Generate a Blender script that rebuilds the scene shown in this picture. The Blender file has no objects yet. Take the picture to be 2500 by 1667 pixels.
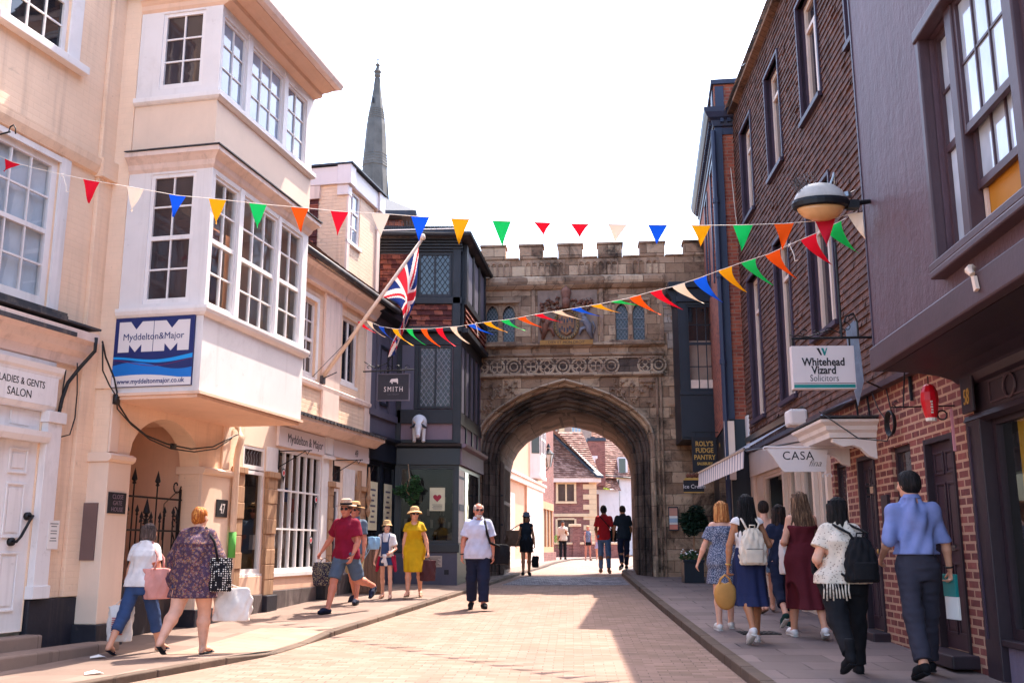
import bpy, bmesh, math, random
import numpy as np
from math import sin, cos, pi, radians as rad
from mathutils import Vector, Matrix

SC = bpy.context.scene
COL = SC.collection
random.seed(7)

# ------------------------------------------------------------------ camera, sky, sun, exposure
cam = bpy.data.objects.new('camera', bpy.data.cameras.new('camera'))
COL.objects.link(cam)
cam.data.sensor_width = 36.0
cam.data.lens = 35.0
cam.data.clip_start = 0.05
cam.data.clip_end = 3000
cam.location = (0, 0, 1.4)
cam.rotation_euler = (rad(90 + 11.67), 0, 0)
SC.camera = cam

SUN_AZ, SUN_EL = rad(32), rad(60)
W = bpy.data.worlds.new('World')
SC.world = W
W.use_nodes = True
wn = W.node_tree
sky = wn.nodes.new('ShaderNodeTexSky')
sky.sky_type = 'NISHITA'
sky.sun_disc = False
sky.sun_elevation = SUN_EL
sky.sun_rotation = SUN_AZ
sky.air_density = 1.0
sky.dust_density = 2.4
sky.ozone_density = 1.0
wn.links.new(sky.outputs[0], wn.nodes['Background'].inputs[0])
wn.nodes['Background'].inputs[1].default_value = 0.14

sl = bpy.data.lights.new('sun', 'SUN')
sl.energy = 2.1
sl.angle = rad(0.45)
sl.color = (1.0, 0.90, 0.78)
sun = bpy.data.objects.new('sun', sl)
COL.objects.link(sun)
sd = Vector((sin(SUN_AZ) * cos(SUN_EL), cos(SUN_AZ) * cos(SUN_EL), sin(SUN_EL)))
sun.rotation_euler = sd.to_track_quat('Z', 'Y').to_euler()
sun.location = (20, 30, 40)

SC.view_settings.view_transform = 'Standard'
SC.view_settings.look = 'None'
SC.view_settings.exposure = 2.6
SC.view_settings.gamma = 1.0
SC.view_settings.use_curve_mapping = False
SC.cycles.max_bounces = 8
SC.cycles.diffuse_bounces = 5
SC.cycles.caustics_reflective = False
SC.cycles.caustics_refractive = False

# ------------------------------------------------------------------ mesh helpers
class MB:
    """collects faces, then links them as ONE mesh object"""
    def __init__(s):
        s.v = []; s.f = []; s.m = []
    def face(s, pts, mi=0):
        n = len(s.v); s.v += [tuple(p) for p in pts]
        s.f.append(tuple(range(n, n + len(pts)))); s.m.append(mi); return s
    def box(s, x0, x1, y0, y1, z0, z1, mi=0):
        n = len(s.v)
        s.v += [(x0,y0,z0),(x1,y0,z0),(x1,y1,z0),(x0,y1,z0),(x0,y0,z1),(x1,y0,z1),(x1,y1,z1),(x0,y1,z1)]
        for q in ((0,3,2,1),(4,5,6,7),(0,1,5,4),(1,2,6,5),(2,3,7,6),(3,0,4,7)):
            s.f.append(tuple(n + i for i in q)); s.m.append(mi)
        return s
    def hexa(s, p, mi=0):
        n = len(s.v); s.v += [tuple(q) for q in p]
        for q in ((0,3,2,1),(4,5,6,7),(0,1,5,4),(1,2,6,5),(2,3,7,6),(3,0,4,7)):
            s.f.append(tuple(n + i for i in q)); s.m.append(mi)
        return s
    def prism(s, pts, y0, y1, mi=0, axis='y'):
        """polygon in the x-z plane (or y-z for axis x, x-y for axis z) extruded"""
        n = len(s.v); k = len(pts)
        def P(a, b, c):
            return (a, c, b) if axis == 'y' else ((c, a, b) if axis == 'x' else (a, b, c))
        s.v += [P(a, b, y0) for a, b in pts] + [P(a, b, y1) for a, b in pts]
        s.f.append(tuple(range(n, n + k))); s.m.append(mi)
        s.f.append(tuple(range(n + 2*k - 1, n + k - 1, -1))); s.m.append(mi)
        for i in range(k):
            j = (i + 1) % k
            s.f.append((n + i, n + k + i, n + k + j, n + j)); s.m.append(mi)
        return s
    def tube(s, pts, r, n=6, mi=0, closed=False):
        pts = [Vector(p) for p in pts]; R = r if isinstance(r, (list, tuple)) else [r] * len(pts)
        base = len(s.v); up = Vector((0.13, 0.27, 0.95)); L = len(pts)
        for i, p in enumerate(pts):
            if closed: t = pts[(i + 1) % L] - pts[i - 1]
            else: t = pts[min(i + 1, L - 1)] - pts[max(i - 1, 0)]
            if t.length < 1e-9: t = Vector((0, 0, 1))
            t.normalize()
            a = t.cross(up)
            if a.length < 0.05: a = t.cross(Vector((1, 0, 0)))
            a.normalize(); b = t.cross(a)
            for k in range(n):
                an = 2 * pi * k / n
                s.v.append(tuple(p + (a * cos(an) + b * sin(an)) * R[i]))
        for i in range(L if closed else L - 1):
            j = (i + 1) % L
            for k in range(n):
                k2 = (k + 1) % n
                s.f.append((base + i*n + k, base + i*n + k2, base + j*n + k2, base + j*n + k)); s.m.append(mi)
        if not closed:
            s.f.append(tuple(base + k for k in range(n))[::-1]); s.m.append(mi)
            s.f.append(tuple(base + (L-1)*n + k for k in range(n))); s.m.append(mi)
        return s
    def lathe(s, prof, c=(0,0,0), n=16, mi=0, sx=1, sy=1):
        base = len(s.v)
        for r, z in prof:
            for k in range(n):
                a = 2*pi*k/n
                s.v.append((c[0] + r*cos(a)*sx, c[1] + r*sin(a)*sy, c[2] + z))
        for i in range(len(prof) - 1):
            for k in range(n):
                k2 = (k+1) % n
                s.f.append((base+i*n+k, base+i*n+k2, base+(i+1)*n+k2, base+(i+1)*n+k)); s.m.append(mi)
        s.f.append(tuple(base + k for k in range(n))[::-1]); s.m.append(mi)
        s.f.append(tuple(base + (len(prof)-1)*n + k for k in range(n))); s.m.append(mi)
        return s
    def add(s, o, M=None):
        n = len(s.v)
        s.v += [tuple(M @ Vector(p)) for p in o.v] if M is not None else o.v
        s.f += [tuple(n + i for i in q) for q in o.f]; s.m += o.m; return s
    def build(s, name, mats, parent=None, smooth=False, bevel=0, loc=None, rz=None):
        me = bpy.data.meshes.new(name)
        me.from_pydata(s.v, [], s.f)
        if not isinstance(mats, (list, tuple)): mats = [mats]
        for m in mats: me.materials.append(m)
        me.polygons.foreach_set('material_index', s.m)
        bm = bmesh.new(); bm.from_mesh(me)
        bmesh.ops.recalc_face_normals(bm, faces=bm.faces[:])
        bm.to_mesh(me); bm.free()
        if smooth: me.polygons.foreach_set('use_smooth', [True] * len(me.polygons))
        me.update()
        o = bpy.data.objects.new(name, me); COL.objects.link(o)
        if parent: o.parent = parent
        if loc is not None: o.location = loc
        if rz is not None: o.rotation_euler = (0, 0, rz)
        if bevel:
            b = o.modifiers.new('bevel', 'BEVEL'); b.width = bevel; b.segments = 2; b.limit_method = 'ANGLE'
        return o

def raw_mesh(name, v, f, mats, parent=None, smooth=True, mi=None):
    me = bpy.data.meshes.new(name)
    me.from_pydata(v, [], f)
    for m in (mats if isinstance(mats, (list, tuple)) else [mats]): me.materials.append(m)
    if mi is not None: me.polygons.foreach_set('material_index', mi)
    if smooth: me.polygons.foreach_set('use_smooth', [True] * len(me.polygons))
    me.update()
    o = bpy.data.objects.new(name, me); COL.objects.link(o)
    if parent: o.parent = parent
    return o

def tag(o, label, cat, group=None):
    o['label'] = label; o['category'] = cat
    if group: o['group'] = group
    return o

def thing(name, label, cat, loc=(0,0,0), rz=0, group=None):
    o = bpy.data.objects.new(name, None); COL.objects.link(o)
    o.location = loc; o.rotation_euler = (0, 0, rz); o.empty_display_size = 0.2
    return tag(o, label, cat, group)

def struct(o, kind='structure'):
    o['kind'] = kind; return o

def text_mesh(body, size=1.0, align='CENTER', offset=0.0, sx=1.0, spacing=1.0, serif=0.0, extrude=0.002, shear=0.0):
    """flat text as an MB in the x-z plane facing -y, anchored at its baseline"""
    cu = bpy.data.curves.new('lettering', 'FONT')
    cu.body = body; cu.size = size; cu.align_x = align; cu.offset = offset; cu.space_character = spacing
    cu.extrude = extrude; cu.shear = shear; cu.resolution_u = 3
    ob = bpy.data.objects.new('lettering', cu); COL.objects.link(ob)
    bpy.context.view_layer.update()
    me = bpy.data.meshes.new_from_object(ob.evaluated_get(bpy.context.evaluated_depsgraph_get()))
    mb = MB()
    mb.v = [(v.co.x * sx, -v.co.z, v.co.y) for v in me.vertices]
    mb.f = [tuple(p.vertices) for p in me.polygons]; mb.m = [0] * len(mb.f)
    if serif:
        ys = [v.co.y for v in me.vertices]
        if ys:
            tris = []
            me.calc_loop_triangles()
            for t in me.loop_triangles:
                p = [me.vertices[i].co for i in t.vertices]
                if abs(p[0].z - extrude) < 1e-5 and abs(p[1].z - extrude) < 1e-5 and abs(p[2].z - extrude) < 1e-5: tris.append(p)
            def cut(y):
                iv = []
                for p in tris:
                    xs = []
                    for i in range(3):
                        a, b = p[i], p[(i+1) % 3]
                        if (a.y - y) * (b.y - y) < 0: xs.append(a.x + (b.x - a.x) * (y - a.y) / (b.y - a.y))
                    if len(xs) == 2 and abs(xs[0]-xs[1]) > 1e-6: iv.append(sorted(xs))
                iv.sort(); out = []
                for a, b in iv:
                    if out and a <= out[-1][1] + 1e-4: out[-1][1] = max(out[-1][1], b)
                    else: out.append([a, b])
                return out
            cap = 0.70 * size
            th = 0.035 * size; wd = serif * size
            for y0, z0, z1 in ((0.02*size, 0, th), (cap - 0.03*size, cap - th, cap)):
                for a, b in cut(y0):
                    if b - a < 0.24 * size:
                        mb.box((a - wd)*sx, (b + wd)*sx, -extrude*1.05, extrude*0.9, z0, z1)
    bpy.data.objects.remove(ob); bpy.data.curves.remove(cu); bpy.data.meshes.remove(me)
    return mb

def text(name, body, size, parent, mat, x, y, z, ry=0, rz=0, **k):
    mb = text_mesh(body, size, **k)
    o = mb.build(name, mat, parent, loc=(x, y, z))
    if ry or rz: o.rotation_euler = (0, ry, rz)
    return o

# ------------------------------------------------------------------ materials
def srgb(h):
    h = h.lstrip('#')
    c = [int(h[i:i+2], 16) / 255 for i in (0, 2, 4)]
    return tuple((x/12.92 if x <= 0.04045 else ((x+0.055)/1.055)**2.4) for x in c)

def mul(c, k): return tuple(min(1, x*k) for x in c[:3])

class NT:
    def __init__(s, name):
        s.m = bpy.data.materials.new(name); s.m.use_nodes = True
        s.t = s.m.node_tree; s.b = s.t.nodes['Principled BSDF']
        s.tc = s.t.nodes.new('ShaderNodeTexCoord'); s.co = s.tc.outputs['Object']
    def n(s, typ, **k):
        q = s.t.nodes.new('ShaderNode' + typ)
        for a, v in k.items(): setattr(q, a, v)
        return q
    def link(s, a, b): s.t.links.new(a, b)
    def math(s, op, a, b=None, clamp=False):
        q = s.n('Math', operation=op, use_clamp=clamp)
        for i, x in enumerate((a, b)):
            if x is None: continue
            if hasattr(x, 'links'): s.link(x, q.inputs[i])
            else: q.inputs[i].default_value = x
        return q.outputs[0]
    def mapping(s, scale=(1,1,1), rot=(0,0,0), co=None):
        q = s.n('Mapping'); s.link(co or s.co, q.inputs[0])
        q.inputs['Scale'].default_value = scale; q.inputs['Rotation'].default_value = rot
        return q.outputs[0]
    def noise(s, scale, detail=4, rough=0.55, co=None, dist=0):
        q = s.n('TexNoise'); s.link(co or s.co, q.inputs['Vector'])
        q.inputs['Scale'].default_value = scale; q.inputs['Detail'].default_value = detail
        q.inputs['Roughness'].default_value = rough; q.inputs['Distortion'].default_value = dist
        return q.outputs['Fac']
    def ramp(s, fac, stops):
        q = s.n('ValToRGB'); s.link(fac, q.inputs[0]); e = q.color_ramp.elements
        while len(e) < len(stops): e.new(0.5)
        for i, (p, c) in enumerate(stops):
            e[i].position = p; e[i].color = (*c, 1) if len(c) == 3 else c
        return q.outputs[0]
    def mix(s, fac, a, b, mode='MIX'):
        q = s.n('MixRGB', blend_type=mode)
        for i, x in enumerate((fac, a, b)):
            if hasattr(x, 'links'): s.link(x, q.inputs[i])
            elif isinstance(x, (int, float)): q.inputs[i].default_value = x
            else: q.inputs[i].default_value = (*x[:3], 1)
        return q.outputs[0]
    def wallco(s):
        """x+y, z: brick coordinates for faces that look along x or along y"""
        sp = s.n('SeparateXYZ'); s.link(s.co, sp.inputs[0]); cb = s.n('CombineXYZ')
        s.link(s.math('ADD', sp.outputs[0], sp.outputs[1]), cb.inputs[0]); s.link(sp.outputs[2], cb.inputs[1])
        return cb.outputs[0]
    def brick(s, co, w, h, mortar, c1=(0,0,0), c2=(1,1,1), cm=(.5,.5,.5), smooth=0.1, off=0.5):
        q = s.n('TexBrick'); s.link(co, q.inputs['Vector']); q.offset = off
        q.inputs['Scale'].default_value = 1.0; q.inputs['Brick Width'].default_value = w
        q.inputs['Row Height'].default_value = h; q.inputs['Mortar Size'].default_value = mortar
        q.inputs['Mortar Smooth'].default_value = smooth; q.inputs['Bias'].default_value = 0
        for a, c in (('Color1', c1), ('Color2', c2), ('Mortar', cm)): q.inputs[a].default_value = (*c, 1)
        return q.outputs['Color'], q.outputs['Fac']
    def bump(s, h, strength=0.4, dist=0.01, prev=None):
        q = s.n('Bump'); s.link(h, q.inputs['Height'])
        q.inputs['Strength'].default_value = strength; q.inputs['Distance'].default_value = dist
        if prev: s.link(prev, q.inputs['Normal'])
        return q.outputs[0]
    def done(s, col=None, rough=0.8, nrm=None, metal=0, spec=0.4):
        if col is not None:
            if hasattr(col, 'links'): s.link(col, s.b.inputs['Base Color'])
            else: s.b.inputs['Base Color'].default_value = (*col[:3], 1)
        if hasattr(rough, 'links'): s.link(rough, s.b.inputs['Roughness'])
        else: s.b.inputs['Roughness'].default_value = rough
        if nrm: s.link(nrm, s.b.inputs['Normal'])
        s.b.inputs['Metallic'].default_value = metal
        s.b.inputs['Specular IOR Level'].default_value = spec
        return s.m

def plain(name, col, rough=0.7, var=0.12, vs=4, bump=0.25, bs=60, dirt=0, dcol='#3a302a', metal=0, spec=0.4, streak=1):
    """paint, plaster, cloth, metal: a colour that varies, fine bump, optional dirt"""
    c = srgb(col) if isinstance(col, str) else col
    t = NT(name)
    n = t.noise(vs, 5, 0.6)
    out = t.ramp(n, [(0.3, mul(c, 1 - var)), (0.7, mul(c, 1 + var))])
    if dirt:
        d = t.noise(1.1, 8, 0.72, co=t.mapping((1, 1, 0.5 if streak else 1)), dist=0.6)
        g = t.noise(7, 6, 0.7)
        f = t.math('MULTIPLY', t.math('SMOOTH_MIN', d, g), 1)
        k = t.ramp(d, [(0.55, (0,0,0)), (0.75, (dirt,)*3)])
        k2 = t.ramp(g, [(0.62, (0,0,0)), (0.74, (dirt*0.8,)*3)])
        sk = t.noise(1.0, 6, 0.65, co=t.mapping((6, 6, .3)))
        out = t.mix(t.ramp(sk, [(0.54, (0,0,0)), (0.78, (dirt*0.8,)*3)]), out, srgb(dcol)); out = t.mix(k, out, srgb(dcol)); out = t.mix(k2, out, srgb(dcol))
    nb = t.bump(t.noise(bs, 4), bump, 0.004) if bump else None
    return t.done(out, rough, nb, metal, spec)

def painted_brick(name, col, dirt=0.25, bump=0.5, var=0.08):
    c = srgb(col); t = NT(name)
    bc, bf = t.brick(t.wallco(), 0.225, 0.075, 0.008, smooth=0.4)
    n = t.noise(1.4, 6, 0.6)
    out = t.ramp(n, [(0.3, mul(c, 1 - var)), (0.7, mul(c, 1 + var))])
    out = t.mix(t.math('MULTIPLY', bf, 0.07), out, mul(c, 0.62))
    d = t.noise(3.2, 8, 0.75, dist=0.8)
    out = t.mix(t.ramp(d, [(0.60, (0,0,0)), (0.74, (dirt,)*3)]), out, srgb('#6f4a38'))
    sk = t.noise(1.0, 6, 0.65, co=t.mapping((5, 5, .28)))
    out = t.mix(t.ramp(sk, [(0.52, (0,0,0)), (0.75, (dirt*.9,)*3)]), out, srgb('#8a6250'))
    sp = t.noise(26, 3, 0.6)
    out = t.mix(t.ramp(sp, [(0.70, (0,0,0)), (0.76, (dirt*1.4,)*3)]), out, srgb('#4f352b'))
    h = t.math('ADD', t.math('MULTIPLY', bf, -1.0), t.math('MULTIPLY', t.noise(30, 4), 0.7))
    h = t.math('ADD', h, t.math('MULTIPLY', bc, 0.35))
    return t.done(out, 0.75, t.bump(h, bump, 0.008), spec=0.3)

def brick_mat(name, c1, c2, cm, w=0.225, h=0.075, mortar=0.009, stain=0.3, scol='#2a1c1a', bump=0.7, grime=1.0):
    t = NT(name)
    bc, bf = t.brick(t.wallco(), w, h, mortar, smooth=0.15)
    a, b, m = srgb(c1), srgb(c2), srgb(cm)
    pick = t.mix(t.ramp(t.noise(9, 3), [(0.35, (0,0,0)), (0.65, (1,1,1))]), bc, t.noise(4, 3), 'MIX')
    col = t.ramp(pick, [(0.0, mul(a, 0.7)), (0.25, a), (0.7, b), (1.0, mul(b, 1.2))])
    col = t.mix(bf, col, m)
    d = t.noise(1.6, 8, 0.75, dist=0.5)
    col = t.mix(t.ramp(d, [(0.5, (0,0,0)), (0.72, (stain,)*3)]), col, srgb(scol))
    hgt = t.math('ADD', t.math('MULTIPLY', bf, -1.0), t.math('MULTIPLY', t.noise(45, 4), 0.5))
    return t.done(col, 0.85, t.bump(hgt, bump, 0.008), spec=0.25)

def tile_mat(name, c1, c2, w=0.17, h=0.1, stain=0.4, scol='#241b1c', lichen=None, axis='wall'):
    """clay tiles: one colour per tile, the relief of the courses is geometry"""
    t = NT(name)
    bc, bf = t.brick(t.wallco(), w, h, 0.004, smooth=0.0)
    a, b = srgb(c1), srgb(c2)
    cell = t.n('TexWhiteNoise', noise_dimensions='2D')
    col = t.ramp(t.mix(0.5, bc, t.noise(11, 2)), [(0.2, mul(a, 0.75)), (0.4, a), (0.62, b), (0.85, mul(b, 1.25))])
    col = t.mix(bf, col, mul(a, 0.3))
    d = t.noise(1.3, 8, 0.75, dist=0.5)
    col = t.mix(t.ramp(d, [(0.48, (0,0,0)), (0.7, (stain,)*3)]), col, srgb(scol))
    if lichen:
        col = t.mix(t.ramp(t.noise(16, 6, 0.7), [(0.63, (0,0,0)), (0.7, (0.6,)*3)]), col, srgb(lichen))
    return t.done(col, 0.85, t.bump(t.noise(40, 4), 0.35, 0.005), spec=0.25)

def stone_mat(name, cols, w=0.5, h=0.27, mortar=0.008, stain=0.85, scol='#191517', bump=0.8, blocks=0.5):
    t = NT(name)
    co = t.wallco()
    bc, bf = t.brick(co, w, h, mortar, smooth=0.4)
    n1 = t.noise(2.1, 8, 0.7, dist=0.4)
    base = t.mix(blocks, n1, bc)
    C = [srgb(c) for c in cols]
    col = t.ramp(base, [(0.15 + 0.7*i/(len(C)-1), c) for i, c in enumerate(C)])
    col = t.mix(t.math('MULTIPLY', bf, 0.75), col, mul(C[0], 0.45))
    st = t.noise(0.75, 10, 0.72, co=t.mapping((1.0, 1.0, 0.8)), dist=0.7)
    col = t.mix(t.ramp(st, [(0.50, (0,0,0)), (0.64, (stain,)*3)]), col, srgb(scol))
    s2 = t.noise(6.5, 8, 0.75, dist=0.4)
    col = t.mix(t.ramp(s2, [(0.56, (0,0,0)), (0.66, (stain*0.6,)*3)]), col, srgb(scol))
    lt = t.noise(13, 6, 0.7)
    col = t.mix(t.ramp(lt, [(0.62, (0,0,0)), (0.72, (0.45,)*3)]), col, srgb('#a08f80'))
    h_ = t.math('ADD', t.math('MULTIPLY', bf, -1.0), t.math('MULTIPLY', t.noise(14, 8, 0.7), 1.6))
    return t.done(col, 0.92, t.bump(h_, bump, 0.02), spec=0.2)

def paver_mat(name, c1, c2, cm, w, h, mortar, rot=0.0, stain=0.25, scol='#4a3a34', bump=0.5, var=0.5, rough=0.85, off=0.5):
    t = NT(name)
    co = t.mapping(rot=(0, 0, rot))
    warp = t.n('VectorMath', operation='ADD'); t.link(co, warp.inputs[0])
    q = t.n('TexNoise'); t.link(t.co, q.inputs['Vector']); q.inputs['Scale'].default_value = 3.0
    sc = t.n('VectorMath', operation='SCALE'); t.link(q.outputs['Color'], sc.inputs[0]); sc.inputs['Scale'].default_value = 0.02
    t.link(sc.outputs[0], warp.inputs[1])
    bc, bf = t.brick(warp.outputs[0], w, h, mortar, smooth=0.3, off=off)
    a, b, m = srgb(c1), srgb(c2), srgb(cm)
    col = t.ramp(t.mix(var, t.noise(2.5, 6), bc), [(0.2, a), (0.8, b)])
    col = t.mix(t.math('MULTIPLY', bf, t.ramp(t.noise(2.0, 3), [(0.35, (0.0,)*3), (0.65, (0.95,)*3)])), col, m)
    d = t.noise(0.7, 10, 0.72, dist=0.6)
    col = t.mix(t.ramp(d, [(0.45, (0,0,0)), (0.7, (stain,)*3)]), col, srgb(scol))
    tr_ = t.noise(1.0, 5, 0.6, co=t.mapping((2.4, .1, 1)))
    col = t.mix(t.ramp(tr_, [(0.5, (0,0,0)), (0.72, (stain*.7,)*3)]), col, mul(srgb(scol), .8))
    sp = t.noise(9, 5, 0.65)
    col = t.mix(t.ramp(sp, [(0.66, (0,0,0)), (0.75, (stain*1.2,)*3)]), col, srgb(scol))
    hgt = t.math('ADD', t.math('MULTIPLY', bf, -1.0), t.math('MULTIPLY', t.noise(35, 4), 0.5))
    return t.done(col, rough, t.bump(hgt, bump, 0.006), spec=0.3)

def wood_mat(name, c1, c2, rough=0.7, scale=(14, 14, 1.2)):
    t = NT(name); n = t.noise(1.0, 8, 0.7, co=t.mapping(scale), dist=1.2)
    col = t.ramp(n, [(0.25, srgb(c1)), (0.55, srgb(c2)), (0.8, mul(srgb(c1), 0.6))])
    return t.done(col, rough, t.bump(n, 0.5, 0.006), spec=0.3)

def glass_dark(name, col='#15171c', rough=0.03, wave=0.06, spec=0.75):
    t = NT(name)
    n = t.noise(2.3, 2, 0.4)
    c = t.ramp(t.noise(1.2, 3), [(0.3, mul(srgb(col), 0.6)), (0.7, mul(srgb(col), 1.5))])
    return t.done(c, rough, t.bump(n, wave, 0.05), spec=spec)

def glass_clear(name, tint=(0.86, 0.88, 0.88), wave=0.08, refl=0.07):
    t = NT(name); t.t.nodes.remove(t.b)
    tr = t.n('BsdfTransparent'); tr.inputs[0].default_value = (*tint, 1)
    gl = t.n('BsdfGlossy'); gl.inputs['Roughness'].default_value = 0.02
    t.link(t.bump(t.noise(2.0, 2, 0.4), wave, 0.05), gl.inputs['Normal'])
    g = t.n('NewGeometry'); dp = t.n('VectorMath', operation='DOT_PRODUCT'); t.link(g.outputs['Incoming'], dp.inputs[0]); t.link(g.outputs['Normal'], dp.inputs[1])
    fr = t.math('POWER', t.math('SUBTRACT', 1.0, t.math('ABSOLUTE', dp.outputs['Value'])), 4.0)
    k = t.math('ADD', t.math('MULTIPLY', fr, 0.9), 0.04 + refl, clamp=True)
    mx = t.n('MixShader'); t.link(k, mx.inputs[0]); t.link(tr.outputs[0], mx.inputs[1]); t.link(gl.outputs[0], mx.inputs[2])
    t.link(mx.outputs[0], t.t.nodes['Material Output'].inputs[0])
    return t.m

def leaf_mat(name, c1, c2):
    t = NT(name)
    oi = t.n('TexWhiteNoise', noise_dimensions='3D')
    g = t.n('NewGeometry'); ri = g.outputs['Random Per Island']
    col = t.ramp(ri, [(0.1, srgb(c1)), (0.9, srgb(c2))])
    t.b.inputs['Subsurface Weight'].default_value = 0
    m = t.done(col, 0.55, None, spec=0.35)
    tl = t.n('BsdfTranslucent'); t.link(col, tl.inputs[0])
    mx = t.n('MixShader'); mx.inputs[0].default_value = 0.3
    t.link(t.b.outputs[0], mx.inputs[1]); t.link(tl.outputs[0], mx.inputs[2])
    t.link(mx.outputs[0], t.t.nodes['Material Output'].inputs[0])
    return m

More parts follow.
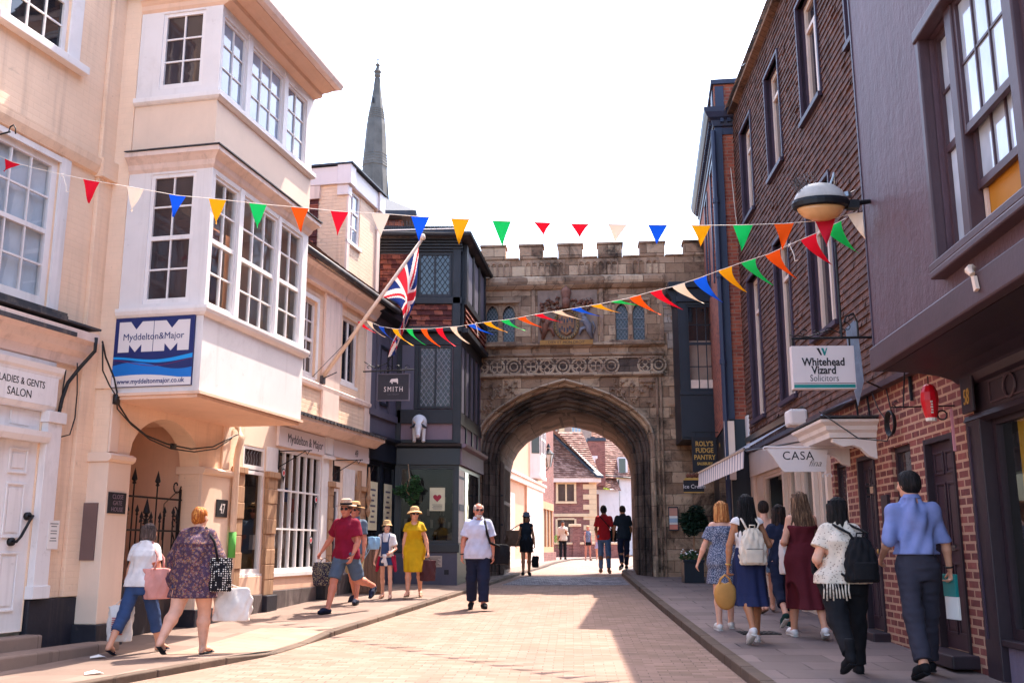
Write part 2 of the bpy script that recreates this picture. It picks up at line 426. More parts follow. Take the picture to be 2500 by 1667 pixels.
M = dict(
    cream_paint=plain('cream_paint', '#e2c8bb', 0.55, 0.05, 3, 0.2, 40, 0.5, '#6b5040'),
    white_paint=plain('white_paint', '#e6dedb', 0.5, 0.04, 3, 0.12, 40, 0.32, '#7d6a60'),
    grey_white=plain('grey_white', '#e0d8d5', 0.55, 0.05, 2, 0.15, 30, 0.3, '#8d7a70'),
    fascia_white=plain('fascia_white', '#d9cccb', 0.5, 0.04, 2, 0.1, 30, 0.1, '#8d7a70'),
    peach_brick=painted_brick('peach_brick', '#efcdb0', 0.36, 0.3),
    cream_brick=painted_brick('cream_brick', '#e8c6aa', 0.42, 0.9),
    cream_smooth=painted_brick('cream_smooth', '#ebcbb0', 0.26, 0.22),
    peach_render=plain('peach_render', '#e3bca2', 0.75, 0.06, 2, 0.3, 25, 0.22, '#7a5543'),
    apron=plain('apron', '#e4c8b2', 0.7, 0.05, 2, 0.25, 25, 0.1, '#8a6a58'),
    stall_peach=plain('stall_peach', '#dfb69c', 0.75, 0.08, 2.5, 0.3, 25, 0.3, '#6a4a3a'),
    black_plinth=plain('black_plinth', '#23212a', 0.6, 0.3, 3, 0.5, 20, 0.6, '#5a4c46'),
    stone_plinth=plain('stone_plinth', '#5a4e4c', 0.85, 0.3, 4, 0.8, 18, 0.7, '#b0a298'),
    lead=plain('lead', '#3d3b40', 0.6, 0.25, 4, 0.4, 20, 0.6, '#9c8878'),
    old_wood=wood_mat('old_wood', '#6b4835', '#b08a6c', 0.8),
    iron=plain('iron', '#17171b', 0.5, 0.3, 8, 0.3, 60, metal=0.2),
    cable=plain('cable', '#1b191b', 0.5, 0.2, 8, 0),
    glass=glass_dark('glass', '#191a20'),
    glass_brown=glass_dark('glass_brown', '#3a3032', 0.04, 0.05, 0.5),
    glass_painted_sky_pale=glass_dark('glass_painted_sky_pale', '#b4bdca', 0.06, 0.05, 0.9), glass_painted_sky=glass_dark('glass_painted_sky', '#8790a0', 0.05, 0.03, 0.9),  # pale base colours paint the sky's reflection into both kinds of pane
    glass_clear=glass_clear('glass_clear'), shop_glass=glass_clear('shop_glass', (.8, .82, .84), .05, -.025), gate_glass=glass_dark('gate_glass', '#22262e', 0.25, 0.3, 0.4),
    lead_came=plain('lead_came', '#77757c', 0.5, 0.2, 9, 0, metal=0.4),
    curtain=plain('curtain', '#dadfe8', 0.9, 0.1, 3, 0.1, 30),
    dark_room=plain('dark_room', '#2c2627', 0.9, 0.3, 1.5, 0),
    room_warm=plain('room_warm', '#7a6253', 0.9, 0.3, 1.0, 0),
    navy=plain('navy', '#1d2a63', 0.4, 0.06, 2, 0), sign_blue=plain('sign_blue', '#0f6fc0', 0.4, 0.06, 2, 0),
    sign_light=plain('sign_light', '#1597e0', 0.4, 0.06, 2, 0), sign_white=plain('sign_white', '#dcd2d0', 0.45, 0.03, 2, 0),
    sign_purple=plain('sign_purple', '#6a2a5c', 0.4, 0.06, 2, 0),
    ink=plain('ink', '#1c1a20', 0.6, 0.1, 8, 0),
    teal=plain('teal', '#117c78', 0.5, 0.06, 4, 0), gold=plain('gold', '#c99a4e', 0.4, 0.1, 8, 0, metal=0.3),
    timber_black=plain('timber_black', '#191b24', 0.5, 0.3, 2.5, 0.5, 14, 0.25, '#4a4a55'),
    timber_grey=plain('timber_grey', '#5b5664', 0.6, 0.12, 3, 0.3, 30, 0.2, '#33303a'),
    panel_pink=plain('panel_pink', '#86707a', 0.7, 0.1, 2, 0.2, 30, 0.25, '#4a3c44'),
    smith_grey=plain('smith_grey', '#55525f', 0.65, 0.12, 2, 0.2, 30, 0.2, '#33303a'),
    shop_navy=plain('shop_navy', '#161b26', 0.4, 0.2, 3, 0.15, 30, 0.15, '#3a3c48'),
    dark_tile=tile_mat('dark_tile', '#5a3030', '#955646', 0.2, 0.11),
    red_tile=tile_mat('red_tile', '#6d3a34', '#a4624e', 0.18, 0.1, 0.3),
    hung_tile=tile_mat('hung_tile', '#5c4038', '#6d4c42', 0.17, 0.1, 0.45, '#40302c'),
    roof_tile=tile_mat('roof_tile', '#7a5548', '#a88070', 0.17, 0.1, 0.3, '#4a3430', '#b89a80'),
    roof_old=tile_mat('roof_old', '#4a3a34', '#8a6a58', 0.17, 0.1, 0.5, '#241f1f', '#b59a80'),
    slate=plain('slate', '#30343f', 0.6, 0.25, 6, 0.5, 14, 0.3, '#4d4a50'),
    red_brick=brick_mat('red_brick', '#7a3a30', '#a0543f', '#8a6a5c', stain=0.35),
    wall_brick=brick_mat('wall_brick', '#663735', '#8a4e46', '#b58c74', 0.235, 0.085, 0.014, 0.25, '#3a2020', 0.9),
    far_brick=brick_mat('far_brick', '#744640', '#935e54', '#8f6a5e', stain=0.2),
    quoin=plain('quoin', '#d8b58f', 0.8, 0.1, 4, 0.3, 20, 0.2),
    gate_stone=stone_mat('gate_stone', ['#735848', '#9a7a62', '#b5947a', '#ceb092'], stain=.88),
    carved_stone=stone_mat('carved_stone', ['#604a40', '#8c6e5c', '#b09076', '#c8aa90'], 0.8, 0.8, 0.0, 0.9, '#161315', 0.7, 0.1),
    patch_stone=stone_mat('patch_stone', ['#857368', '#a8968a', '#bcaaa0'], 0.4, 0.22, 0.008, 0.2),
    spire_stone=plain('spire_stone', '#5f5c5a', 0.9, 0.35, 0.25, 0.4, 2.0, 0.5, '#4a4c50'),
    plaster_purple=None,
    purple_wood=plain('purple_wood', '#48343a', 0.5, 0.15, 3, 0.4, 18, 0.3, '#2c2028'),
    purple_dark=plain('purple_dark', '#2e2028', 0.5, 0.2, 3, 0.3, 18, 0.2, '#1c1419'),
    purple_door=plain('purple_door', '#36222c', 0.42, 0.12, 3, 0.2, 18),
    shutter_purple=plain('shutter_purple', '#3b2c3c', 0.55, 0.1, 3, 0.15, 30),
    window_cream=plain('window_cream', '#d8bfb0', 0.5, 0.06, 3, 0.1, 40),
    brick_blue=plain('brick_blue', '#2a3048', 0.5, 0.15, 3, 0.25, 25),
    marble=None,
    awning_top=plain('awning_top', '#8a93a8', 0.8, 0.08, 3, 0.3, 200), awning_white=plain('awning_white', '#d9cdc8', 0.85, 0.05, 3, 0.3, 200),
    awning_grey=plain('awning_grey', '#8d8a94', 0.85, 0.05, 3, 0.3, 200),
    canopy=plain('canopy', '#dcc3b0', 0.55, 0.05, 3, 0.15, 30, 0.12, '#7a5c4c'),
    bay_navy=plain('bay_navy', '#191c28', 0.45, 0.2, 2, 0.2, 20, 0.15, '#333744'),
    yellow_cloth=plain('yellow_cloth', '#b98a17', 0.85, 0.15, 4, 0.3, 40),
    orange_board=plain('orange_board', '#b3741a', 0.6, 0.1, 2, 0.1, 20),
    lamp_glass=plain('lamp_glass', '#d7a06a', 0.25, 0.12, 6, 0.1, 20, spec=0.6), lamp_shell=plain('lamp_shell', '#b9b4ae', 0.45, 0.2, 5, 0.3, 20, 0.4, '#5c5550'),
    lantern_red=plain('lantern_red', '#cf1025', 0.35, 0.1, 6, 0.1, 30), paper=plain('paper', '#e6ddd6', 0.9, 0.04, 4, 0),
    string=plain('string', '#e9ded2', 0.9, 0.1, 20, 0), steel=plain('steel', '#8d8a88', 0.3, 0.1, 6, 0.1, 40, metal=0.9),
    road=paver_mat('road', '#826858', '#97796b', '#4a3a32', 0.21, 0.105, 0.006, 0.06, 0.4, '#6a564c', 0.5, 0.7),
    slab=paver_mat('slab', '#735f55', '#8a7367', '#52453e', 0.62, 0.42, 0.007, 0.2, 0.45, '#7a675e', 0.4, 0.6),
    slab_grey=paver_mat('slab_grey', '#6f5f5a', '#85726c', '#382f2f', 0.7, 0.55, 0.012, 0.04, 0.4, '#5e5254', 0.4, 0.6),
    crossover=paver_mat('crossover', '#8c7464', '#9c8474', '#665448', 0.4, 0.2, 0.006, 0.5, 0.15, '#9a8070', 0.4, 0.4),
    setts=paver_mat('setts', '#6f6a72', '#a9a0a2', '#3f3b40', 0.12, 0.11, 0.018, 0.0, 0.3, '#3a363c', 1.0, 0.9),
    kerb=paver_mat('kerb', '#554439', '#705d50', '#2c231e', 3.0, 0.9, 0.01, 1.57, 0.6, '#3f332e', 0.9, 0.5),
    earth=plain('earth', '#8a7a68', 0.95, 0.15, 0.2, 0.3, 3),
)
def _plaster(name, col):
    t = NT(name); c = srgb(col)
    n = t.noise(1.3, 8, 0.65); n2 = t.noise(5, 6, 0.7, co=t.mapping((1, 1, 0.35)))
    o = t.ramp(t.mix(0.5, n, n2), [(0.3, mul(c, 0.74)), (0.7, mul(c, 1.2))])
    sk = t.noise(1.0, 7, 0.7, co=t.mapping((7, 7, .3))); o = t.mix(t.ramp(sk, [(.55, (0,0,0)), (.75, (.5,)*3)]), o, mul(c, .55))
    h = t.math('ADD', t.noise(9, 6, 0.65), t.math('MULTIPLY', n2, 1.5))
    return t.done(o, 0.6, t.bump(h, 0.6, 0.02), spec=0.4)
M['dark_stone'] = stone_mat('dark_stone', ['#4a3e38', '#63524a', '#7d6a5c'], .5, .27, .008, .8, '#1c1817')  # darker stone for the inner arch orders and the frieze ground
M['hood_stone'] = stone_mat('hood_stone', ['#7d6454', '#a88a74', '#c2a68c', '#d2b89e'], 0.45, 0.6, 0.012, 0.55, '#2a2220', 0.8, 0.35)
M['plaster_purple'] = _plaster('plaster_purple', '#573f47')
M['marble'] = _plaster('marble', '#6f6478')
def colour(name, h, rough=0.8, **k):
    if name not in M: M[name] = plain(name, h, rough, **k)
    return M[name]
# ------------------------------------------------------------------ ground
GY = [-20,0,9,12,17.6,22,27.6,36,46,60,300]; GZ = [-.2,0,.16,.22,.37,.5,.68,.77,.80,.83,.85]
WY = [-20,0,9,12,15,17,18.4,22,27.6,36,46,60,300]; WZ = [-.15,.05,.17,.24,.36,.44,.50,.62,.76,.84,.87,.9,.9]
def zr(y): return float(np.interp(y, GY, GZ))
KLY = [-20, 9.2, 11.5, 13.6, 27.5, 34, 40, 48, 60, 300]; KLX = [-16, -3.75, -2.72, -2.33, .24, 1.15, 1.75, 2.8, 6.5, 60]
KRY = [-20, 9, 27.5, 36, 46, 60, 300]; KRX = [1.0, 2.15, 2.93, 4.4, 7.5, 14, 90]
def klx(y): return float(np.interp(y, KLY, KLX))
def krx(y): return float(np.interp(y, KRY, KRX))
KHY = [-20, 11.4, 11.7, 13.3, 13.6, 300]; KHZ = [.07, .07, .012, .012, .065, .065]
def zk(y): return zr(y) + float(np.interp(y, KHY, KHZ))
def gz(x, y):
    """height of the ground at a point of the street"""
    if x < klx(y):
        t = min(1, (klx(y) - x) / 1.6); return zk(y) * (1 - t) + float(np.interp(y, WY, WZ)) * t
    if x > krx(y): return zr(y) + .1
    return zr(y)

ys = [-6 + .5 * i for i in range(150)] + [70, 80, 100, 150, 300]
def strip(name, xl, xr, zf, mat, n=4, y0=-99, y1=999):
    mb = MB(); Y = [y for y in ys if y0 <= y <= y1]
    for a, b in zip(Y[:-1], Y[1:]):
        for i in range(n):
            s, t = i / n, (i + 1) / n
            P = []
            for y, k in ((a, s), (a, t), (b, t), (b, s)):
                x = xl(y) * (1 - k) + xr(y) * k; P.append((x, y, zf(x, y, k)))
            mb.face(P)
    return struct(mb.build(name, mat, smooth=True))
eb = MB().box(-400, 400, -60, 900, -1.2, -1.0); struct(eb.build('ground', M['earth']))
strip('road', lambda y: klx(y) - .02, lambda y: krx(y) + .02, lambda x, y, k: zr(y), M['road'], 4)
def zw(x, y, k): return gz(x, y)
strip('pavement', lambda y: klx(y) - 9, lambda y: klx(y) - .13, lambda x, y, k: gz(x, y), M['slab'], 24, y0=-6)
strip('pavement', lambda y: krx(y) + .13, lambda y: krx(y) + 9, lambda x, y, k: zr(y) + .1, M['slab_grey'], 3)
# crossover: a ramp of small pale pavers laid into the left pavement, about 4 mm proud of the slabs
strip('pavement_ramp', lambda y: klx(y) - 1.15, lambda y: klx(y) - .14, lambda x, y, k: gz(x, y) + .004, M['crossover'], 6, 11.5, 14.0)
def kerb(name, fx, side, h, y0, y1):
    mb = MB(); Y = np.arange(y0, y1, .9)
    for a in Y:
        b = a + .885
        if side < 0: xs = [(fx(q) - .135, fx(q)) for q in (a, b)]
        else: xs = [(fx(q), fx(q) + .135) for q in (a, b)]
        za, zb = h(a) + .003 + random.uniform(-.003, .003), h(b) + .003
        mb.hexa([(xs[0][0], a, -.6), (xs[0][1], a, -.6), (xs[1][1], b, -.6), (xs[1][0], b, -.6),
                 (xs[0][0], a, za), (xs[0][1], a, za), (xs[1][1], b, zb), (xs[1][0], b, zb)])
    return struct(mb.build(name, M['kerb'], bevel=.012))
kerb('kerb', klx, -1, zk, 1.0, 58); kerb('kerb', krx, 1, lambda y: zr(y) + .1, 1.0, 58)
strip('cobbled_threshold', lambda y: klx(y) + .25, lambda y: krx(y) - .05, lambda x, y, k: zr(y) + .006, M['setts'], 3, 23.4, 26.6)

# ------------------------------------------------------------------ building helpers
def holes_wall(mb, x0, x1, z0, z1, holes=(), y=0.0, depth=.14, mi=0, rmi=None):
    rmi = mi if rmi is None else rmi
    xs = sorted({x0, x1, *[min(max(h[i], x0), x1) for h in holes for i in (0, 1)]})
    zs = sorted({z0, z1, *[min(max(h[i], z0), z1) for h in holes for i in (2, 3)]})
    for a, b in zip(xs[:-1], xs[1:]):
        for c, d in zip(zs[:-1], zs[1:]):
            if b - a < 1e-6 or d - c < 1e-6: continue
            cx, cz = (a+b)/2, (c+d)/2
            if any(h[0] < cx < h[1] and h[2] < cz < h[3] for h in holes): continue
            mb.face([(a, y, c), (b, y, c), (b, y, d), (a, y, d)], mi)
    for h in holes:
        a, b, c, d = h[:4]; e = y + depth
        mb.face([(a, y, c), (a, e, c), (a, e, d), (a, y, d)], rmi); mb.face([(b, y, c), (b, y, d), (b, e, d), (b, e, c)], rmi)
        mb.face([(a, y, d), (a, e, d), (b, e, d), (b, y, d)], rmi); mb.face([(a, y, c), (b, y, c), (b, e, c), (a, e, c)], rmi)
    return mb

def shell(mb, x0, x1, y0, y1, z0, z1, mi=0, sides='lrbt'):
    """the rest of a building behind its front wall"""
    if 'l' in sides: mb.face([(x0, y0, z0), (x0, y1, z0), (x0, y1, z1), (x0, y0, z1)], mi)
    if 'r' in sides: mb.face([(x1, y0, z0), (x1, y1, z0), (x1, y1, z1), (x1, y0, z1)], mi)
    if 'b' in sides: mb.face([(x0, y1, z0), (x1, y1, z0), (x1, y1, z1), (x0, y1, z1)], mi)
    if 't' in sides: mb.face([(x0, y0, z1), (x1, y0, z1), (x1, y1, z1), (x0, y1, z1)], mi)
    return mb

def window(parent, x0, x1, z0, z1, cols, rows, y=0.0, fm='white_paint', gm='glass', fw=.05, bw=.022, meet=None, d=.06, M4=None, name='window', sill=None, casement=None, glassy=None):
    """frame with its glazing bars; its panes are one sub-part; meet = height of a meeting rail"""
    mb = MB()
    mb.box(x0, x0+fw, y, y+d, z0, z1).box(x1-fw, x1, y, y+d, z0, z1)
    mb.box(x0+fw, x1-fw, y+.002, y+d-.002, z1-fw, z1).box(x0+fw, x1-fw, y+.002, y+d-.002, z0, z0+fw*1.3)
    gx0, gx1, gz0, gz1 = x0+fw, x1-fw, z0+fw*1.3, z1-fw
    for i in range(1, cols):
        x = gx0 + (gx1-gx0)*i/cols; w = bw if not (casement and i in casement) else fw
        mb.box(x-w/2, x+w/2, y+.012, y+d-.012, gz0, gz1)
    if meet is not None:
        m = z0 + (z1-z0)*meet
        mb.box(gx0, gx1, y+.004, y+d+.01, m-.028, m+.028)
        segs = [(gz0, m-.028, rows[0]), (m+.028, gz1, rows[1])]
    else: segs = [(gz0, gz1, rows if isinstance(rows, int) else rows[0])]
    for a, b, r in segs:
        for i in range(1, r):
            z = a + (b-a)*i/r; mb.box(gx0, gx1, y+.015, y+d-.015, z-bw/2, z+bw/2)
    w = mb.build(name, M[fm], parent)
    g = MB(); gy = y + d*.55
    g.face([(gx0-.01, gy, gz0-.01), (gx1+.01, gy, gz0-.01), (gx1+.01, gy, gz1+.01), (gx0-.01, gy, gz1+.01)])
    g.build('pane', M[gm], w)
    if sill:
        MB().box(x0-sill, x1+sill, y-sill*1.1, y+d, z0-.07, z0-.002).build('sill', M[fm], w, bevel=.006)
    return w

def place(o, x, y, rz):
    o.location.x, o.location.y = x, y; o.rotation_euler.z = rz; return o

def mould(mb, x0, x1, prof, mi=0): return mb.prism(prof, x0, x1, mi, 'x')

def tile_rows(mb, x0, x1, z0, z1, holes=(), row=.1, lip=.016, y=0.0, mi=0):
    n = max(1, int(round((z1-z0)/row))); h = (z1-z0)/n
    for i in range(n):
        a, b = z0 + i*h, z0 + (i+1)*h
        iv = [(x0, x1)]
        for q in holes:
            if q[2] < b - 1e-6 and q[3] > a + 1e-6:
                nv = []
                for s, e in iv:
                    if q[1] <= s or q[0] >= e: nv.append((s, e)); continue
                    if q[0] > s: nv.append((s, q[0]))
                    if q[1] < e: nv.append((q[1], e))
                iv = nv
        for s, e in iv:
            xs = [s]; x_ = s + .17 - ((s + (i % 2)*.085) % .17)
            while x_ < e - .02: xs.append(x_); x_ += .17
            xs.append(e)
            for p, q in zip(xs[:-1], xs[1:]):
                u = random.uniform(-.006, .006) - (.012 if random.random() < .03 else 0); v = u + random.uniform(-.003, .003)
                mb.face([(p, y-lip+u, a), (q, y-lip+v, a), (q, y-.001, b), (p, y-.001, b)], mi)
                mb.face([(p, y, a), (q, y, a), (q, y-lip+v, a), (p, y-lip+u, a)], mi)
    return mb

def slope_rows(mb, A, B, top, row=.16, lip=.022, ca=0.0, cb=0.0, mi=0):
    """tiled roof slope from the eave A-B up to height vector top; ca, cb draw the ends in (hips)"""
    A, B, T = Vector(A), Vector(B), Vector(top); L = T.length; n = max(1, int(L/row)); e = (B-A).normalized()
    nrm = e.cross(T.normalized()); nrm = nrm if nrm.z > 0 else -nrm
    for i in range(n):
        s, t = i/n, (i+1)/n
        p0 = A + T*s + e*ca*s; p1 = B + T*s - e*cb*s; q0 = A + T*t + e*ca*t; q1 = B + T*t - e*cb*t
        k = max(1, int((p1-p0).length/1.2)) if (p1-p0).length > .01 else 1
        for j in range(k):
            a, b = j/k, (j+1)/k; w1, w2 = random.uniform(-.004, .004), random.uniform(-.004, .004)
            r0, r1, r2, r3 = p0.lerp(p1, a) + nrm*(lip+w1), p0.lerp(p1, b) + nrm*(lip+w2), q0.lerp(q1, b), q0.lerp(q1, a)
            mb.face([r0, r1, r2, r3], mi); mb.face([p0.lerp(p1, a), p0.lerp(p1, b), r1, r0], mi)
    return mb

def leaves(mb, n, c, r, size=.05, shell_=.5, seed=1, gap=0.0, flat=0.3):
    rd = random.Random(seed)
    for _ in range(n):
        while True:
            p = Vector((rd.uniform(-1,1), rd.uniform(-1,1), rd.uniform(-1,1)))
            if p.length <= 1 and p.length > shell_*rd.random(): break
        p = Vector((c[0] + p.x*r[0], c[1] + p.y*r[1], c[2] + p.z*r[2]))
        s = size*rd.uniform(.6, 1.3)
        a = Vector((rd.gauss(0,1), rd.gauss(0,1), rd.gauss(0, 1)*flat + .1)).normalized(); b = a.cross(Vector((rd.gauss(0,1), rd.gauss(0,1), rd.gauss(0,1)))).normalized()
        mb.face([p - a*s, p + b*s*.45, p + a*s, p - b*s*.45])
    return mb

def cloth2(name, h, k=.4):
    t = NT(name); c = srgb(h); dm = t.n('BsdfTranslucent'); dm.inputs[0].default_value = (*c, 1); t.done(c, .85, spec=.2); mx = t.n('MixShader'); mx.inputs[0].default_value = k
    t.link(t.b.outputs[0], mx.inputs[1]); t.link(dm.outputs[0], mx.inputs[2]); t.link(mx.outputs[0], t.t.nodes['Material Output'].inputs[0]); return t.m
def frame_thing(name, label, cat, ox, oy, deg, group=None): return thing(name, label, cat, (ox, oy, 0), rad(deg), group)

def lattice(mb, x0, x1, z0, z1, y, p=.11, w=.013):
    """diagonal lead cames clipped to a rectangle"""
    def clip(a, b):
        (xa, za), (xb, zb) = a, b; t0, t1 = 0.0, 1.0; dx, dz = xb-xa, zb-za
        for P, Q in ((-dx, xa-x0), (dx, x1-xa), (-dz, za-z0), (dz, z1-za)):
            if abs(P) < 1e-12:
                if Q < 0: return None
                continue
            r = Q/P
            if P < 0: t0 = max(t0, r)
            else: t1 = min(t1, r)
        return ((xa+t0*dx, za+t0*dz), (xa+t1*dx, za+t1*dz)) if t0 < t1 else None
    H = z1-z0; W = x1-x0; k = 1.45
    i = -int(H/k/p) - 2
    while x0 + i*p < x1 + H/k:
        for sgn, xx in ((1, x0 + i*p), (-1, x0 + i*p + H/k)):
            c = clip((xx, z0), (xx + sgn*H/k, z1))
            if c:
                (a, b), (d, e) = c; L = math.hypot(d-a, e-b)
                if L > .02:
                    nx, nz = -(e-b)/L*w/2, (d-a)/L*w/2; yy = y + (0.0 if sgn > 0 else .003)
                    mb.face([(a-nx, yy, b-nz), (d-nx, yy, e-nz), (d+nx, yy, e+nz), (a+nx, yy, b+nz)])
        i += 1
    return mb

# ------------------------------------------------------------------ salon building (far left)
B = frame_thing('salon_building', 'peach painted brick building with ladies and gents salon shopfront at left edge', 'building', -5.12, 12.26, 74.1)
H1 = (-2.16, -1.06, 4.12, 5.92); H2 = (-2.08, -1.12, 7.24, 8.95); HD = (-2.6, -.96, .5, 2.93)
w = MB(); holes_wall(w, -9, 0, .84, 12, [H1, H2, HD], 0, .13); shell(w, -9, 0, .0, 7, 0, 12)
w.build('wall', M['peach_brick'], B)
m = MB(); m.box(-.43, -.005, -.06, -.001, .84, 5.96).box(-.43, -.005, -.06, -.001, 6.2, 12)
m.build('pilaster', M['peach_brick'], B, bevel=.008)
m = MB(); mould(m, -9, 0, [(0, 5.97), (-.05, 5.99), (-.09, 6.08), (-.10, 6.17), (0, 6.21)])
m.box(-.46, .02, -.13, -.002, 5.95, 6.2); m.build('string_course', M['peach_brick'], B)
m = MB(); m.box(-9, -2.62, -.02, .05, 0, .83); m.box(-.94, .03, -.05, .05, 0, .83); m.build('plinth', M['black_plinth'], B, bevel=.01)
m = MB(); mould(m, -9, -.45, [(0, 3.95), (-.28, 3.90), (-.28, 3.80), (-.2, 3.76), (-.16, 3.68), (-.08, 3.62), (-.06, 3.52), (0, 3.5)])
m.build('cornice', M['cream_paint'], B)
m = MB(); m.box(-9, -.44, -.29, .0, 3.952, 3.975); m.box(-2.9, -.86, -.3, -.281, 3.80, 3.85); m.build('flashing', M['lead'], B)
m = MB(); m.box(-9, -.86, -.1, 0, 2.98, 3.31); mould(m, -9, -.82, [(0, 3.43), (-.15, 3.43), (-.13, 3.37), (-.105, 3.34), (-.1, 3.312), (0, 3.312)])
m.box(-9, -.86, -.05, 0, 3.432, 3.5); mould(m, -9, -.86, [(0, 2.978), (-.1, 2.978), (-.07, 2.93), (0, 2.92)])
f = m.build('fascia', M['white_paint'], B)
text('lettering', 'LADIES & GENTS', .112, f, M['ink'], -1.07, -.102, 3.165, align='RIGHT', extrude=.001, sx=.84)
text('lettering', 'SALON', .125, f, M['ink'], -1.26, -.102, 3.03, align='RIGHT', extrude=.001, sx=.92)
m = MB(); m.box(-.95, -.72, -.09, 0, .84, 2.8); m.box(-.98, -.69, -.12, 0, 2.8, 2.93); m.box(-.93, -.74, -.11, -.091, 2.84, 2.9); m.box(-.97, -.70, -.11, 0, .84, .98)
m.build('pilaster', M['white_paint'], B, bevel=.006)
d = MB(); d.box(-1.52, -.955, .02, .07, .5, 2.56)
for z0, z1 in ((.72, 1.35), (1.5, 2.1), (2.2, 2.48)):
    d.box(-1.38, -1.1, -.0, .019, z0, z0+.025).box(-1.38, -1.1, 0, .019, z1-.025, z1).box(-1.38, -1.355, 0.001, .019, z0+.025, z1-.025).box(-1.125, -1.1, 0.001, .019, z0+.025, z1-.025)
    d.box(-1.33, -1.15, .008, .019, z0+.06, z1-.06)
dr = d.build('door', M['white_paint'], B, bevel=.004)
h = MB(); h.tube([(-1.03, .0, 1.74), (-1.03, -.07, 1.74), (-1.1, -.09, 1.68), (-1.2, -.09, 1.52), (-1.24, -.07, 1.46), (-1.24, .0, 1.46)], .016, 8)
for x, z in ((-1.03, 1.74), (-1.24, 1.46)): h.tube([(x, .02, z), (x, -.02, z)], .045, 12)
h.build('handle', M['iron'], dr, smooth=True)
m = MB(); mould(m, -2.7, -.93, [(.05, 2.56), (-.1, 2.56), (-.13, 2.62), (-.14, 2.68), (.05, 2.7)]); m.box(-2.7, -.96, .02, .07, 2.7, 2.92); m.box(-1.42, -1.14, .005, .019, 2.74, 2.88)
m.build('door_head', M['white_paint'], B)
m = MB(); m.box(-9, -1.52, 1.2, 1.25, .4, 3); m.build('hallway', M['dark_room'], B)
m = MB(); m.box(-4, -.95, -.28, -.051, .1, .47); m.box(-4, -.08, -.62, -.281, .1, .335); m.build('step', M['slab'], B, bevel=.02)
w = window(B, H1[0], H1[1], H1[2], H1[3], 3, (2, 2), .03, gm='glass_clear', fw=.09, meet=.5)
m = MB()
for i in range(56):
    x = -2.12 + i*.0187; m.face([(x, .11 + .02*(i % 2), 4.15), (x+.0187, .11 + .02*((i+1) % 2), 4.15), (x+.0187, .11 + .02*((i+1) % 2), 5.9), (x, .11 + .02*(i % 2), 5.9)])
m.build('curtain', M['curtain'], w)
m = MB(); m.box(-2.4, -.8, -.1, .02, 4.0, 4.07); m.box(-2.4, -.78, -.07, 0.02, 4.072, 4.11); m.build('sill', M['lead'], w)
m = MB(); m.box(-1.06, -.9, -.03, .0, 4.11, 5.98); m.box(-2.3, -1.062, -.03, .0, 5.9, 5.97); m.build('surround', M['white_paint'], w)
w = window(B, H2[0], H2[1], H2[2], H2[3], 3, (2, 2), .04, fw=.07, meet=.42)
MB().box(-2.3, -.84, -.12, .04, 7.12, 7.22).build('sill', M['white_paint'], w, bevel=.008)
MB().box(-1.12, -.92, -.02, 0, 7.22, 8.98).build('surround', M['white_paint'], w)

# paper notice, cables, hanging sign of the salon building
n = thing('paper_notice', 'small white paper notice pinned to the peach wall beside the white door', 'notice', B.location, rad(74.1))
MB().box(-.80, -.63, -.098, -.092, 1.38, 1.70).build('sheet', M['paper'], n)
for z, wd in ((1.66, .13), (1.63, .09), (1.58, .1), (1.55, .1), (1.5, .09), (1.47, .11)):
    t = MB().box(-.715-wd/2, -.715+wd/2, -.0995, -.0982, z, z+.008); t.build('printed_line', M['ink'], n)
c = thing('cable_run', 'black cables and conduit running down the peach wall from the salon cornice', 'cable', B.location, rad(74.1))
m = MB(); m.tube([(-.52, -.29, 3.86), (-.5, -.27, 3.7), (-.55, -.12, 3.5), (-.66, -.06, 3.3), (-.72, -.05, 3.1), (-.74, -.04, 2.9), (-.75, -.04, 2.6)], .022, 6)
m.tube([(-.7, -.05, 3.45), (-.71, -.04, 3.2), (-.70, -.04, 3.0)], .009, 5)
m.tube([(-.58, -.1, 3.55), (-.5, -.07, 3.2), (-.5, -.07, 2.9), (-.56, -.07, 2.7), (-.68, -.05, 2.66)], .008, 5)
m.build('cable', M['cable'], c, smooth=True)
m = MB(); m.box(-.78, -.70, -.05, -.001, 2.02, 2.88); m.box(-.8, -.69, -.06, -.001, 1.92, 2.02); m.tube([(-.75, -.03, 1.92), (-.77, -.03, 1.8)], .015, 5)
m.build('conduit', M['cable'], c)
c = thing('hanging_sign', 'dark framed hanging sign on a scrolled iron bracket at left edge', 'sign', (-5.88, 9.6, 0), rad(-15.9))
m = MB(); m.tube([(0, 0, 5.40), (.5, 0, 5.44), (.88, 0, 5.48)], .010, 6)
m.tube([(.58 + (.11 - .009*k)*cos(-1.2 + k*.55), 0, 5.55 + (.11 - .009*k)*sin(-1.2 + k*.55)) for k in range(11)], .008, 6)
m.tube([(.86, 0, 5.48), (.87, 0, 5.53), (.91, 0, 5.55), (.94, 0, 5.51), (.945, 0, 5.45)], .007, 6)
m.tube([(.15, 0, 5.41), (.15, 0, 5.30)], .006, 5); m.tube([(.55, 0, 5.44), (.55, 0, 5.30)], .006, 5); m.build('bracket', M['iron'], c, smooth=True)
MB().box(.06, .66, -.015, .015, 4.5, 5.28).build('board', M['ink'], c)
m = MB(); m.box(.65, .68, -.022, .022, 4.48, 5.30).box(.04, .65, -.022, .022, 5.27, 5.30).box(.04, .65, -.022, .022, 4.48, 4.51); m.build('frame', M['purple_door'], c)
m = MB(); m.box(.625, .632, -.018, -.0155, 4.53, 5.25).box(.08, .625, -.018, -.0155, 5.243, 5.25); m.build('border', M['sign_white'], c)
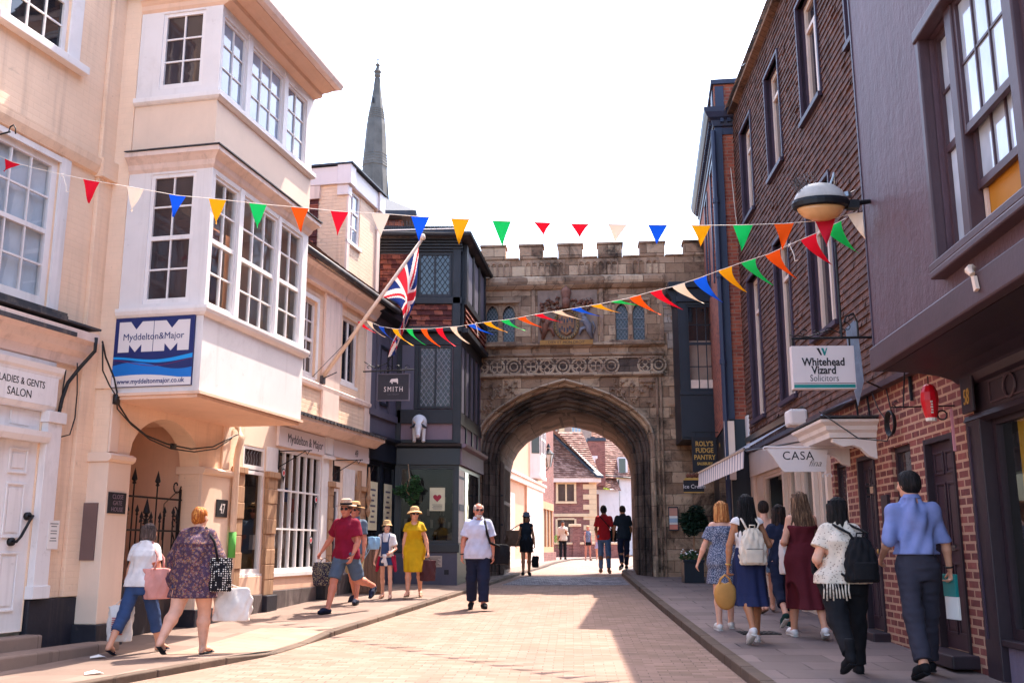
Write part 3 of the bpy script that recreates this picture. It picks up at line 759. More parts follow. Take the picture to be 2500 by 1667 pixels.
# ------------------------------------------------------------------ bay-windowed building over the passage
B = frame_thing('bay_house', 'cream house with white two storey bay over an arched gateway, number 47', 'building', -4.89, 12.04, 77.5)
AX0, AX1, AZ, AR = .45, 2.17, 2.47, .60       # archway
w = MB()
holes_wall(w, 0, 3.42, .1, 3.3, [(AX0, AX1, .1, AZ+AR)], 0, .3)
N = 28; pts = [(AX0 + (AX1-AX0)*i/N, AZ + AR*math.sqrt(max(0, 1-(2*i/N-1)**2))) for i in range(N+1)]
for (a, za), (b, zb) in zip(pts[:-1], pts[1:]):
    w.face([(a, 0, za), (b, 0, zb), (b, 0, AZ+AR), (a, 0, AZ+AR)]); w.face([(a, 0, za), (a, .3, za), (b, .3, zb), (b, 0, zb)])
w.face([(0, 0, .55), (0, .32, .55), (0, .32, 3.3), (0, 0, 3.3)])
holes_wall(w, -.02, 3.0, 3.3, 8.9, [(.05, 2.8, 3.4, 8.2)], 0, .1)
shell(w, -.02, 3.0, 0, 6, 3.3, 8.9, sides='lrb')
w.build('wall', M['cream_smooth'], B)
# passage behind the arch
m = MB(); m.face([(AX0-.05, .3, .0), (AX0-.05, 1.9, 0), (AX0-.05, 1.9, 3.1), (AX0-.05, .3, 3.1)]); m.face([(AX1+.05, .3, 0), (AX1+.05, 1.9, 0), (AX1+.05, 1.9, 3.1), (AX1+.05, .3, 3.1)])
m.face([(AX0-.05, 1.9, 0), (AX1+.05, 1.9, 0), (AX1+.05, 1.9, 3.1), (AX0-.05, 1.9, 3.1)]); m.face([(AX0-.05, .3, 3.1), (AX1+.05, .3, 3.1), (AX1+.05, 1.9, 3.1), (AX0-.05, 1.9, 3.1)])
m.build('passage', M['peach_render'], B)
# piers
m = MB()
for x0, x1 in ((-.02, AX0-.005), (AX1+.005, 2.98)):
    m.box(x0, x1, -.05, .33, .52, AZ-.06)
    mould(m, x0-.03, x1+.03, [(-.05, AZ-.06), (-.09, AZ-.03), (-.10, AZ+.02), (-.05, AZ+.05), (.36, AZ+.05), (.36, AZ-.06)])
m.box(.0, .18, -.03, -.001, AZ+.06, 3.2); m.box(2.75, 2.97, -.03, -.001, AZ+.06, 3.2)
m.build('pier', M['apron'], B, bevel=.008)
m = MB(); m.box(-.06, AX0+.03, -.09, .36, 0, .52); m.box(AX1-.02, 3.43, -.08, .3, .1, .56); m.build('plinth', M['black_plinth'], B, bevel=.01)
m = MB(); m.box(-.045, -.021, .04, .30, 1.25, 1.92); m.build('notice_panel', plain('bronze_panel', '#6d5450', 0.5, .1, 3, .2, 20), B)
P_ = MB().box(.02, .37, -.066, -.051, 1.80, 2.05).build('name_plaque', M['ink'], B)
for t_, z in (('CLOSE', 1.975), ('GATE', 1.90), ('HOUSE', 1.825)): text('lettering', t_, .075, P_, M['panel_pink'], .195, -.068, z, extrude=.001)
P_ = MB().box(2.60, 2.92, -.066, -.051, 1.83, 2.08).build('number_plaque', M['ink'], B)
text('lettering', '47', .2, P_, M['sign_white'], 2.76, -.068, 1.885, extrude=.001, serif=.02, sx=.8)
m = MB(); m.tube([(3.1, -.05, 3.2), (3.06, -.16, 3.02), (3.05, -.12, 2.85), (3.05, -.1, 2.7), (3.05, -.1, .4)], .05, 10); m.build('drainpipe', M['apron'], B, smooth=True)
MB().lathe([(.054, 1.25), (.054, 1.62)], (3.05, -.1, 0), 12).build('green_sleeve', colour('pipe_green', '#5aa84a'), B, smooth=True)
# bay
PB = -1.17
m = MB()
hl = [(.08, .72, 4.30, 6.0), (.84, 1.88, 4.26, 6.0), (1.97, 2.72, 4.30, 6.0)]
hu = [(.06, .70, 7.12, 8.17), (.84, 1.84, 7.10, 8.17), (1.97, 2.66, 7.08, 8.17)]
holes_wall(m, 0, 2.9, 3.25, 6.1, hl, PB, .08); holes_wall(m, 0, 2.9, 6.99, 8.5, hu, PB, .08)
m.box(-.0, 2.9, PB, PB+.02, 3.2, 3.25)
body = MB()      # both end faces, built flat then turned
for xe, hs in ((0, [(.32, .95, 4.34, 6.03), (.32, .93, 7.2, 8.27)]), (2.9, [])):
    e = MB(); holes_wall(e, 0, 1.17, 3.2, 6.1, [q for q in hs if q[3] < 6.1], 0, .07); holes_wall(e, 0, 1.17, 6.99, 8.5, [q for q in hs if q[2] > 6.1], 0, .07)
    Mx = Matrix(((0, 1 if xe == 0 else -1, 0, xe), (-1, 0, 0, 0), (0, 0, 1, 0), (0, 0, 0, 1))); m.add(e, Mx)
m.build('bay', M['grey_white'], B)
m = MB(); m.box(.003, 2.897, PB+.004, -.001, 6.34, 6.985); m.build('apron', M['apron'], B)
m = MB(); m.box(.004, 2.896, PB+.021, -.001, 3.16, 3.199); m.box(-.03, 2.93, PB-.03, 0, 3.2, 3.235); m.build('soffit', M['peach_render'], B)
def ring(mb, prof, x0=0.0, x1=2.9, yb=PB, kx=1.0):
    """a moulding that runs round the three sides of the bay; prof = (projection, z)"""
    rows = [[(x0 - p*kx, 0.0, z), (x0 - p*kx, yb - p, z), (x1 + p*kx, yb - p, z), (x1 + p*kx, 0.0, z)] for p, z in prof]
    for a, b in zip(rows, rows[1:] + rows[:1]):
        for i in range(3): mb.face([a[i], a[i+1], b[i+1], b[i]])
    return mb
m = MB(); ring(m, [(0, 6.06), (.03, 6.1), (.05, 6.16), (.11, 6.22), (.14, 6.24), (.14, 6.3), (0, 6.34)]); m.build('cornice', M['cream_paint'], B)
m = MB(); ring(m, [(.0, 6.345), (.16, 6.305), (.16, 6.32), (0, 6.37)]); m.build('flashing', M['lead'], B)
m = MB(); ring(m, [(0, 4.16), (.03, 4.17), (.06, 4.2), (.075, 4.24), (.075, 4.28), (0, 4.3)]); ring(m, [(0, 6.98), (.03, 6.99), (.06, 7.02), (.06, 7.08), (0, 7.1)]); m.build('sill_band', M['white_paint'], B)
m = MB(); ring(m, [(0, 8.3), (.12, 8.34), (.13, 8.4), (.22, 8.42), (.32, 8.46), (.33, 8.52), (0, 8.54)], yb=PB, kx=.2); m.build('eaves', M['peach_render'], B)
m = MB(); ring(m, [(.33, 8.46), (.42, 8.46), (.45, 8.52), (.45, 8.56), (.36, 8.56)], kx=.2); m.build('gutter', M['cream_paint'], B)
m = MB(); slope_rows(m, (-.1, PB-.38, 8.55), (3.0, PB-.38, 8.55), (0, 2.6, 1.7), .2, .025)
m.face([(-.1, PB-.38, 8.55), (-.1, PB+2.2, 8.55), (-.1, PB+2.2, 10.2)]); m.face([(3.0, PB-.38, 8.55), (3.0, PB+2.2, 8.55), (3.0, PB+2.2, 10.2)])
m.build('roof', M['roof_old'], B)
for h, c in zip(hl, (2, 3, 2)): window(B, h[0], h[1], h[2], h[3], c, (2, 2), PB+.02, gm='glass_clear', fw=.045, meet=.5)
for h, c in zip(hu, (2, 3, 2)): window(B, h[0], h[1], h[2], h[3], c, 3, PB+.02, gm='glass_painted_sky', fw=.04, bw=.018)
for h, r in (((.32, .95, 4.34, 6.03), (2, 2)), ((.32, .93, 7.2, 8.27), 3)):
    q = window(None, h[0], h[1], h[2], h[3], 2, r, .012, gm='glass_brown' , fw=.05, meet=.5 if isinstance(r, tuple) else None)
    q.parent = B; q.rotation_euler = (0, 0, rad(-90))
m = MB(); m.box(.02, 2.88, PB+.13, -.02, 6.03, 6.08); m.build('ceiling', M['white_paint'], B); m = MB(); m.box(.02, 2.88, PB+.13, .3, 4.1, 4.16).box(.0, 2.9, .3, .34, 4.0, 6.2); m.build('bay_room', colour('room_beige', '#8a7465', var=.3), B)
m = MB()
for x0, x1 in ((.10, .26), (.56, .70), (.88, 1.02), (1.72, 1.86), (2.0, 2.12), (2.58, 2.7)):
    n = 6
    for i in range(n): a, b = x0 + (x1-x0)*i/n, x0 + (x1-x0)*(i+1)/n; m.face([(a, PB+.16+.025*(i % 2), 4.2), (b, PB+.16+.025*((i+1) % 2), 4.2), (b, PB+.16+.025*((i+1) % 2), 6.0), (a, PB+.16+.025*(i % 2), 6.0)])
m.build('curtain', colour('bay_curtain', '#b59a84', var=.2), B)
# corner posts of the bay
m = MB()
for x0, x1 in ((.725, .835), (1.885, 1.965)): m.box(x0, x1, PB-.012, PB-.001, 4.3, 6.05)
for x0, x1 in ((.705, .835), (1.845, 1.965)): m.box(x0, x1, PB-.012, PB-.001, 7.11, 8.25)
m.build('mullion', M['white_paint'], B)

# company sign board on the end of the bay
S = thing('company_sign', 'navy and blue estate agent sign board lettered Myddelton&Major on the bay end', 'sign', (-4.89, 12.04, 0), rad(-12.5))
# local x runs outward along the bay end, local -y looks at the camera
MB().box(.0, 1.075, -.03, -.004, 3.305, 4.165).build('board', M['navy'], S)
def sheet(name, mat, polys, y):
    m = MB()
    for p in polys: m.prism(p, y, y + .0012)
    return m.build(name, M[mat], S)
mz0, mz1 = 3.735, 4.115; xm = .53
def Mpoly(x0, x1):
    w_ = x1 - x0; zz = lambda t: mz0 + (mz1-mz0)*t
    top = [(x0, zz(.62)), (x0, zz(1)), (x0+.33*w_, zz(1)), (x0+.5*w_, zz(.74)), (x0+.67*w_, zz(1)), (x1, zz(1)), (x1, zz(.62))]
    mid = [(x0, zz(.36)), (x0, zz(.62)), (x1, zz(.62)), (x1, zz(.36))]
    bot = [(x0, zz(.36)), (x0, zz(0)), (x0+.31*w_, zz(0)), (x0+.31*w_, zz(.24)), (x0+.5*w_, zz(.0)), (x0+.69*w_, zz(.24)), (x0+.69*w_, zz(0)), (x1, zz(0)), (x1, zz(.36))]
    bl = [(x0, zz(.36)), (x0, zz(0)), (x0+.31*w_, zz(0)), (x0+.31*w_, zz(.24)), (x0+.34*w_, zz(.24)), (x0+.34*w_, zz(.36))]
    return [top, mid, [(x0, zz(0)), (x0+.32*w_, zz(0)), (x0+.32*w_, zz(.36)), (x0, zz(.36))], [(x0+.32*w_, zz(.36)), (x0+.32*w_, zz(.25)), (x0+.5*w_, zz(0)), (x0+.68*w_, zz(.25)), (x0+.68*w_, zz(.36))], [(x0+.68*w_, zz(0)), (x1, zz(0)), (x1, zz(.36)), (x0+.68*w_, zz(.36))]]
sheet('emblem', 'sign_white', Mpoly(.055, xm-.004) + Mpoly(xm+.004, 1.015), -.0312)
text('lettering', 'Myddelton&Major', .118, S, M['navy'], xm, -.0332, 3.885, extrude=.0008, sx=.96)
def band(f0, f1): 
    n = 24; xs = [.004 + 1.067*i/n for i in range(n+1)]
    return [[(a, f0(a)), (b, f0(b)), (b, f1(b)), (a, f1(a))] for a, b in zip(xs[:-1], xs[1:])]
lo = lambda x: 3.45 + .035*sin(pi*x/1.075*1.1)
sheet('white_panel', 'sign_white', band(lambda x: 3.31, lambda x: 3.435 + .03*sin(pi*min(1, x/.9)) - .03*x), -.0312)
sheet('blue_wave', 'sign_blue', band(lambda x: 3.437 + .03*sin(pi*min(1, x/.9)) - .03*x, lambda x: 3.56 + .05*sin(2*pi*x/1.25+.2)+.0*x), -.0312)
sheet('light_wave', 'sign_light', band(lambda x: 3.625 - .03*sin(2*pi*(x-.3)/1.3) + (.0 if x > .3 else (.3-x)*.0), lambda x: 3.64 + max(0, x-.3)*.035 - .03*sin(2*pi*(x-.3)/1.3) + .012), -.0314)
sheet('purple_line', 'sign_purple', band(lambda x: 3.598 - .045*sin(2*pi*(x-.25)/1.3), lambda x: 3.606 - .045*sin(2*pi*(x-.25)/1.3)), -.0316)
text('lettering', 'www.myddeltonmajor.co.uk', .083, S, M['navy'], xm, -.0332, 3.345, extrude=.0008, offset=.0012, sx=.95)

# black cables that loop under the bay
c = thing('cable_run', 'thin black cables sagging under the white bay across the archway', 'cable', (-4.89, 12.04, 0), rad(77.5))
m = MB(); m.tube([(-.62, -.25, 3.75), (-.35, -.12, 3.62), (-.12, -.1, 3.4), (-.03, -.09, 3.25), (.0, -.09, 3.12), (.3, -.07, 2.93), (.7, -.06, 2.8), (1.2, -.06, 2.74), (1.8, -.06, 2.73), (2.4, -.06, 2.82), (2.95, -.06, 3.02), (3.15, -.05, 3.08)], .011, 6)
m.tube([(-.6, -.24, 3.72), (-.4, -.13, 3.45), (-.2, -.1, 3.3), (-.03, -.085, 3.2), (.02, -.08, 3.05), (.35, -.065, 2.9), (.8, -.055, 2.76), (1.3, -.055, 2.69), (1.9, -.055, 2.70), (2.5, -.055, 2.8), (2.95, -.055, 3.0)], .009, 6)
m.box(1.3, 1.4, -.08, -.045, 2.70, 2.76); m.box(-.06, .02, -.11, -.06, 3.1, 3.22); m.build('cable', M['cable'], c, smooth=True)

# wrought iron gate in the archway
G = thing('iron_gate', 'black wrought iron gate with scrolls and spikes closing the archway', 'gate', (-4.89, 12.04, 0), rad(77.5))
m = MB(); gy = .24
def vbar(x, z0, z1, r=.011): m.tube([(x, gy, z0), (x, gy, z1)], r, 6)
def spike(x, z, s=1.0): m.lathe([(.006, 0), (.022*s, .02), (.012*s, .045), (.03*s, .07), (.0, .17*s)], (x, gy, z), 8)
for z in (.95, 1.62, 2.05): m.tube([(AX0+.02, gy, z), (AX1-.02, gy, z)], .013, 6)
for i in range(15):
    x = AX0 + .1 + i*(AX1-AX0-.2)/14; tall = i in (4, 9)
    if i in (2, 12): continue
    vbar(x, .95, 2.2 if tall else (1.80 if i % 2 else 1.72))
    spike(x, 2.2 if tall else (1.80 if i % 2 else 1.72), 1.3 if tall else .9)
def scroll(cx, cz, r, a0, n, sgn=1, w=.01):
    m.tube([(cx + sgn*r*(1-.85*k/n)*cos(a0 + k*.5), gy, cz + r*(1-.85*k/n)*sin(a0 + k*.5)) for k in range(n+1)], w, 6)
for x, sg in ((AX1-.12, -1), (AX0+.12, 1)):
    m.tube([(x + sg*-.06, gy, .95), (x + sg*-.06, gy, 2.2)], .02, 6); scroll(x + sg*.05, 2.24, .12, pi, 12, sg); scroll(x + sg*.05, 1.86, .09, pi/2, 9, sg); scroll(x+sg*.05, 1.75, .07, -pi/2, 9, sg)
    m.tube([(x + sg*.1, gy, 1.62), (x + sg*.02, gy, 1.5), (x + sg*.1, gy, 1.35), (x+sg*.02, gy, 1.2), (x+sg*.1, gy, .98)], .01, 6)
cx = (AX0+AX1)/2; scroll(cx-.07, 1.72, .08, 0, 9, -1); scroll(cx+.07, 1.72, .08, 0, 9, 1); scroll(cx+.09, 1.5, .07, pi/2, 10, 1); scroll(cx-.09, 1.5, .07, pi/2, 10, -1); spike(cx, 1.78, 1.6)
m.lathe([(.0, 1.62), (.04, 1.66), (.02, 1.7), (.035, 1.74), (0, 1.8)], (cx, gy, 0), 10)
m.build('ironwork', M['iron'], G, smooth=False)
MB().box(AX0+.01, AX1-.01, gy-.02, gy+.02, .28, .94).build('lower_panel', M['black_plinth'], G, bevel=.006)
MB().tube([(AX1+.03, .32, 2.2), (AX1-.03, .5, 2.0), (AX1-.03, .5, 1.5)], .006, 5).build('bell_wire', M['cable'], G)

# ------------------------------------------------------------------ shop, number 49
B = frame_thing('cream_shop', 'cream painted brick shop number 49 with small paned shopfront and upstairs sashes', 'building', -4.89, 12.04, 77.5)
hw = [(3.45, 4.18, 1.0, 2.96), (4.62, 6.45, 1.0, 3.02), (6.96, 7.38, .5, 2.52), (7.0, 7.4, 2.62, 2.92)]
h1 = [(5.42, 5.98, 4.42, 5.82), (7.24, 8.08, 4.56, 5.88)]
w = MB(); holes_wall(w, 3.43, 8.79, .3, 3.5, hw, 0.003, .1); w.build('shopfront_wall', M['apron'], B)
w = MB(); holes_wall(w, 3.01, 8.77, 3.5, 6.42, h1, 0, .12); shell(w, 3.01, 8.77, 0, 6, .0, 6.42, sides='rb'); w.build('wall', M['cream_brick'], B)
m = MB(); m.box(6.28, 7.06, -.05, -.001, 3.7, 6.2); mould(m, 3.01, 8.8, [(0, 4.22), (-.05, 4.24), (-.06, 4.32), (0, 4.36)]); m.box(8.5, 8.8, -.03, -.001, 3.6, 6.3); m.build('pilaster', M['cream_paint'], B, bevel=.006)
m = MB(); m.box(3.01, 8.8, -.12, .0, 6.1, 6.4); mould(m, 3.01, 8.9, [(0, 6.4), (-.3, 6.4), (-.3, 6.36), (-.2, 6.32), (-.13, 6.2), (-.06, 6.12), (0, 6.1)]); m.build('eaves', M['cream_paint'], B)
m = MB(); m.tube([(2.95, -.37, 6.45), (9.5, -.37, 6.44)], .06, 8); m.build('gutter', M['lead'], B, smooth=True)
m = MB(); slope_rows(m, (3.0, -.36, 6.5), (10.4, -.36, 6.5), (0, 3.6, 2.9), .17, .03); m.face([(10.4, -.36, 6.5), (10.4, 3.24, 6.5), (10.4, 3.24, 9.4)]); m.build('roof', M['roof_old'], B)
m = MB(); m.box(8.78, 10.4, -.3, 2, 6.3, 6.46); m.build('soffit', M['timber_black'], B)
m = MB(); mould(m, 4.45, 9.0, [(0, 3.68), (-.3, 3.6), (-.3, 3.53), (-.22, 3.5), (-.12, 3.42), (-.03, 3.40), (0, 3.40)]); m.build('cornice', M['cream_paint'], B)
m = MB(); m.box(4.6, 9.05, -.33, -.02, 3.605, 3.64)
for i in range(26): m.box(4.7+i*.165, 4.7+i*.165+.1, -.34, -.31, 3.58, 3.63)
m.build('flashing', M['lead'], B)
m = MB(); m.box(4.55, 6.45, -.05, 0, 3.05, 3.38).box(6.9, 8.77, -.05, 0, 3.08, 3.39); f = m.build('fascia', M['fascia_white'], B)
text('lettering', 'Myddelton & Major', .215, f, M['ink'], 5.62, -.053, 3.14, extrude=.001, sx=.88)
text('lettering', '49', .2, f, M['ink'], 8.05, -.053, 3.16, extrude=.001, sx=.9)
m = MB(); m.box(6.46, 6.74, -.03, 0, .6, 3.0); mould(m, 6.44, 6.9, [(0, 3.0), (-.09, 3.0), (-.1, 3.05), (0, 3.09)]); m.box(6.5, 6.84, -.06, 0, 3.09, 3.4); m.box(4.2, 4.6, -.02, 0, 2.55, 3.0); m.build('pilaster', M['white_paint'], B, bevel=.006)
for x0, x1, z0 in ((3.12, 3.42, .34), (4.21, 4.55, .42), (6.74, 6.93, .6), (8.16, 8.62, .9)):
    m = MB(); n = 9
    for i in range(n):
        a, b = z0 + (2.56-z0)*i/n, z0 + (2.56-z0)*(i+1)/n; j = random.uniform(-.008, .008)
        m.box(x0+j, x1-j*.5, -.07+j, .0, a, b)
    m.box(x0-.03, x1+.03, -.1, .0, 2.5, 2.6); m.build('post', M['old_wood'], B, bevel=.012)
m = MB(); m.box(8.15, 8.25, -.1, -.04, 1.6, 2.9); m.lathe([(.02, 2.0), (.05, 2.1), (.02, 2.2), (.06, 2.35), (.03, 2.45), (.04, 2.6), (.015, 3.0)], (8.6, -.12, 0), 10); m.build('carved_post', M['old_wood'], B)
window(B, 3.45, 4.18, 1.0, 2.58, 1, 1, .01, gm='glass_clear', fw=.055, sill=.03)
tr = window(B, 3.45, 4.18, 2.6, 2.96, 1, 1, .01, gm='glass_brown', fw=.05)
m = MB()
for k in range(5): m.tube([(3.55+.1*k, .03, 2.66), (3.6+.09*k, .03, 2.76), (3.54+.1*k, .03, 2.84), (3.6+.1*k, .03, 2.91)], .005, 4)
m.build('leading', M['lead_came'], tr)
mw = window(B, 4.62, 6.45, 1.0, 3.02, 6, 3, .0, gm='glass_clear', fw=.05, bw=.03, d=.08, sill=.06)
# dark room with lit shelves, and the round stickers on the panes
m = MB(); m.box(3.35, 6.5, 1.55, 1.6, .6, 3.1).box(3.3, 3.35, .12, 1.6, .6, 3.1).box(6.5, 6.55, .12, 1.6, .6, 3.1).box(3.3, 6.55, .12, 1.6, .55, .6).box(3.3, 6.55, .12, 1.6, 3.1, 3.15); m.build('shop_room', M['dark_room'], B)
m = MB(); m.box(5.35, 6.45, .5, .52, .95, 3.0); m.build('display_screen', colour('screen_beige', '#a58c7c'), B)
rr = random.Random(3)
for q in range(7):
    x = 4.7 + q*.24; z = 1.1 + rr.random()*1.1; MB().box(x, x+.17, .35+.1*rr.random(), .37+.1, z, z+.24).build('display_card', colour('card_%d' % (q % 4), ('#b9a7a0', '#4a5f86', '#8c4b44', '#5a5450')[q % 4]), mw)
for x, z in ((4.88, 2.62), (6.26, 2.24), (6.1, 1.52)):
    s_ = MB().prism([(x + .075*cos(a), z + .075*sin(a)) for a in [k*pi/10 for k in range(20)]] , -.004, -.001); s_.prism([(x-.05, z-.05), (x+.05, z-.05), (x, z-.16)], -.0042, -.0012)
    st = s_.build('round_sticker', M['ink'], mw)
    MB().prism([(x + .055*cos(a), z + .055*sin(a)) for a in [k*pi/10 for k in range(20)]], -.006, -.0045).build('ring', M['sign_white'], st)
    MB().prism([(x + .036*cos(a), z + .036*sin(a)) for a in [k*pi/10 for k in range(20)]], -.008, -.0065).build('disc', M['lantern_red'], st)
dd = MB(); dd.box(6.96, 7.38, .03, .08, .5, .95).box(6.96, 7.03, .03, .08, .95, 2.5).box(7.31, 7.38, .03, .08, .95, 2.5).box(7.03, 7.31, .032, .078, 2.44, 2.5)
dr = dd.build('door', M['white_paint'], B); MB().face([(7.02, .055, .94), (7.32, .055, .94), (7.32, .055, 2.46), (7.02, .055, 2.46)]).build('pane', M['glass_brown'], dr)
window(B, 7.0, 7.4, 2.62, 2.92, 1, 1, .02, gm='glass_brown', fw=.03, fm='ink')
m = MB(); m.box(7.5, 8.08, -.02, -.0, .7, 2.9); m.build('panel', M['white_paint'], B)
m = MB(); m.box(3.43, 4.24, -.06, 0.004, .0, .68).box(4.55, 6.62, -.06, 0.004, .0, .72).box(7.4, 8.8, -.05, .004, 0, .9); m.build('plinth', M['stone_plinth'], B, bevel=.012)
m = MB(); m.box(4.2, 4.58, -.14, -.001, .0, .66); m.build('block', M['black_plinth'], B, bevel=.015)
m = MB(); m.box(4.56, 6.5, -.04, -.001, .72, .98).box(3.44, 4.2, -.04, -.001, .68, .96); m.build('stall_riser', M['stall_peach'], B, bevel=.006)
for x, z in ((4.6, 2.98), (6.92, 3.02)):
    m = MB(); m.tube([(x, -.04, z), (x, -.04, z-.32)], .014, 6); m.tube([(x, -.05, z-.02), (x, -.62, z-.02)], .009, 6); m.tube([(x, -.05, z-.28), (x, -.5, z-.03)], .008, 6); m.tube([(x, -.5, z-.02), (x, -.54, z-.09), (x, -.58, z-.02)], .008, 6)
    m.build('sign_bracket', M['iron'], B)
q = window(B, 5.42, 5.98, 4.42, 5.82, 2, (2, 2), .05, gm='glass_brown', fw=.06, meet=.48, sill=.05)
q = window(B, 7.24, 8.08, 4.56, 5.88, 2, 1, .05, gm='glass', fw=.06, casement=[1], sill=.05)
m = MB(); m.box(5.36, 5.42, -.02, 0, 4.4, 5.9).box(5.98, 6.06, -.02, 0, 4.4, 5.9).box(5.42, 5.98, -.02, 0, 5.82, 5.9); m.build('surround', M['white_paint'], B)
# tall attic block with parapet
x0, x1 = 7.32, 9.2
m = MB(); holes_wall(m, x0, x1, 6.3, 9.0, [(7.38, 8.08, 7.48, 8.6)], .05, .1); shell(m, x0, x1, .05, 2.3, 6.3, 9.0); m.build('attic_block', M['cream_brick'], B)
m = MB(); m.box(x0-.04, x0+.16, .0, .25, 8.4, 8.62).box(x1-.2, x1+.05, .0, .25, 8.2, 8.62)
m.box(x0-.05, x1+.05, -.02, 2.35, 8.64, 9.02); m.box(x0-.08, x0+.2, -.06, .24, 8.62, 9.04).box(x1-.24, x1+.1, -.06, .24, 8.62, 9.04); m.build('parapet', M['fascia_white'], B, bevel=.01)
m = MB(); m.box(x0-.1, x1+.12, -.1, 2.4, 9.043, 9.08); m.build('coping', M['slate'], B)
m = MB(); m.box(x0, x0+.14, .01, .049, 6.4, 8.4).box(x1-.18, x1, .01, .049, 6.4, 8.2); m.build('corner_strip', M['cream_paint'], B)
window(B, 7.38, 8.08, 7.48, 8.6, 2, (2, 1), .07, gm='glass_painted_sky', fw=.05, meet=.62, sill=.06)
# tiled cheek behind the attic block
w = MB(); tile_rows(w, 0, 1.9, 6.5, 8.35, row=.13, lip=.02); ob = w.build('tiled_cheek', M['dark_tile'], B, loc=(x0-.012, 2.55, 0), rz=rad(-90))
MB().box(x0-.06, x0-.001, .62, 2.6, 8.35, 8.62).build('cheek_fascia', M['cream_paint'], B)

# ------------------------------------------------------------------ brick house and spire behind the roofs
B = thing('brick_house', 'red tile hung house with dark hipped roof behind the cream attic block', 'building', (-4.3, 27.0, 0), rad(0))
m = MB(); tile_rows(m, -1.6, 1.3, 6, 10.3, row=.12, lip=.02, y=-1.0); e = MB(); tile_rows(e, 0, 3.6, 6, 10.3, row=.12, lip=.02); m.add(e, Matrix.Translation((1.3, -1.0, 0)) @ Matrix.Rotation(rad(90), 4, 'Z'))
m.build('wall', M['red_tile'], B)
m = MB(); m.box(-1.6, -.2, -1.04, -1.02, 6, 10.3); m.build('brick_corner', M['red_brick'], B)
m = MB(); A_, B_, C_, D_ = (-2, -1.4, 10.3), (1.7, -1.4, 10.3), (1.7, 3, 10.3), (-2, 3, 10.3); r0, r1 = (-.1, .4, 11.6), (-.1, 1.6, 11.6)
m.face([A_, B_, r0]).face([B_, C_, r1, r0]).face([C_, D_, r1]).face([D_, A_, r0, r1]); m.box(-2.02, 1.72, -1.42, 3.02, 10.16, 10.29); m.build('roof', M['slate'], B)
S = thing('cathedral_spire', 'tall grey stone cathedral spire rising beyond the rooftops', 'spire', (-29.2, 200, 0))
m = MB(); prof = [(4.1, 60), (2.95, 74), (2.62, 80.5), (2.7, 80.6), (2.5, 83.2), (2.06, 90), (.45, 101)]
m.lathe(prof, n=8)
for k in range(8):
    a = 2*pi*k/8; m.tube([(3.2*cos(a), 3.2*sin(a), 72), (.5*cos(a), .5*sin(a), 101)], [.16, .1], 5)
for z0, z1, s in ((80.6, 83.2, 1.02), (91.5, 93.5, 1.02)):
    r = lambda z: np.interp(z, [74, 80.5, 90, 101], [2.95, 2.64, 2.06, .45])*s
    for j in range(5):
        z = z0 + (z1-z0)*j/4; m.lathe([(float(r(z)), z-.12), (float(r(z))+.07, z), (float(r(z)), z+.12)], n=8)
m.build('stone_spire', M['spire_stone'], S)
m = MB(); m.lathe([(.4, 101), (.75, 101.5), (.55, 102), (.85, 102.4), (.4, 103.2), (.3, 103.8), (.55, 104), (.15, 104.6), (.08, 106.4)], n=10); m.box(-.6, .6, -.06, .06, 105.2, 105.35); m.build('finial', M['spire_stone'], S)
MB().box(-.72, -.32, -1.62, -1.4, 94.6, 95.7).build('lucarne', M['ink'], S)
# ------------------------------------------------------------------ black timbered shop (left of the gate)
B = thing('timber_shop', 'black timbered shop with leaded upper windows and jettied storeys beside the stone gate', 'shop', (0, 22.3, 0))
TB, TG = M['timber_black'], M['timber_grey']
# wall along the street, continuing the line of the cream shop
sw = thing('x', 'x', 'x'); bpy.data.objects.remove(sw)
w = MB(); holes_wall(w, 0, 1.9, 1.45, 3.2, [(.06, .86, 1.5, 3.15), (.98, 1.78, 1.5, 3.15)], 0, .08)
o = w.build('side_shopfront', M['shop_navy'], B, loc=(-2.985, -1.68, 0), rz=rad(77.5))
for x0, x1 in ((.06, .86), (.98, 1.78)):
    q = window(B, x0, x1, 1.5, 3.15, 1, 1, .02, fm='shop_navy', gm='glass', fw=.05); place(q, -2.985, -1.68, rad(77.5))
    p = MB().box(x0+.16, x1-.12, .03, .034, 1.75, 2.75).build('poster', colour('poster_cream', '#d8cfae'), q)
    e = MB()
    for k in range(7): e.box(x0+.26+.05*(k % 3), x1-.24-.04*((k*2) % 3), .027, .0295, 1.9+k*.11, 1.94+k*.11)
    e.build('printed_line', M['timber_grey'], p)
w = MB(); w.box(-.05, 1.95, -.06, .05, 3.2, 3.62); mould(w, -.05, 1.98, [(-.06, 3.62), (-.14, 3.66), (-.14, 3.72), (.05, 3.74), (.05, 3.62)]); o = w.build('side_fascia', M['shop_navy'], B, loc=(-2.985, -1.68, 0), rz=rad(77.5))
w = MB(); w.box(-.02, 1.9, -.04, .05, .3, 1.45); o = w.build('stall_riser', M['smith_grey'], B, loc=(-2.985, -1.68, 0), rz=rad(77.5))
w = MB(); w.box(-.05, 2.2, .0, .3, 3.74, 6.3); o = w.build('side_wall', M['timber_grey'], B, loc=(-2.985, -1.68, 0), rz=rad(77.5))
w = MB(); w.box(-.05, 2.0, -.05, -.001, 4.12, 4.26).box(.35, .5, -.04, -.001, 4.26, 6.2).box(1.15, 1.3, -.04, -.001, 4.26, 6.2); o = w.build('side_beam', M['timber_grey'], B, loc=(-2.985, -1.68, 0), rz=rad(77.5))
q = window(B, .55, 1.1, 4.4, 5.7, 1, 1, -.03, fm='timber_black', gm='glass', fw=.05); place(q, -2.985, -1.68, rad(77.5))
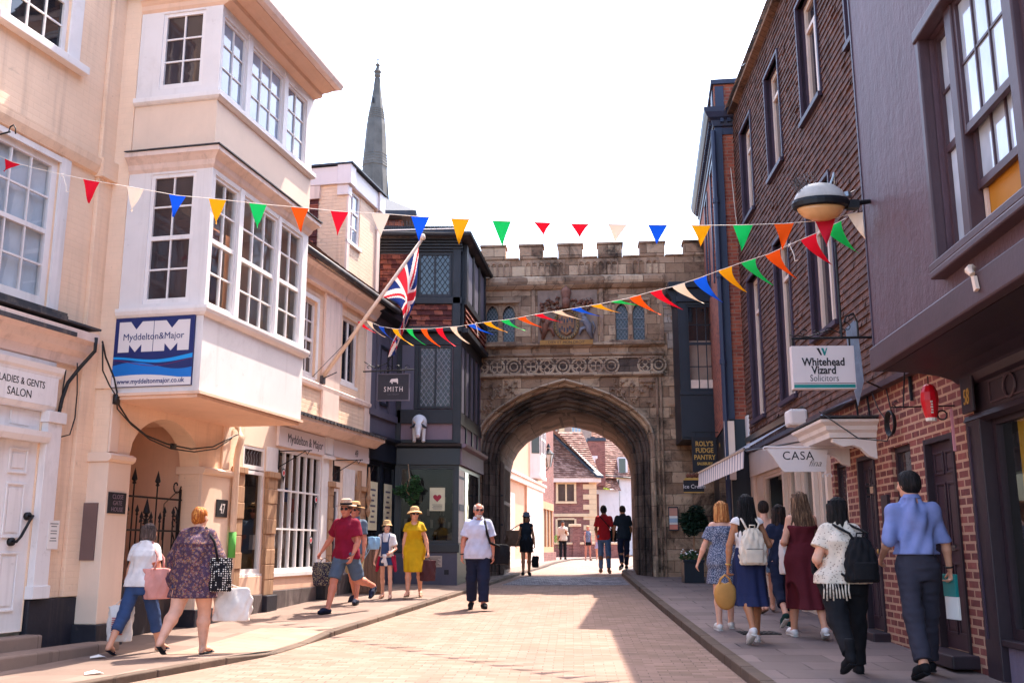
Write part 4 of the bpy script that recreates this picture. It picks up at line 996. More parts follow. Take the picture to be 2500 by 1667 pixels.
# front of the wing: ground floor
m = MB(); holes_wall(m, -2.6, -1.18, 1.47, 3.2, [(-2.5, -1.28, 1.5, 3.15)], 0, .1); m.build('shopfront', M['shop_navy'], B)
q = window(B, -2.5, -1.28, 1.5, 3.15, 1, 1, .03, fm='shop_navy', gm='shop_glass', fw=.04)
hp = MB().box(-1.83, -1.49, .055, .06, 2.19, 2.70).build('heart_poster', colour('poster_cream', '#d8cfae'), q)
hx = [(16*sin(t)**3, 13*cos(t)-5*cos(2*t)-2*cos(3*t)-cos(4*t)) for t in [2*pi*k/40 for k in range(40)]]
MB().prism([(-1.66 + a*.0058, 2.475 + b*.0058) for a, b in hx], .051, .0545).build('heart', colour('heart_red', '#a33140'), hp)
e = MB()
for k, z in enumerate((2.32, 2.29, 2.26, 2.23)): e.box(-1.77+.02*(k % 2), -1.55, .052, .0545, z, z+.01)
e.build('printed_line', M['smith_grey'], hp)
m = MB(); m.box(-2.62, -1.16, -.08, .1, 3.2, 3.56); mould(m, -2.64, -1.12, [(-.08, 3.56), (-.18, 3.6), (-.2, 3.66), (.1, 3.68), (.1, 3.56)]); m.build('fascia', M['shop_navy'], B)
m = MB(); m.box(-2.6, -1.16, -.05, .1, 1.29, 1.47); m.build('window_ledge', M['shop_navy'], B, bevel=.01)
m = MB(); m.box(-2.6, -1.2, -.02, .1, .3, 1.29); m.build('stall_riser', M['smith_grey'], B)
m = MB(); m.box(-2.0, -1.75, -.025, -.021, .86, 1.0).box(-1.48, -1.38, -.026, -.021, .82, .92); m.build('air_vent', M['ink'], B)
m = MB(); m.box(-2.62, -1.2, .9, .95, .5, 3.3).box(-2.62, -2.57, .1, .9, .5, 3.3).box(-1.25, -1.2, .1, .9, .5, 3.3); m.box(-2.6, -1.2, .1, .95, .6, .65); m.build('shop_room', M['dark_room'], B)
rr = random.Random(5); m = MB()
for k in range(26): 
    x = -2.45 + rr.random()*1.1; z = 1.55 + (k % 4)*.28; m.box(x, x+.06, .7, .76, z, z+.12+.1*rr.random())
m.build('shelf_goods', colour('goods', '#6b6154'), B)
# first floor of the wing
m = MB(); m.box(-2.6, -1.2, .03, .3, 3.68, 6.2); m.build('front_wall', M['panel_pink'], B)
m = MB(); m.box(-2.6, -1.17, -.03, .029, 4.12, 4.44).box(-2.6, -1.15, -.03, .029, 5.92, 6.2).box(-1.34, -1.15, -.035, .029, 3.68, 5.92).box(-2.22, -2.12, -.03, .029, 4.44, 5.92).box(-2.62, -2.5, -.03, .029, 3.68, 5.92)
m.box(-2.62, -1.15, -.034, .029, 3.68, 3.76); m.build('beam', TB, B, bevel=.01)
MB().box(-2.5, -2.22, -.02, .029, 4.44, 5.92).build('grey_panel', TG, B)
def leaded(parent, x0, x1, z0, z1, n, y, p=.11, gm='glass'):
    q = window(parent, x0, x1, z0, z1, n, 1, y, fm='timber_black', gm=gm, fw=.045, casement=list(range(1, n)))
    lattice(MB(), x0+.045, x1-.045, z0+.05, z1-.045, y+.026, p, .016).build('leading', M['lead_came' if gm != 'glass' else 'ink'], q); return q
leaded(B, -2.12, -1.36, 4.46, 5.9, 2, -.015, .11, 'gate_glass')
# second floor, jettied, wider
m = MB(); m.box(-3.15, -1.2, -.1, .3, 6.22, 8.3); m.build('upper_wall', TB, B)
m = MB(); m.box(-3.2, -1.15, -.22, .3, 6.2, 6.32).box(-3.2, -1.15, -.16, -.101, 6.86, 7.02).box(-1.36, -1.18, -.16, -.101, 6.32, 8.25).box(-2.28, -2.16, -.15, -.101, 7.02, 8.25).box(-3.18, -3.06, -.15, -.101, 6.32, 8.25)
for k in range(5): m.box(-3.2, -1.15, -.14-.045*k, -.101, 8.1+.06*k, 8.155+.06*k)
m.build('upper_beam', TB, B, bevel=.008)
m = MB(); tile_rows(m, -2.9, -1.38, 6.34, 6.85, row=.125, lip=.03, y=-.102); tile_rows(m, -3.05, -2.3, 7.04, 8.05, row=.125, lip=.03, y=-.102); m.build('tile_hanging', M['dark_tile'], B)
leaded(B, -2.15, -1.4, 7.03, 8.06, 2, -.14, .12)
# return towards the gate
ang = math.atan2(3.0, .38)
def rt(name, mb, mat, **k): return mb.build(name, mat, B, loc=(-1.2, 0, 0), rz=ang, **k)
m = MB(); m.box(0, 3.2, .0, .3, 3.68, 6.2); rt('return_wall', m, M['panel_pink'])
m = MB(); m.box(0, 3.2, -.1, .3, 6.22, 8.3); rt('return_upper_wall', m, TB)
m = MB(); m.box(-.02, 3.2, -.03, 0, 4.12, 4.4).box(-.02, 3.2, -.03, 0, 5.95, 6.2)
for x in (.0, .6, 1.25, 1.9, 2.6): m.box(x, x+.2, -.03, 0, 4.4, 5.95)
m.box(-.03, 3.2, -.2, -.0, 6.2, 6.32).box(-.03, 3.2, -.16, -.101, 6.86, 7.02)
for x in (0, .9, 1.8, 2.7): m.box(x, x+.22, -.16, -.101, 7.02, 8.3)
for x in (0., .85, 1.7, 2.5): m.box(x, x+.14, -.028, 0, 3.7, 4.12)
rt('return_beam', m, TB, bevel=.008)
m = MB(); 
for x in (.24, 1.14, 2.04): m.box(x, x+.62, -.14, -.101, 7.04, 8.2)
for x in (.21, .82, 1.47, 2.12): m.box(x, x+.36, -.014, 0, 4.42, 5.93)
rt('grey_panel', m, TG)
m = MB(); tile_rows(m, .0, 3.1, 6.33, 6.85, row=.13, lip=.05, y=-.102); rt('return_tile_hanging', m, M['red_tile'])
m = MB(); m.box(0, 3.2, .0, .1, .3, 3.2); rt('return_shopfront', m, M['shop_navy'])
m = MB(); m.box(.04, .7, -.02, -.001, 1.5, 3.1); rt('white_panel', m, M['cream_paint'])
m = MB(); m.box(.04, .7, -.03, -.021, 2.2, 2.34).box(.04, .7, -.026, -.021, 2.9, 2.96); rt('panel_band', m, TG)
m = MB(); m.box(.85, 2.8, -.012, -.001, 1.5, 3.1); rt('side_pane', m, M['glass'])
m = MB(); m.box(0, 3.2, -.08, 0, 3.2, 3.56); mould(m, -.06, 3.2, [(-.08, 3.56), (-.18, 3.6), (-.2, 3.66), (.0, 3.68), (.0, 3.56)]); rt('return_fascia', m, M['panel_pink'])
# roof: eaves, cresting, slopes
m = MB()
ev = [(-3.3, -.45, 8.42), (-.98, -.45, 8.42), (-.56, 2.98, 8.36), (-.6, 3.4, 8.36)]
m.face([(-3.3, -.45, 8.42), (-.98, -.45, 8.42), (-2.2, 1.2, 8.5), (-3.3, 1.2, 8.5)]); m.face([(-.98, -.45, 8.42), (-.56, 2.98, 8.36), (-1.8, 2.98, 8.5), (-2.2, 1.2, 8.5)])
m.face([(-3.3, -.45, 8.40), (-.98, -.45, 8.40), (-.56, 2.98, 8.34), (-1.2, 2.98, 8.3), (-1.35, -.1, 8.3), (-3.3, -.1, 8.3)])
m.build('roof', M['lead'], B)
m = MB(); m.tube([(-3.35, -.48, 8.43), (-.96, -.48, 8.43), (-.54, 3.0, 8.37)], .055, 6)
m.box(-3.3, -1.2, -.3, -.24, 8.5, 8.66)
for k in range(40): m.box(-3.28+k*.052, -3.255+k*.052, -.32, -.3, 8.5, 8.66)
for k in range(60): m.tube([(-3.28+k*.036, -.28, 8.66), (-3.28+k*.036+random.uniform(-.02, .02), -.28, 8.8)], .0035, 3)
m.build('gutter_cresting', TB, B)
MB().tube([(-3.3, -.5, 8.49), (-1.2, -.5, 8.54)], .012, 5).build('white_pipe', M['white_paint'], B)
P_ = thing('stone_plaque', 'cream inscribed stone plaque fixed to the grey stall riser of the black shop', 'plaque', (0, 22.3, 0))
s_ = MB().box(-1.93, -1.53, -.03, -.0215, .98, 1.22).build('slab', colour('plaque_stone', '#b7a596'), P_)
e = MB()
for k in range(7): e.box(-1.9, -1.56 - .03*(k % 3), -.0325, -.0305, 1.005+k*.028, 1.015+k*.028)
e.build('inscription', M['ink'], s_)

# SMITH sign on its iron bracket
S = thing('hanging_sign', 'dark square sign lettered SMITH with a white cow, on scrolled black ironwork', 'sign', (-3.05, 20.1, 0), rad(-4))
MB().box(.32, .95, -.02, .02, 4.33, 4.85).build('board', colour('sign_slate', '#34343c'), S)
m = MB(); m.box(.30, .97, -.026, .026, 4.85, 4.87).box(.30, .97, -.026, .026, 4.31, 4.33).box(.95, .97, -.025, .025, 4.33, 4.85).box(.3, .32, -.025, .025, 4.33, 4.85); m.build('frame', M['timber_grey'], S)
b_ = MB(); b_.tube([(0, 0, 4.92), (1.05, 0, 4.95)], .014, 6)
def scr(mb, cx, cz, r, a0, n, sg=1, y=0, w=.008): mb.tube([(cx + sg*r*(1-.85*k/n)*cos(a0+k*.5), y, cz + r*(1-.85*k/n)*sin(a0+k*.5)) for k in range(n+1)], w, 5)
for cx, sg in ((.12, 1), (.3, -1), (.52, 1), (.72, -1), (.9, 1)): scr(b_, cx, 5.0, .06, 0, 10, sg)
b_.tube([(.02, 0, 5.12), (.25, 0, 4.99), (.5, 0, 5.1), (.62, 0, 5.3)], .01, 5); b_.tube([(.6, 0, 4.95), (.6, 0, 5.25)], .018, 6)
for x in (.45, .85): b_.tube([(x, 0, 4.95), (x, 0, 4.86)], .012, 5); 
b_.build('bracket', M['iron'], S)
text('lettering', 'SMITH', .14, S, M['sign_white'], .64, -.023, 4.5, extrude=.001, serif=.012, spacing=1.35, sx=.8)
text('lettering', 'SALISBURY', .04, S, M['timber_grey'], .64, -.023, 4.43, extrude=.001, spacing=1.3)
cw = MB(); cw.prism([(.56, 4.68), (.57, 4.73), (.6, 4.76), (.72, 4.77), (.73, 4.74), (.73, 4.66), (.71, 4.66), (.71, 4.69), (.62, 4.7), (.62, 4.66), (.6, 4.66), (.59, 4.70)], -.0225, -.0205)
cw.build('cow_emblem', M['sign_white'], S)

# ------------------------------------------------------------------ stone gatehouse
B = frame_thing('stone_gatehouse', 'medieval stone gatehouse with battlements and a wide pointed archway closing the street', 'gatehouse', -1.0, 25.4, -5)
GS, CS = M['gate_stone'], M['carved_stone']
XC = 2.35
OUT = ([0, .3, .6, 1.15, 1.7, 2.0, 2.17, 2.25], [5.62, 5.53, 5.44, 5.23, 4.89, 4.63, 4.40, 4.1])
INN = ([0, .3, .74, 1.24, 1.5, 1.67, 1.75], [4.87, 4.82, 4.70, 4.42, 4.15, 3.85, 3.4])
def arch_line(k):
    """points of the arch from left ground over the crown to right ground; k 0 outer .. 1 inner"""
    P = []
    for i in range(31):
        t = 1 - i/30
        t2 = t**.8
        xo = 2.25*t2; xi = 1.75*t2
        zo = np.interp(xo, *OUT); zi = np.interp(xi, *INN)
        P.append((xo + (xi-xo)*k, zo + (zi-zo)*k))
    zs = [0.2, 1.0, 2.0, 3.0]
    L = [(XC - P[0][0], z) for z in zs] + [(XC - a, b) for a, b in P]
    return L + [(2*XC - a, b) for a, b in L[-2::-1]]
prof = [(0, .0), (0, -.13), (.05, -.15), (.1, -.1), (.11, .03), (.2, .06), (.24, .16), (.31, .12), (.36, .13), (.40, .27), (.5, .30), (.53, .38), (.6, .33), (.66, .36), (.70, .52), (.80, .56), (.83, .66), (.9, .62), (.95, .68), (1.0, .82), (1.0, 1.5), (.97, 1.52), (.97, 4.25)]
arcs = MB(), MB(); lines = [arch_line(k) for k, y in prof]
for (L0, (k0, y0)), (L1, (k1, y1)) in zip(list(zip(lines, prof))[:-1], list(zip(lines, prof))[1:]):
    for i in range(len(L0)-1):
        arcs[k0 >= .24].face([(L0[i][0], y0, L0[i][1]), (L0[i+1][0], y0, L0[i+1][1]), (L1[i+1][0], y1, L1[i+1][1]), (L1[i][0], y1, L1[i][1])])
arcs[0].build('hood_moulding', M['hood_stone'], B); arcs[1].build('archway', M['dark_stone'], B)
def arch_wall(mb, x0, x1, ztop, y, k):
    L = arch_line(k)[3:-3]
    for (a, za), (b, zb) in zip(L[:-1], L[1:]): mb.face([(a, y, za), (b, y, zb), (b, y, ztop), (a, y, ztop)])
    mb.face([(x0, y, 0), (L[0][0], y, 0), (L[0][0], y, ztop), (x0, y, ztop)]); mb.face([(L[-1][0], y, 0), (x1, y, 0), (x1, y, ztop), (L[-1][0], y, ztop)])
m = MB(); arch_wall(m, -1.2, 5.32, 5.7, 0, 0)
wl = [(.31, .66, 6.62, 7.62), (.74, 1.1, 6.62, 7.62), (3.67, 4.03, 6.62, 7.62), (4.11, 4.46, 6.62, 7.62)]
holes_wall(m, -1.2, 5.32, 5.7, 8.82, wl, 0, .22); shell(m, -1.2, 6.6, 0, 4.3, 0, 8.82, sides='lr'); m.face([(-1.2, .4, 8.4), (6.6, .4, 8.4), (6.6, 4.3, 8.4), (-1.2, 4.3, 8.4)])
holes_wall(m, 5.32, 6.6, 0, 8.82, [], .0); arch_wall(m, -1.2, 6.6, 8.82, 4.26, .97)
m.face([(-1.2, .4, 8.4), (6.6, .4, 8.4), (6.6, .4, 8.82), (-1.2, .4, 8.82)]); m.face([(-1.2, 0, 8.82), (6.6, 0, 8.82), (6.6, .4, 8.82), (-1.2, .4, 8.82)])
WALL = m
def carve(q, mi):
    q.m = [mi]*len(q.f); WALL.add(q)
def rough_mould(name, x0, x1, prof, mat=GS, step=.3, j=.012, parent=B):
    mb = MB(); x = x0
    while x < x1 - .01:
        e = min(x1, x + step*random.uniform(.7, 1.3)); d = random.uniform(-j, j)
        mb.prism([(a + d if a < -.001 else a, b + d*.5) for a, b in prof], x, e - .003, 0, 'x'); x = e
    return mb.build(name, mat, parent)
rough_mould('string_course', -.5, 4.95, [(0, 7.98), (-.06, 8.0), (-.14, 8.08), (-.17, 8.18), (-.16, 8.28), (0, 8.36)])
rough_mould('string_course', -.5, 4.92, [(0, 6.42), (-.05, 6.44), (-.11, 6.48), (-.11, 6.53), (0, 6.58)])
rough_mould('string_course', -.5, 4.9, [(0, 6.18), (-.07, 6.2), (-.09, 6.25), (0, 6.3)])
rough_mould('string_course', -.5, 4.88, [(0, 5.64), (-.06, 5.66), (-.1, 5.71), (0, 5.76)])
m = MB()
mer = [(-.9, -.2), (.18, .83), (1.2, 1.82), (2.22, 2.86), (3.26, 3.9), (4.35, 5.0), (5.49, 6.3)]
for a, b in mer: m.box(a, b, -.03, .4, 8.821, 9.17+random.uniform(-.01, .01))
m.build('merlon', GS, B, bevel=.025)
m = MB()
for a, b in mer: m.box(a-.03, b+.03, -.06, .43, 9.17, 9.24)
for (a, b), (c, d) in zip(mer[:-1], mer[1:]): m.box(b+.005, c-.005, -.05, .42, 8.822, 8.87)
m.build('coping', CS, B, bevel=.02)
m = MB()   # sunk panels of the parapet
for x in (.28, .62, 1.35, 1.7, 2.05, 2.75, 3.1, 3.45, 4.15, 4.5): 
    for dx in (0, .16, .32): m.box(x+dx-.012, x+dx+.02, -.035, -.001, 8.38, 8.76)
    m.box(x-.012, x+.34, -.03, -.001, 8.74, 8.79)
    for dx in (.01, .17): m.prism([(x+dx, 8.74), (x+dx+.15, 8.74), (x+dx+.15, 8.66), (x+dx+.11, 8.7), (x+dx+.075, 8.72), (x+dx+.04, 8.7), (x+dx, 8.66)], -.028, -.001)
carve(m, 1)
m = MB()
for x in (-.02, 1.52, 3.28, 4.82): m.box(x, x+.1, -.05, -.001, 6.58, 7.98)
for x in (4.66, 4.76): m.box(x, x+.06, -.06, -.001, .3, 5.62)
m.box(4.3, 4.66, -.05, -.001, 5.5, 5.6)
m.build('pilaster', CS, B, bevel=.012)
m = MB()   # frieze of quatrefoil roundels
def ringx(mb, cx, cz, r, w, n=20, y=-.02): mb.tube([(cx + r*cos(2*pi*k/n), y, cz + r*sin(2*pi*k/n)) for k in range(n)], w, 6, closed=True)
for i, x in enumerate((.2, .62, 1.05, 1.49, 1.91, 2.32, 2.73, 3.16, 3.56, 4.0, 4.42, 4.76)):
    if i in (9,): continue
    ringx(m, x, 5.95, .185, .026)
    if i % 3 == 2: ringx(m, x, 5.95, .1, .02, 14)
    else:
        for a in range(4): ringx(m, x + .085*cos(a*pi/2 + (pi/4 if i % 2 else 0)), 5.95 + .085*sin(a*pi/2 + (pi/4 if i % 2 else 0)), .07, .014, 10)
    for s1 in (-1, 1):
        for s2 in (-1, 1): m.tube([(x + s1*.19, -.01, 5.95 + s2*.19), (x + s1*.13, -.01, 5.95 + s2*.15)], .016, 5)
for z in (5.755, 6.165): m.box(-.2, 4.86, -.05, -.001, z-.02, z+.02)
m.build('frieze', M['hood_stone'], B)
m = MB()   # carved spandrels
rr = random.Random(11)
for k in range(70):
    side = -1 if k % 2 else 1; dx = rr.uniform(1.25, 2.2); zlo = float(np.interp(dx, *OUT)) + .08
    z = rr.uniform(zlo, 5.55) if zlo < 5.5 else 5.5
    x = XC + side*dx; a = rr.uniform(0, 6.3); m.tube([(x, -.01, z), (x+.06*cos(a), -.04, z+.06*sin(a)), (x+.1*cos(a+.7), -.01, z+.1*sin(a+.7))], [.03, .025, .01], 5)
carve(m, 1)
m = MB()   # blocks standing a little proud
for k in range(60):
    x = rr.uniform(-.1, 4.7); z = rr.choice([6.62, 6.9, 7.18, 7.46, 7.7]); L = rr.uniform(.25, .5)
    if any(x < h[1]+.12 and x+L > h[0]-.12 for h in wl) or (1.5 < x + L and x < 3.4): continue
    m.box(x, x+L, -.008 - rr.random()*.012, -.0005, z, z+.25)
for k in range(40):
    x = rr.uniform(4.95, 5.2); z = rr.uniform(.8, 5.4); m.box(x, x+.3, -.03*rr.random()-.003, -.0005, z, z+.2)
carve(m, 0)
m = MB(); 
for i, (x, z, L) in enumerate([(4.86, 7.22, .36), (4.84, 7.0, .26), (4.86, 6.78, .44), (4.98, 6.56, .4), (4.95, 6.9, .2), (5.0, 6.36, .34), (4.92, 7.42, .2)]): m.box(x, x+L, -.022-.004*i, -.0005, z, z+.21)
m.build('repair_stone', M['patch_stone'], B, bevel=.012)
for i, h in enumerate(wl):
    x0, x1, z0, z1 = h; q = MB(); xm = (x0+x1)/2; n = 8
    arc = [(x0 + (x1-x0)*k/n, z1 - .26 + .24*(1-abs(2*k/n-1)**1.8)**.7) for k in range(n+1)]
    for (a, za), (b, zb) in zip(arc[:-1], arc[1:]): q.face([(a, .03, za), (b, .03, zb), (b, .03, z1), (a, .03, z1)]); q.face([(a, .03, za), (a, .12, za), (b, .12, zb), (b, .03, zb)])
    q.tube([(x0+.012, .02, z0)] + [(a, .02, z) for a, z in arc] + [(x1-.012, .02, z0)], .022, 5)
    w_ = q.build('window', CS, B)
    MB().face([(x0, .14, z0), (x1, .14, z0), (x1, .14, z1), (x0, .14, z1)]).build('pane', M['gate_glass'], w_)
    lt = MB(); lattice(lt, x0, x1, z0, z1, .13, .09, .010); lt.box(x0, x1, .115, .128, 6.93, 6.95).box(x0, x1, .115, .128, 7.2, 7.22); lt.build('leading', M['lead_came'], w_)
m = MB()
for a, b in ((.25, 1.17), (3.6, 4.52)): m.box(a-.06, b+.06, -.07, -.001, 7.64, 7.72).box(a-.06, a, -.05, -.001, 7.35, 7.64).box(b, b+.06, -.05, -.001, 7.35, 7.64).box(a-.08, b+.08, -.07, -.001, 6.54, 6.61)
m.build('hood_mould', CS, B, bevel=.012)
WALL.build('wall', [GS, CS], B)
MB().box(-.3, 4.84, -.012, -.002, 5.765, 6.155).build('frieze_ground', M['dark_stone'], B)
# royal arms
A = MB().box(1.68, 3.22, -.03, -.001, 6.58, 7.96).build('arms_panel', colour('arms_back', '#8a7264', var=.25, dirt=.6), B)
def relief(name, mat, pts, y0, y1): return MB().prism(pts, y0, y1).build(name, mat, A, bevel=.006)
org, blu, gry, bron = colour('arms_orange', '#94684a', var=.35, dirt=.4), colour('arms_blue', '#39404e', var=.3), colour('arms_grey', '#77727a', var=.25, dirt=.3), colour('arms_bronze', '#7a5040', var=.35, dirt=.4)
sx, sz = 2.42, 7.06
relief('shield', org, [(sx-.2, sz+.24), (sx+.2, sz+.24), (sx+.2, sz-.1), (sx+.12, sz-.24), (sx, sz-.31), (sx-.12, sz-.24), (sx-.2, sz-.1)], -.11, -.031)
q = MB()
for cx, cz, pat in ((-1, 1, 0), (1, 1, 1), (-1, -1, 1), (1, -1, 0)):
    for k in range(3):
        a, b = (.02, .09) if pat else (.11, .17); x = sx + cx*.1; z = sz - .02 + cz*.12
        q.box(x-.085+.058*k, x-.05+.058*k, -.118, -.1105, z-.09 + .06*(k % 2), z+.02+.05*(k % 2))
q.box(sx-.004, sx+.004, -.116, -.1105, sz-.26, sz+.22).box(sx-.19, sx+.19, -.115, -.1105, sz-.03, sz-.02); q.build('quartering', blu, A)
q = MB(); q.tube([(sx + .30*cos(t), -.08, sz-.01 + .39*sin(t)) for t in [2*pi*k/28 for k in range(28)]], .04, 6, closed=True); q.build('garter', colour('arms_gold', '#8f6f48', var=.3, dirt=.5), A)
q = MB()
for k in range(28):
    t = 2*pi*k/28; q.box(sx + .30*cos(t)-.012, sx + .30*cos(t)+.012, -.126, -.118, sz-.01+.39*sin(t)-.02, sz-.01+.39*sin(t)+.02)
q.build('garter_lettering', M['ink'], A)
q = MB(); q.tube([(1.8, -.08, 6.66), (1.86, -.1, 6.85), (1.88, -.13, 7.0), (1.93, -.14, 7.1), (1.98, -.12, 7.2)], [.04, .07, .1, .08, .05], 8); q.tube([(1.88, -.12, 7.1), (1.8, -.15, 7.22)], [.08, .07], 8); q.tube([(1.9, -.1, 6.95), (2.05, -.13, 6.9), (2.1, -.12, 6.72)], [.06, .045, .03], 6); q.tube([(1.86, -.1, 7.05), (2.05, -.15, 7.1)], [.05, .03], 6); q.tube([(1.78, -.08, 6.8), (1.72, -.08, 7.0), (1.76, -.08, 7.15)], .02, 5)
q.build('lion', bron, A, smooth=True)
q = MB(); q.tube([(3.08, -.08, 6.66), (3.0, -.1, 6.85), (2.98, -.13, 7.0), (2.9, -.14, 7.12), (2.86, -.12, 7.28)], [.04, .07, .1, .08, .05], 8); q.tube([(2.9, -.13, 7.26), (2.8, -.16, 7.3)], [.06, .04], 8); q.tube([(2.96, -.1, 6.95), (2.8, -.13, 6.9), (2.76, -.12, 6.74)], [.06, .045, .03], 6); q.tube([(2.98, -.1, 7.05), (2.8, -.15, 7.12)], [.05, .03], 6); q.tube([(3.1, -.08, 6.75), (3.16, -.08, 6.95), (3.1, -.08, 7.1)], .02, 5)
q.build('unicorn', gry, A, smooth=True)
q = MB(); q.lathe([(.10, 0), (.12, .03), (.10, .06), (.14, .16), (.12, .24), (.05, .3), (.03, .34)], (sx, -.1, 7.72), 12); q.tube([(sx, -.12, 7.46), (sx, -.14, 7.6), (sx, -.12, 7.74)], [.1, .11, .09], 8); q.build('crown_and_helm', bron, A, smooth=True)
q = MB()
for k in range(44):
    s = -1 if k % 2 else 1; x = sx + s*rr.uniform(.14, .62); z = 7.38 + rr.uniform(0, .42)*(1-abs(x-sx)*.5); a = rr.uniform(0, 6.3)
    q.tube([(x, -.06, z), (x+.07*cos(a), -.11, z+.05*sin(a)), (x+.12*cos(a+.9), -.06, z+.08*sin(a+.9))], [.025, .035, .012], 5)
q.build('mantling', bron, A, smooth=True)
mo = MB().prism([(1.74, 6.5), (3.1, 6.5), (3.1, 6.62), (1.74, 6.62)], -.13, -.112).build('motto_band', colour('arms_gold2', '#b07f46', var=.25, dirt=.3), A)
text('lettering', 'DIEV ET MON DROIT', .1, mo, M['ink'], 2.42, -.133, 6.525, extrude=.001, serif=.008)
# wooden leaf folded back in the passage
G = frame_thing('wooden_gate', 'weathered panelled oak gate leaf folded against the left side of the archway', 'gate', -1.0, 25.4, -5)
m = MB(); m.box(.61, .69, .95, 2.75, .72, 3.55)
for k in range(5): m.box(.69, .72, .95+.4*k, 1.02+.4*k, .72, 3.55)
for z in (.72, 1.6, 2.5, 3.45): m.box(.69, .715, .95, 2.75, z, z+.1)
m.box(.62, .70, .90, .949, .72, 3.6)
m.build('leaf', wood_mat('oak_dark', '#3a2e2c', '#6b5448', .8), G, bevel=.006)
m = MB()
for z in (1.3, 1.95, 2.7): m.box(.63, .69, .894, .8995, z, z+.05)
m.build('strap', M['iron'], G)
P_ = frame_thing('poster', 'small pink and white poster in a frame on the dark gate pier', 'poster', -1.0, 25.4, -5)
p_ = MB().box(4.88, 5.12, -.09, -.065, 1.80, 2.38).build('frame', M['timber_black'], P_)
for z0, z1, c in ((1.83, 1.95, '#c97a66'), (1.95, 2.0, '#d8cabc'), (2.0, 2.1, '#9aa8b8'), (2.1, 2.16, '#e0d2c6'), (2.16, 2.35, '#b8806e')): MB().box(4.9, 5.10, -.094, -.0905, z0, z1-.002).build('print', colour('print'+c, c), p_)
# ------------------------------------------------------------------ red brick house with blue cornice (right, beside the gate)
B = frame_thing('brick_townhouse', 'tall red brick townhouse with blue painted cornice and drainpipe right of the gate', 'building', 4.32, 19.8, -97.5)
hb = [(-1.75, -1.0, 7.3, 9.7), (-3.9, -3.1, 7.3, 9.7)]
w = MB(); holes_wall(w, -6.2, 0, 3.9, 11.1, hb, 0, .12); shell(w, -6.2, 0, 0, 6, 3.9, 11.1); w.build('wall', M['red_brick'], B)
m = MB()
pr = [(0, 10.12), (.05, 10.14), (.08, 10.26), (.16, 10.3), (.22, 10.4), (.24, 10.5), (0, 10.54)]
rows = [[(-6.2, -p, z), (p, -p, z), (p, 1.5, z)] for p, z in pr]
for a, b in zip(rows, rows[1:] + rows[:1]):
    for i in range(2): m.face([a[i], a[i+1], b[i+1], b[i]])
for k in range(42): m.box(-.05-.145*k-.07, -.05-.145*k, -.13, -.04, 10.2, 10.28)
for k in range(5): m.box(.04, .13, .1+.145*k, .17+.145*k, 10.2, 10.28)
m.box(-6.2, -.02, -.03, -.001, 9.95, 10.1); m.box(.001, .03, .0, 1.4, 9.95, 10.1)
m.build('cornice', M['brick_blue'], B)
m = MB(); m.box(-.55, -.15, -.03, -.001, 10.55, 11.05).box(.001, .03, .02, .2, 10.55, 11.05); m.box(-6.2, .06, -.06, 1.5, 11.1, 11.2); m.build('parapet', M['brick_blue'], B)
m = MB(); m.box(.002, .05, -.02, .13, 3.9, 10.1); m.tube([(.12, -.06, 10.0), (.12, -.06, .7)], .055, 8)
for z in (5, 6.8, 8.4): m.tube([(.12, -.06, z), (.12, -.06, z+.1)], .075, 8)
m.build('drainpipe', M['brick_blue'], B)
MB().tube([(.01, .28, 9.2), (.01, .33, 8.2), (.01, .42, 7.2)], .008, 4).build('wall_wire', M['string'], B)
for h in hb:
    window(B, *h, 2, (2, 2), .05, fm='brick_blue', gm='glass_painted_sky', fw=.06, meet=.5)
m = MB()
for h in hb: m.box(h[0]-.1, h[0], -.03, 0, h[2]-.1, h[3]+.1).box(h[1], h[1]+.1, -.03, 0, h[2]-.1, h[3]+.1).box(h[0], h[1], -.03, 0, h[3], h[3]+.1)
m.build('surround', M['brick_blue'], B)
m = MB(); m.box(-6, 0, .02, .3, .2, 3.9).box(-.25, -.002, .3, 2.5, .2, 3.9); m.build('shopfront', M['shop_navy'], B)
m = MB(); m.box(-.02, .16, -.1, .1, 2.7, 3.85); m.build('white_post', M['canopy'], B)
m = MB(); m.box(-3.0, -1.2, -.01, .019, .9, 2.9); m.build('shop_pane', M['glass'], B)
# dark oriel with a sash that looks up the street
O = thing('oriel_window', 'black painted projecting oriel with big sash window beside the stone gate', 'oriel', (4.04, 23.6, 0), rad(-3))
m = MB(); holes_wall(m, 0, 1.0, 5.0, 7.6, [(.2, .92, 5.06, 7.18)], 0, .1); shell(m, 0, 1.0, 0, 1.8, 3.95, 7.6); m.box(-.01, 1.0, -.02, 0.05, 3.95, 5.0); m.box(-.03, 1.02, -.05, .06, 7.25, 7.4).box(-.22, 1.02, -.1, 1.8, 7.6, 7.75)
m.box(-.02, 1.02, -.04, .0, 4.96, 5.03).box(0, .9, .0, 1.7, 3.9, 3.95); m.prism([(-.25, 7.6), (0, 7.6), (0, 7.15), (-.1, 7.2), (-.12, 7.35)], .1, .3); m.build('casing', M['bay_navy'], O, bevel=.006)
q = window(O, .2, .92, 5.06, 7.18, 3, (2, 2), .03, fm='bay_navy', gm='glass_clear', fw=.05, meet=.55)
m = MB(); m.box(.26, .9, .3, .32, 5.1, 6.35); m.build('blind', colour('blind', '#c7a796'), q); m = MB(); m.box(.22, .92, .5, .52, 5.1, 7.2); m.build('room_back', M['dark_room'], q)
MB().box(.25, .88, .06, .07, 5.14, 5.34).build('sill_board', M['window_cream'], q)
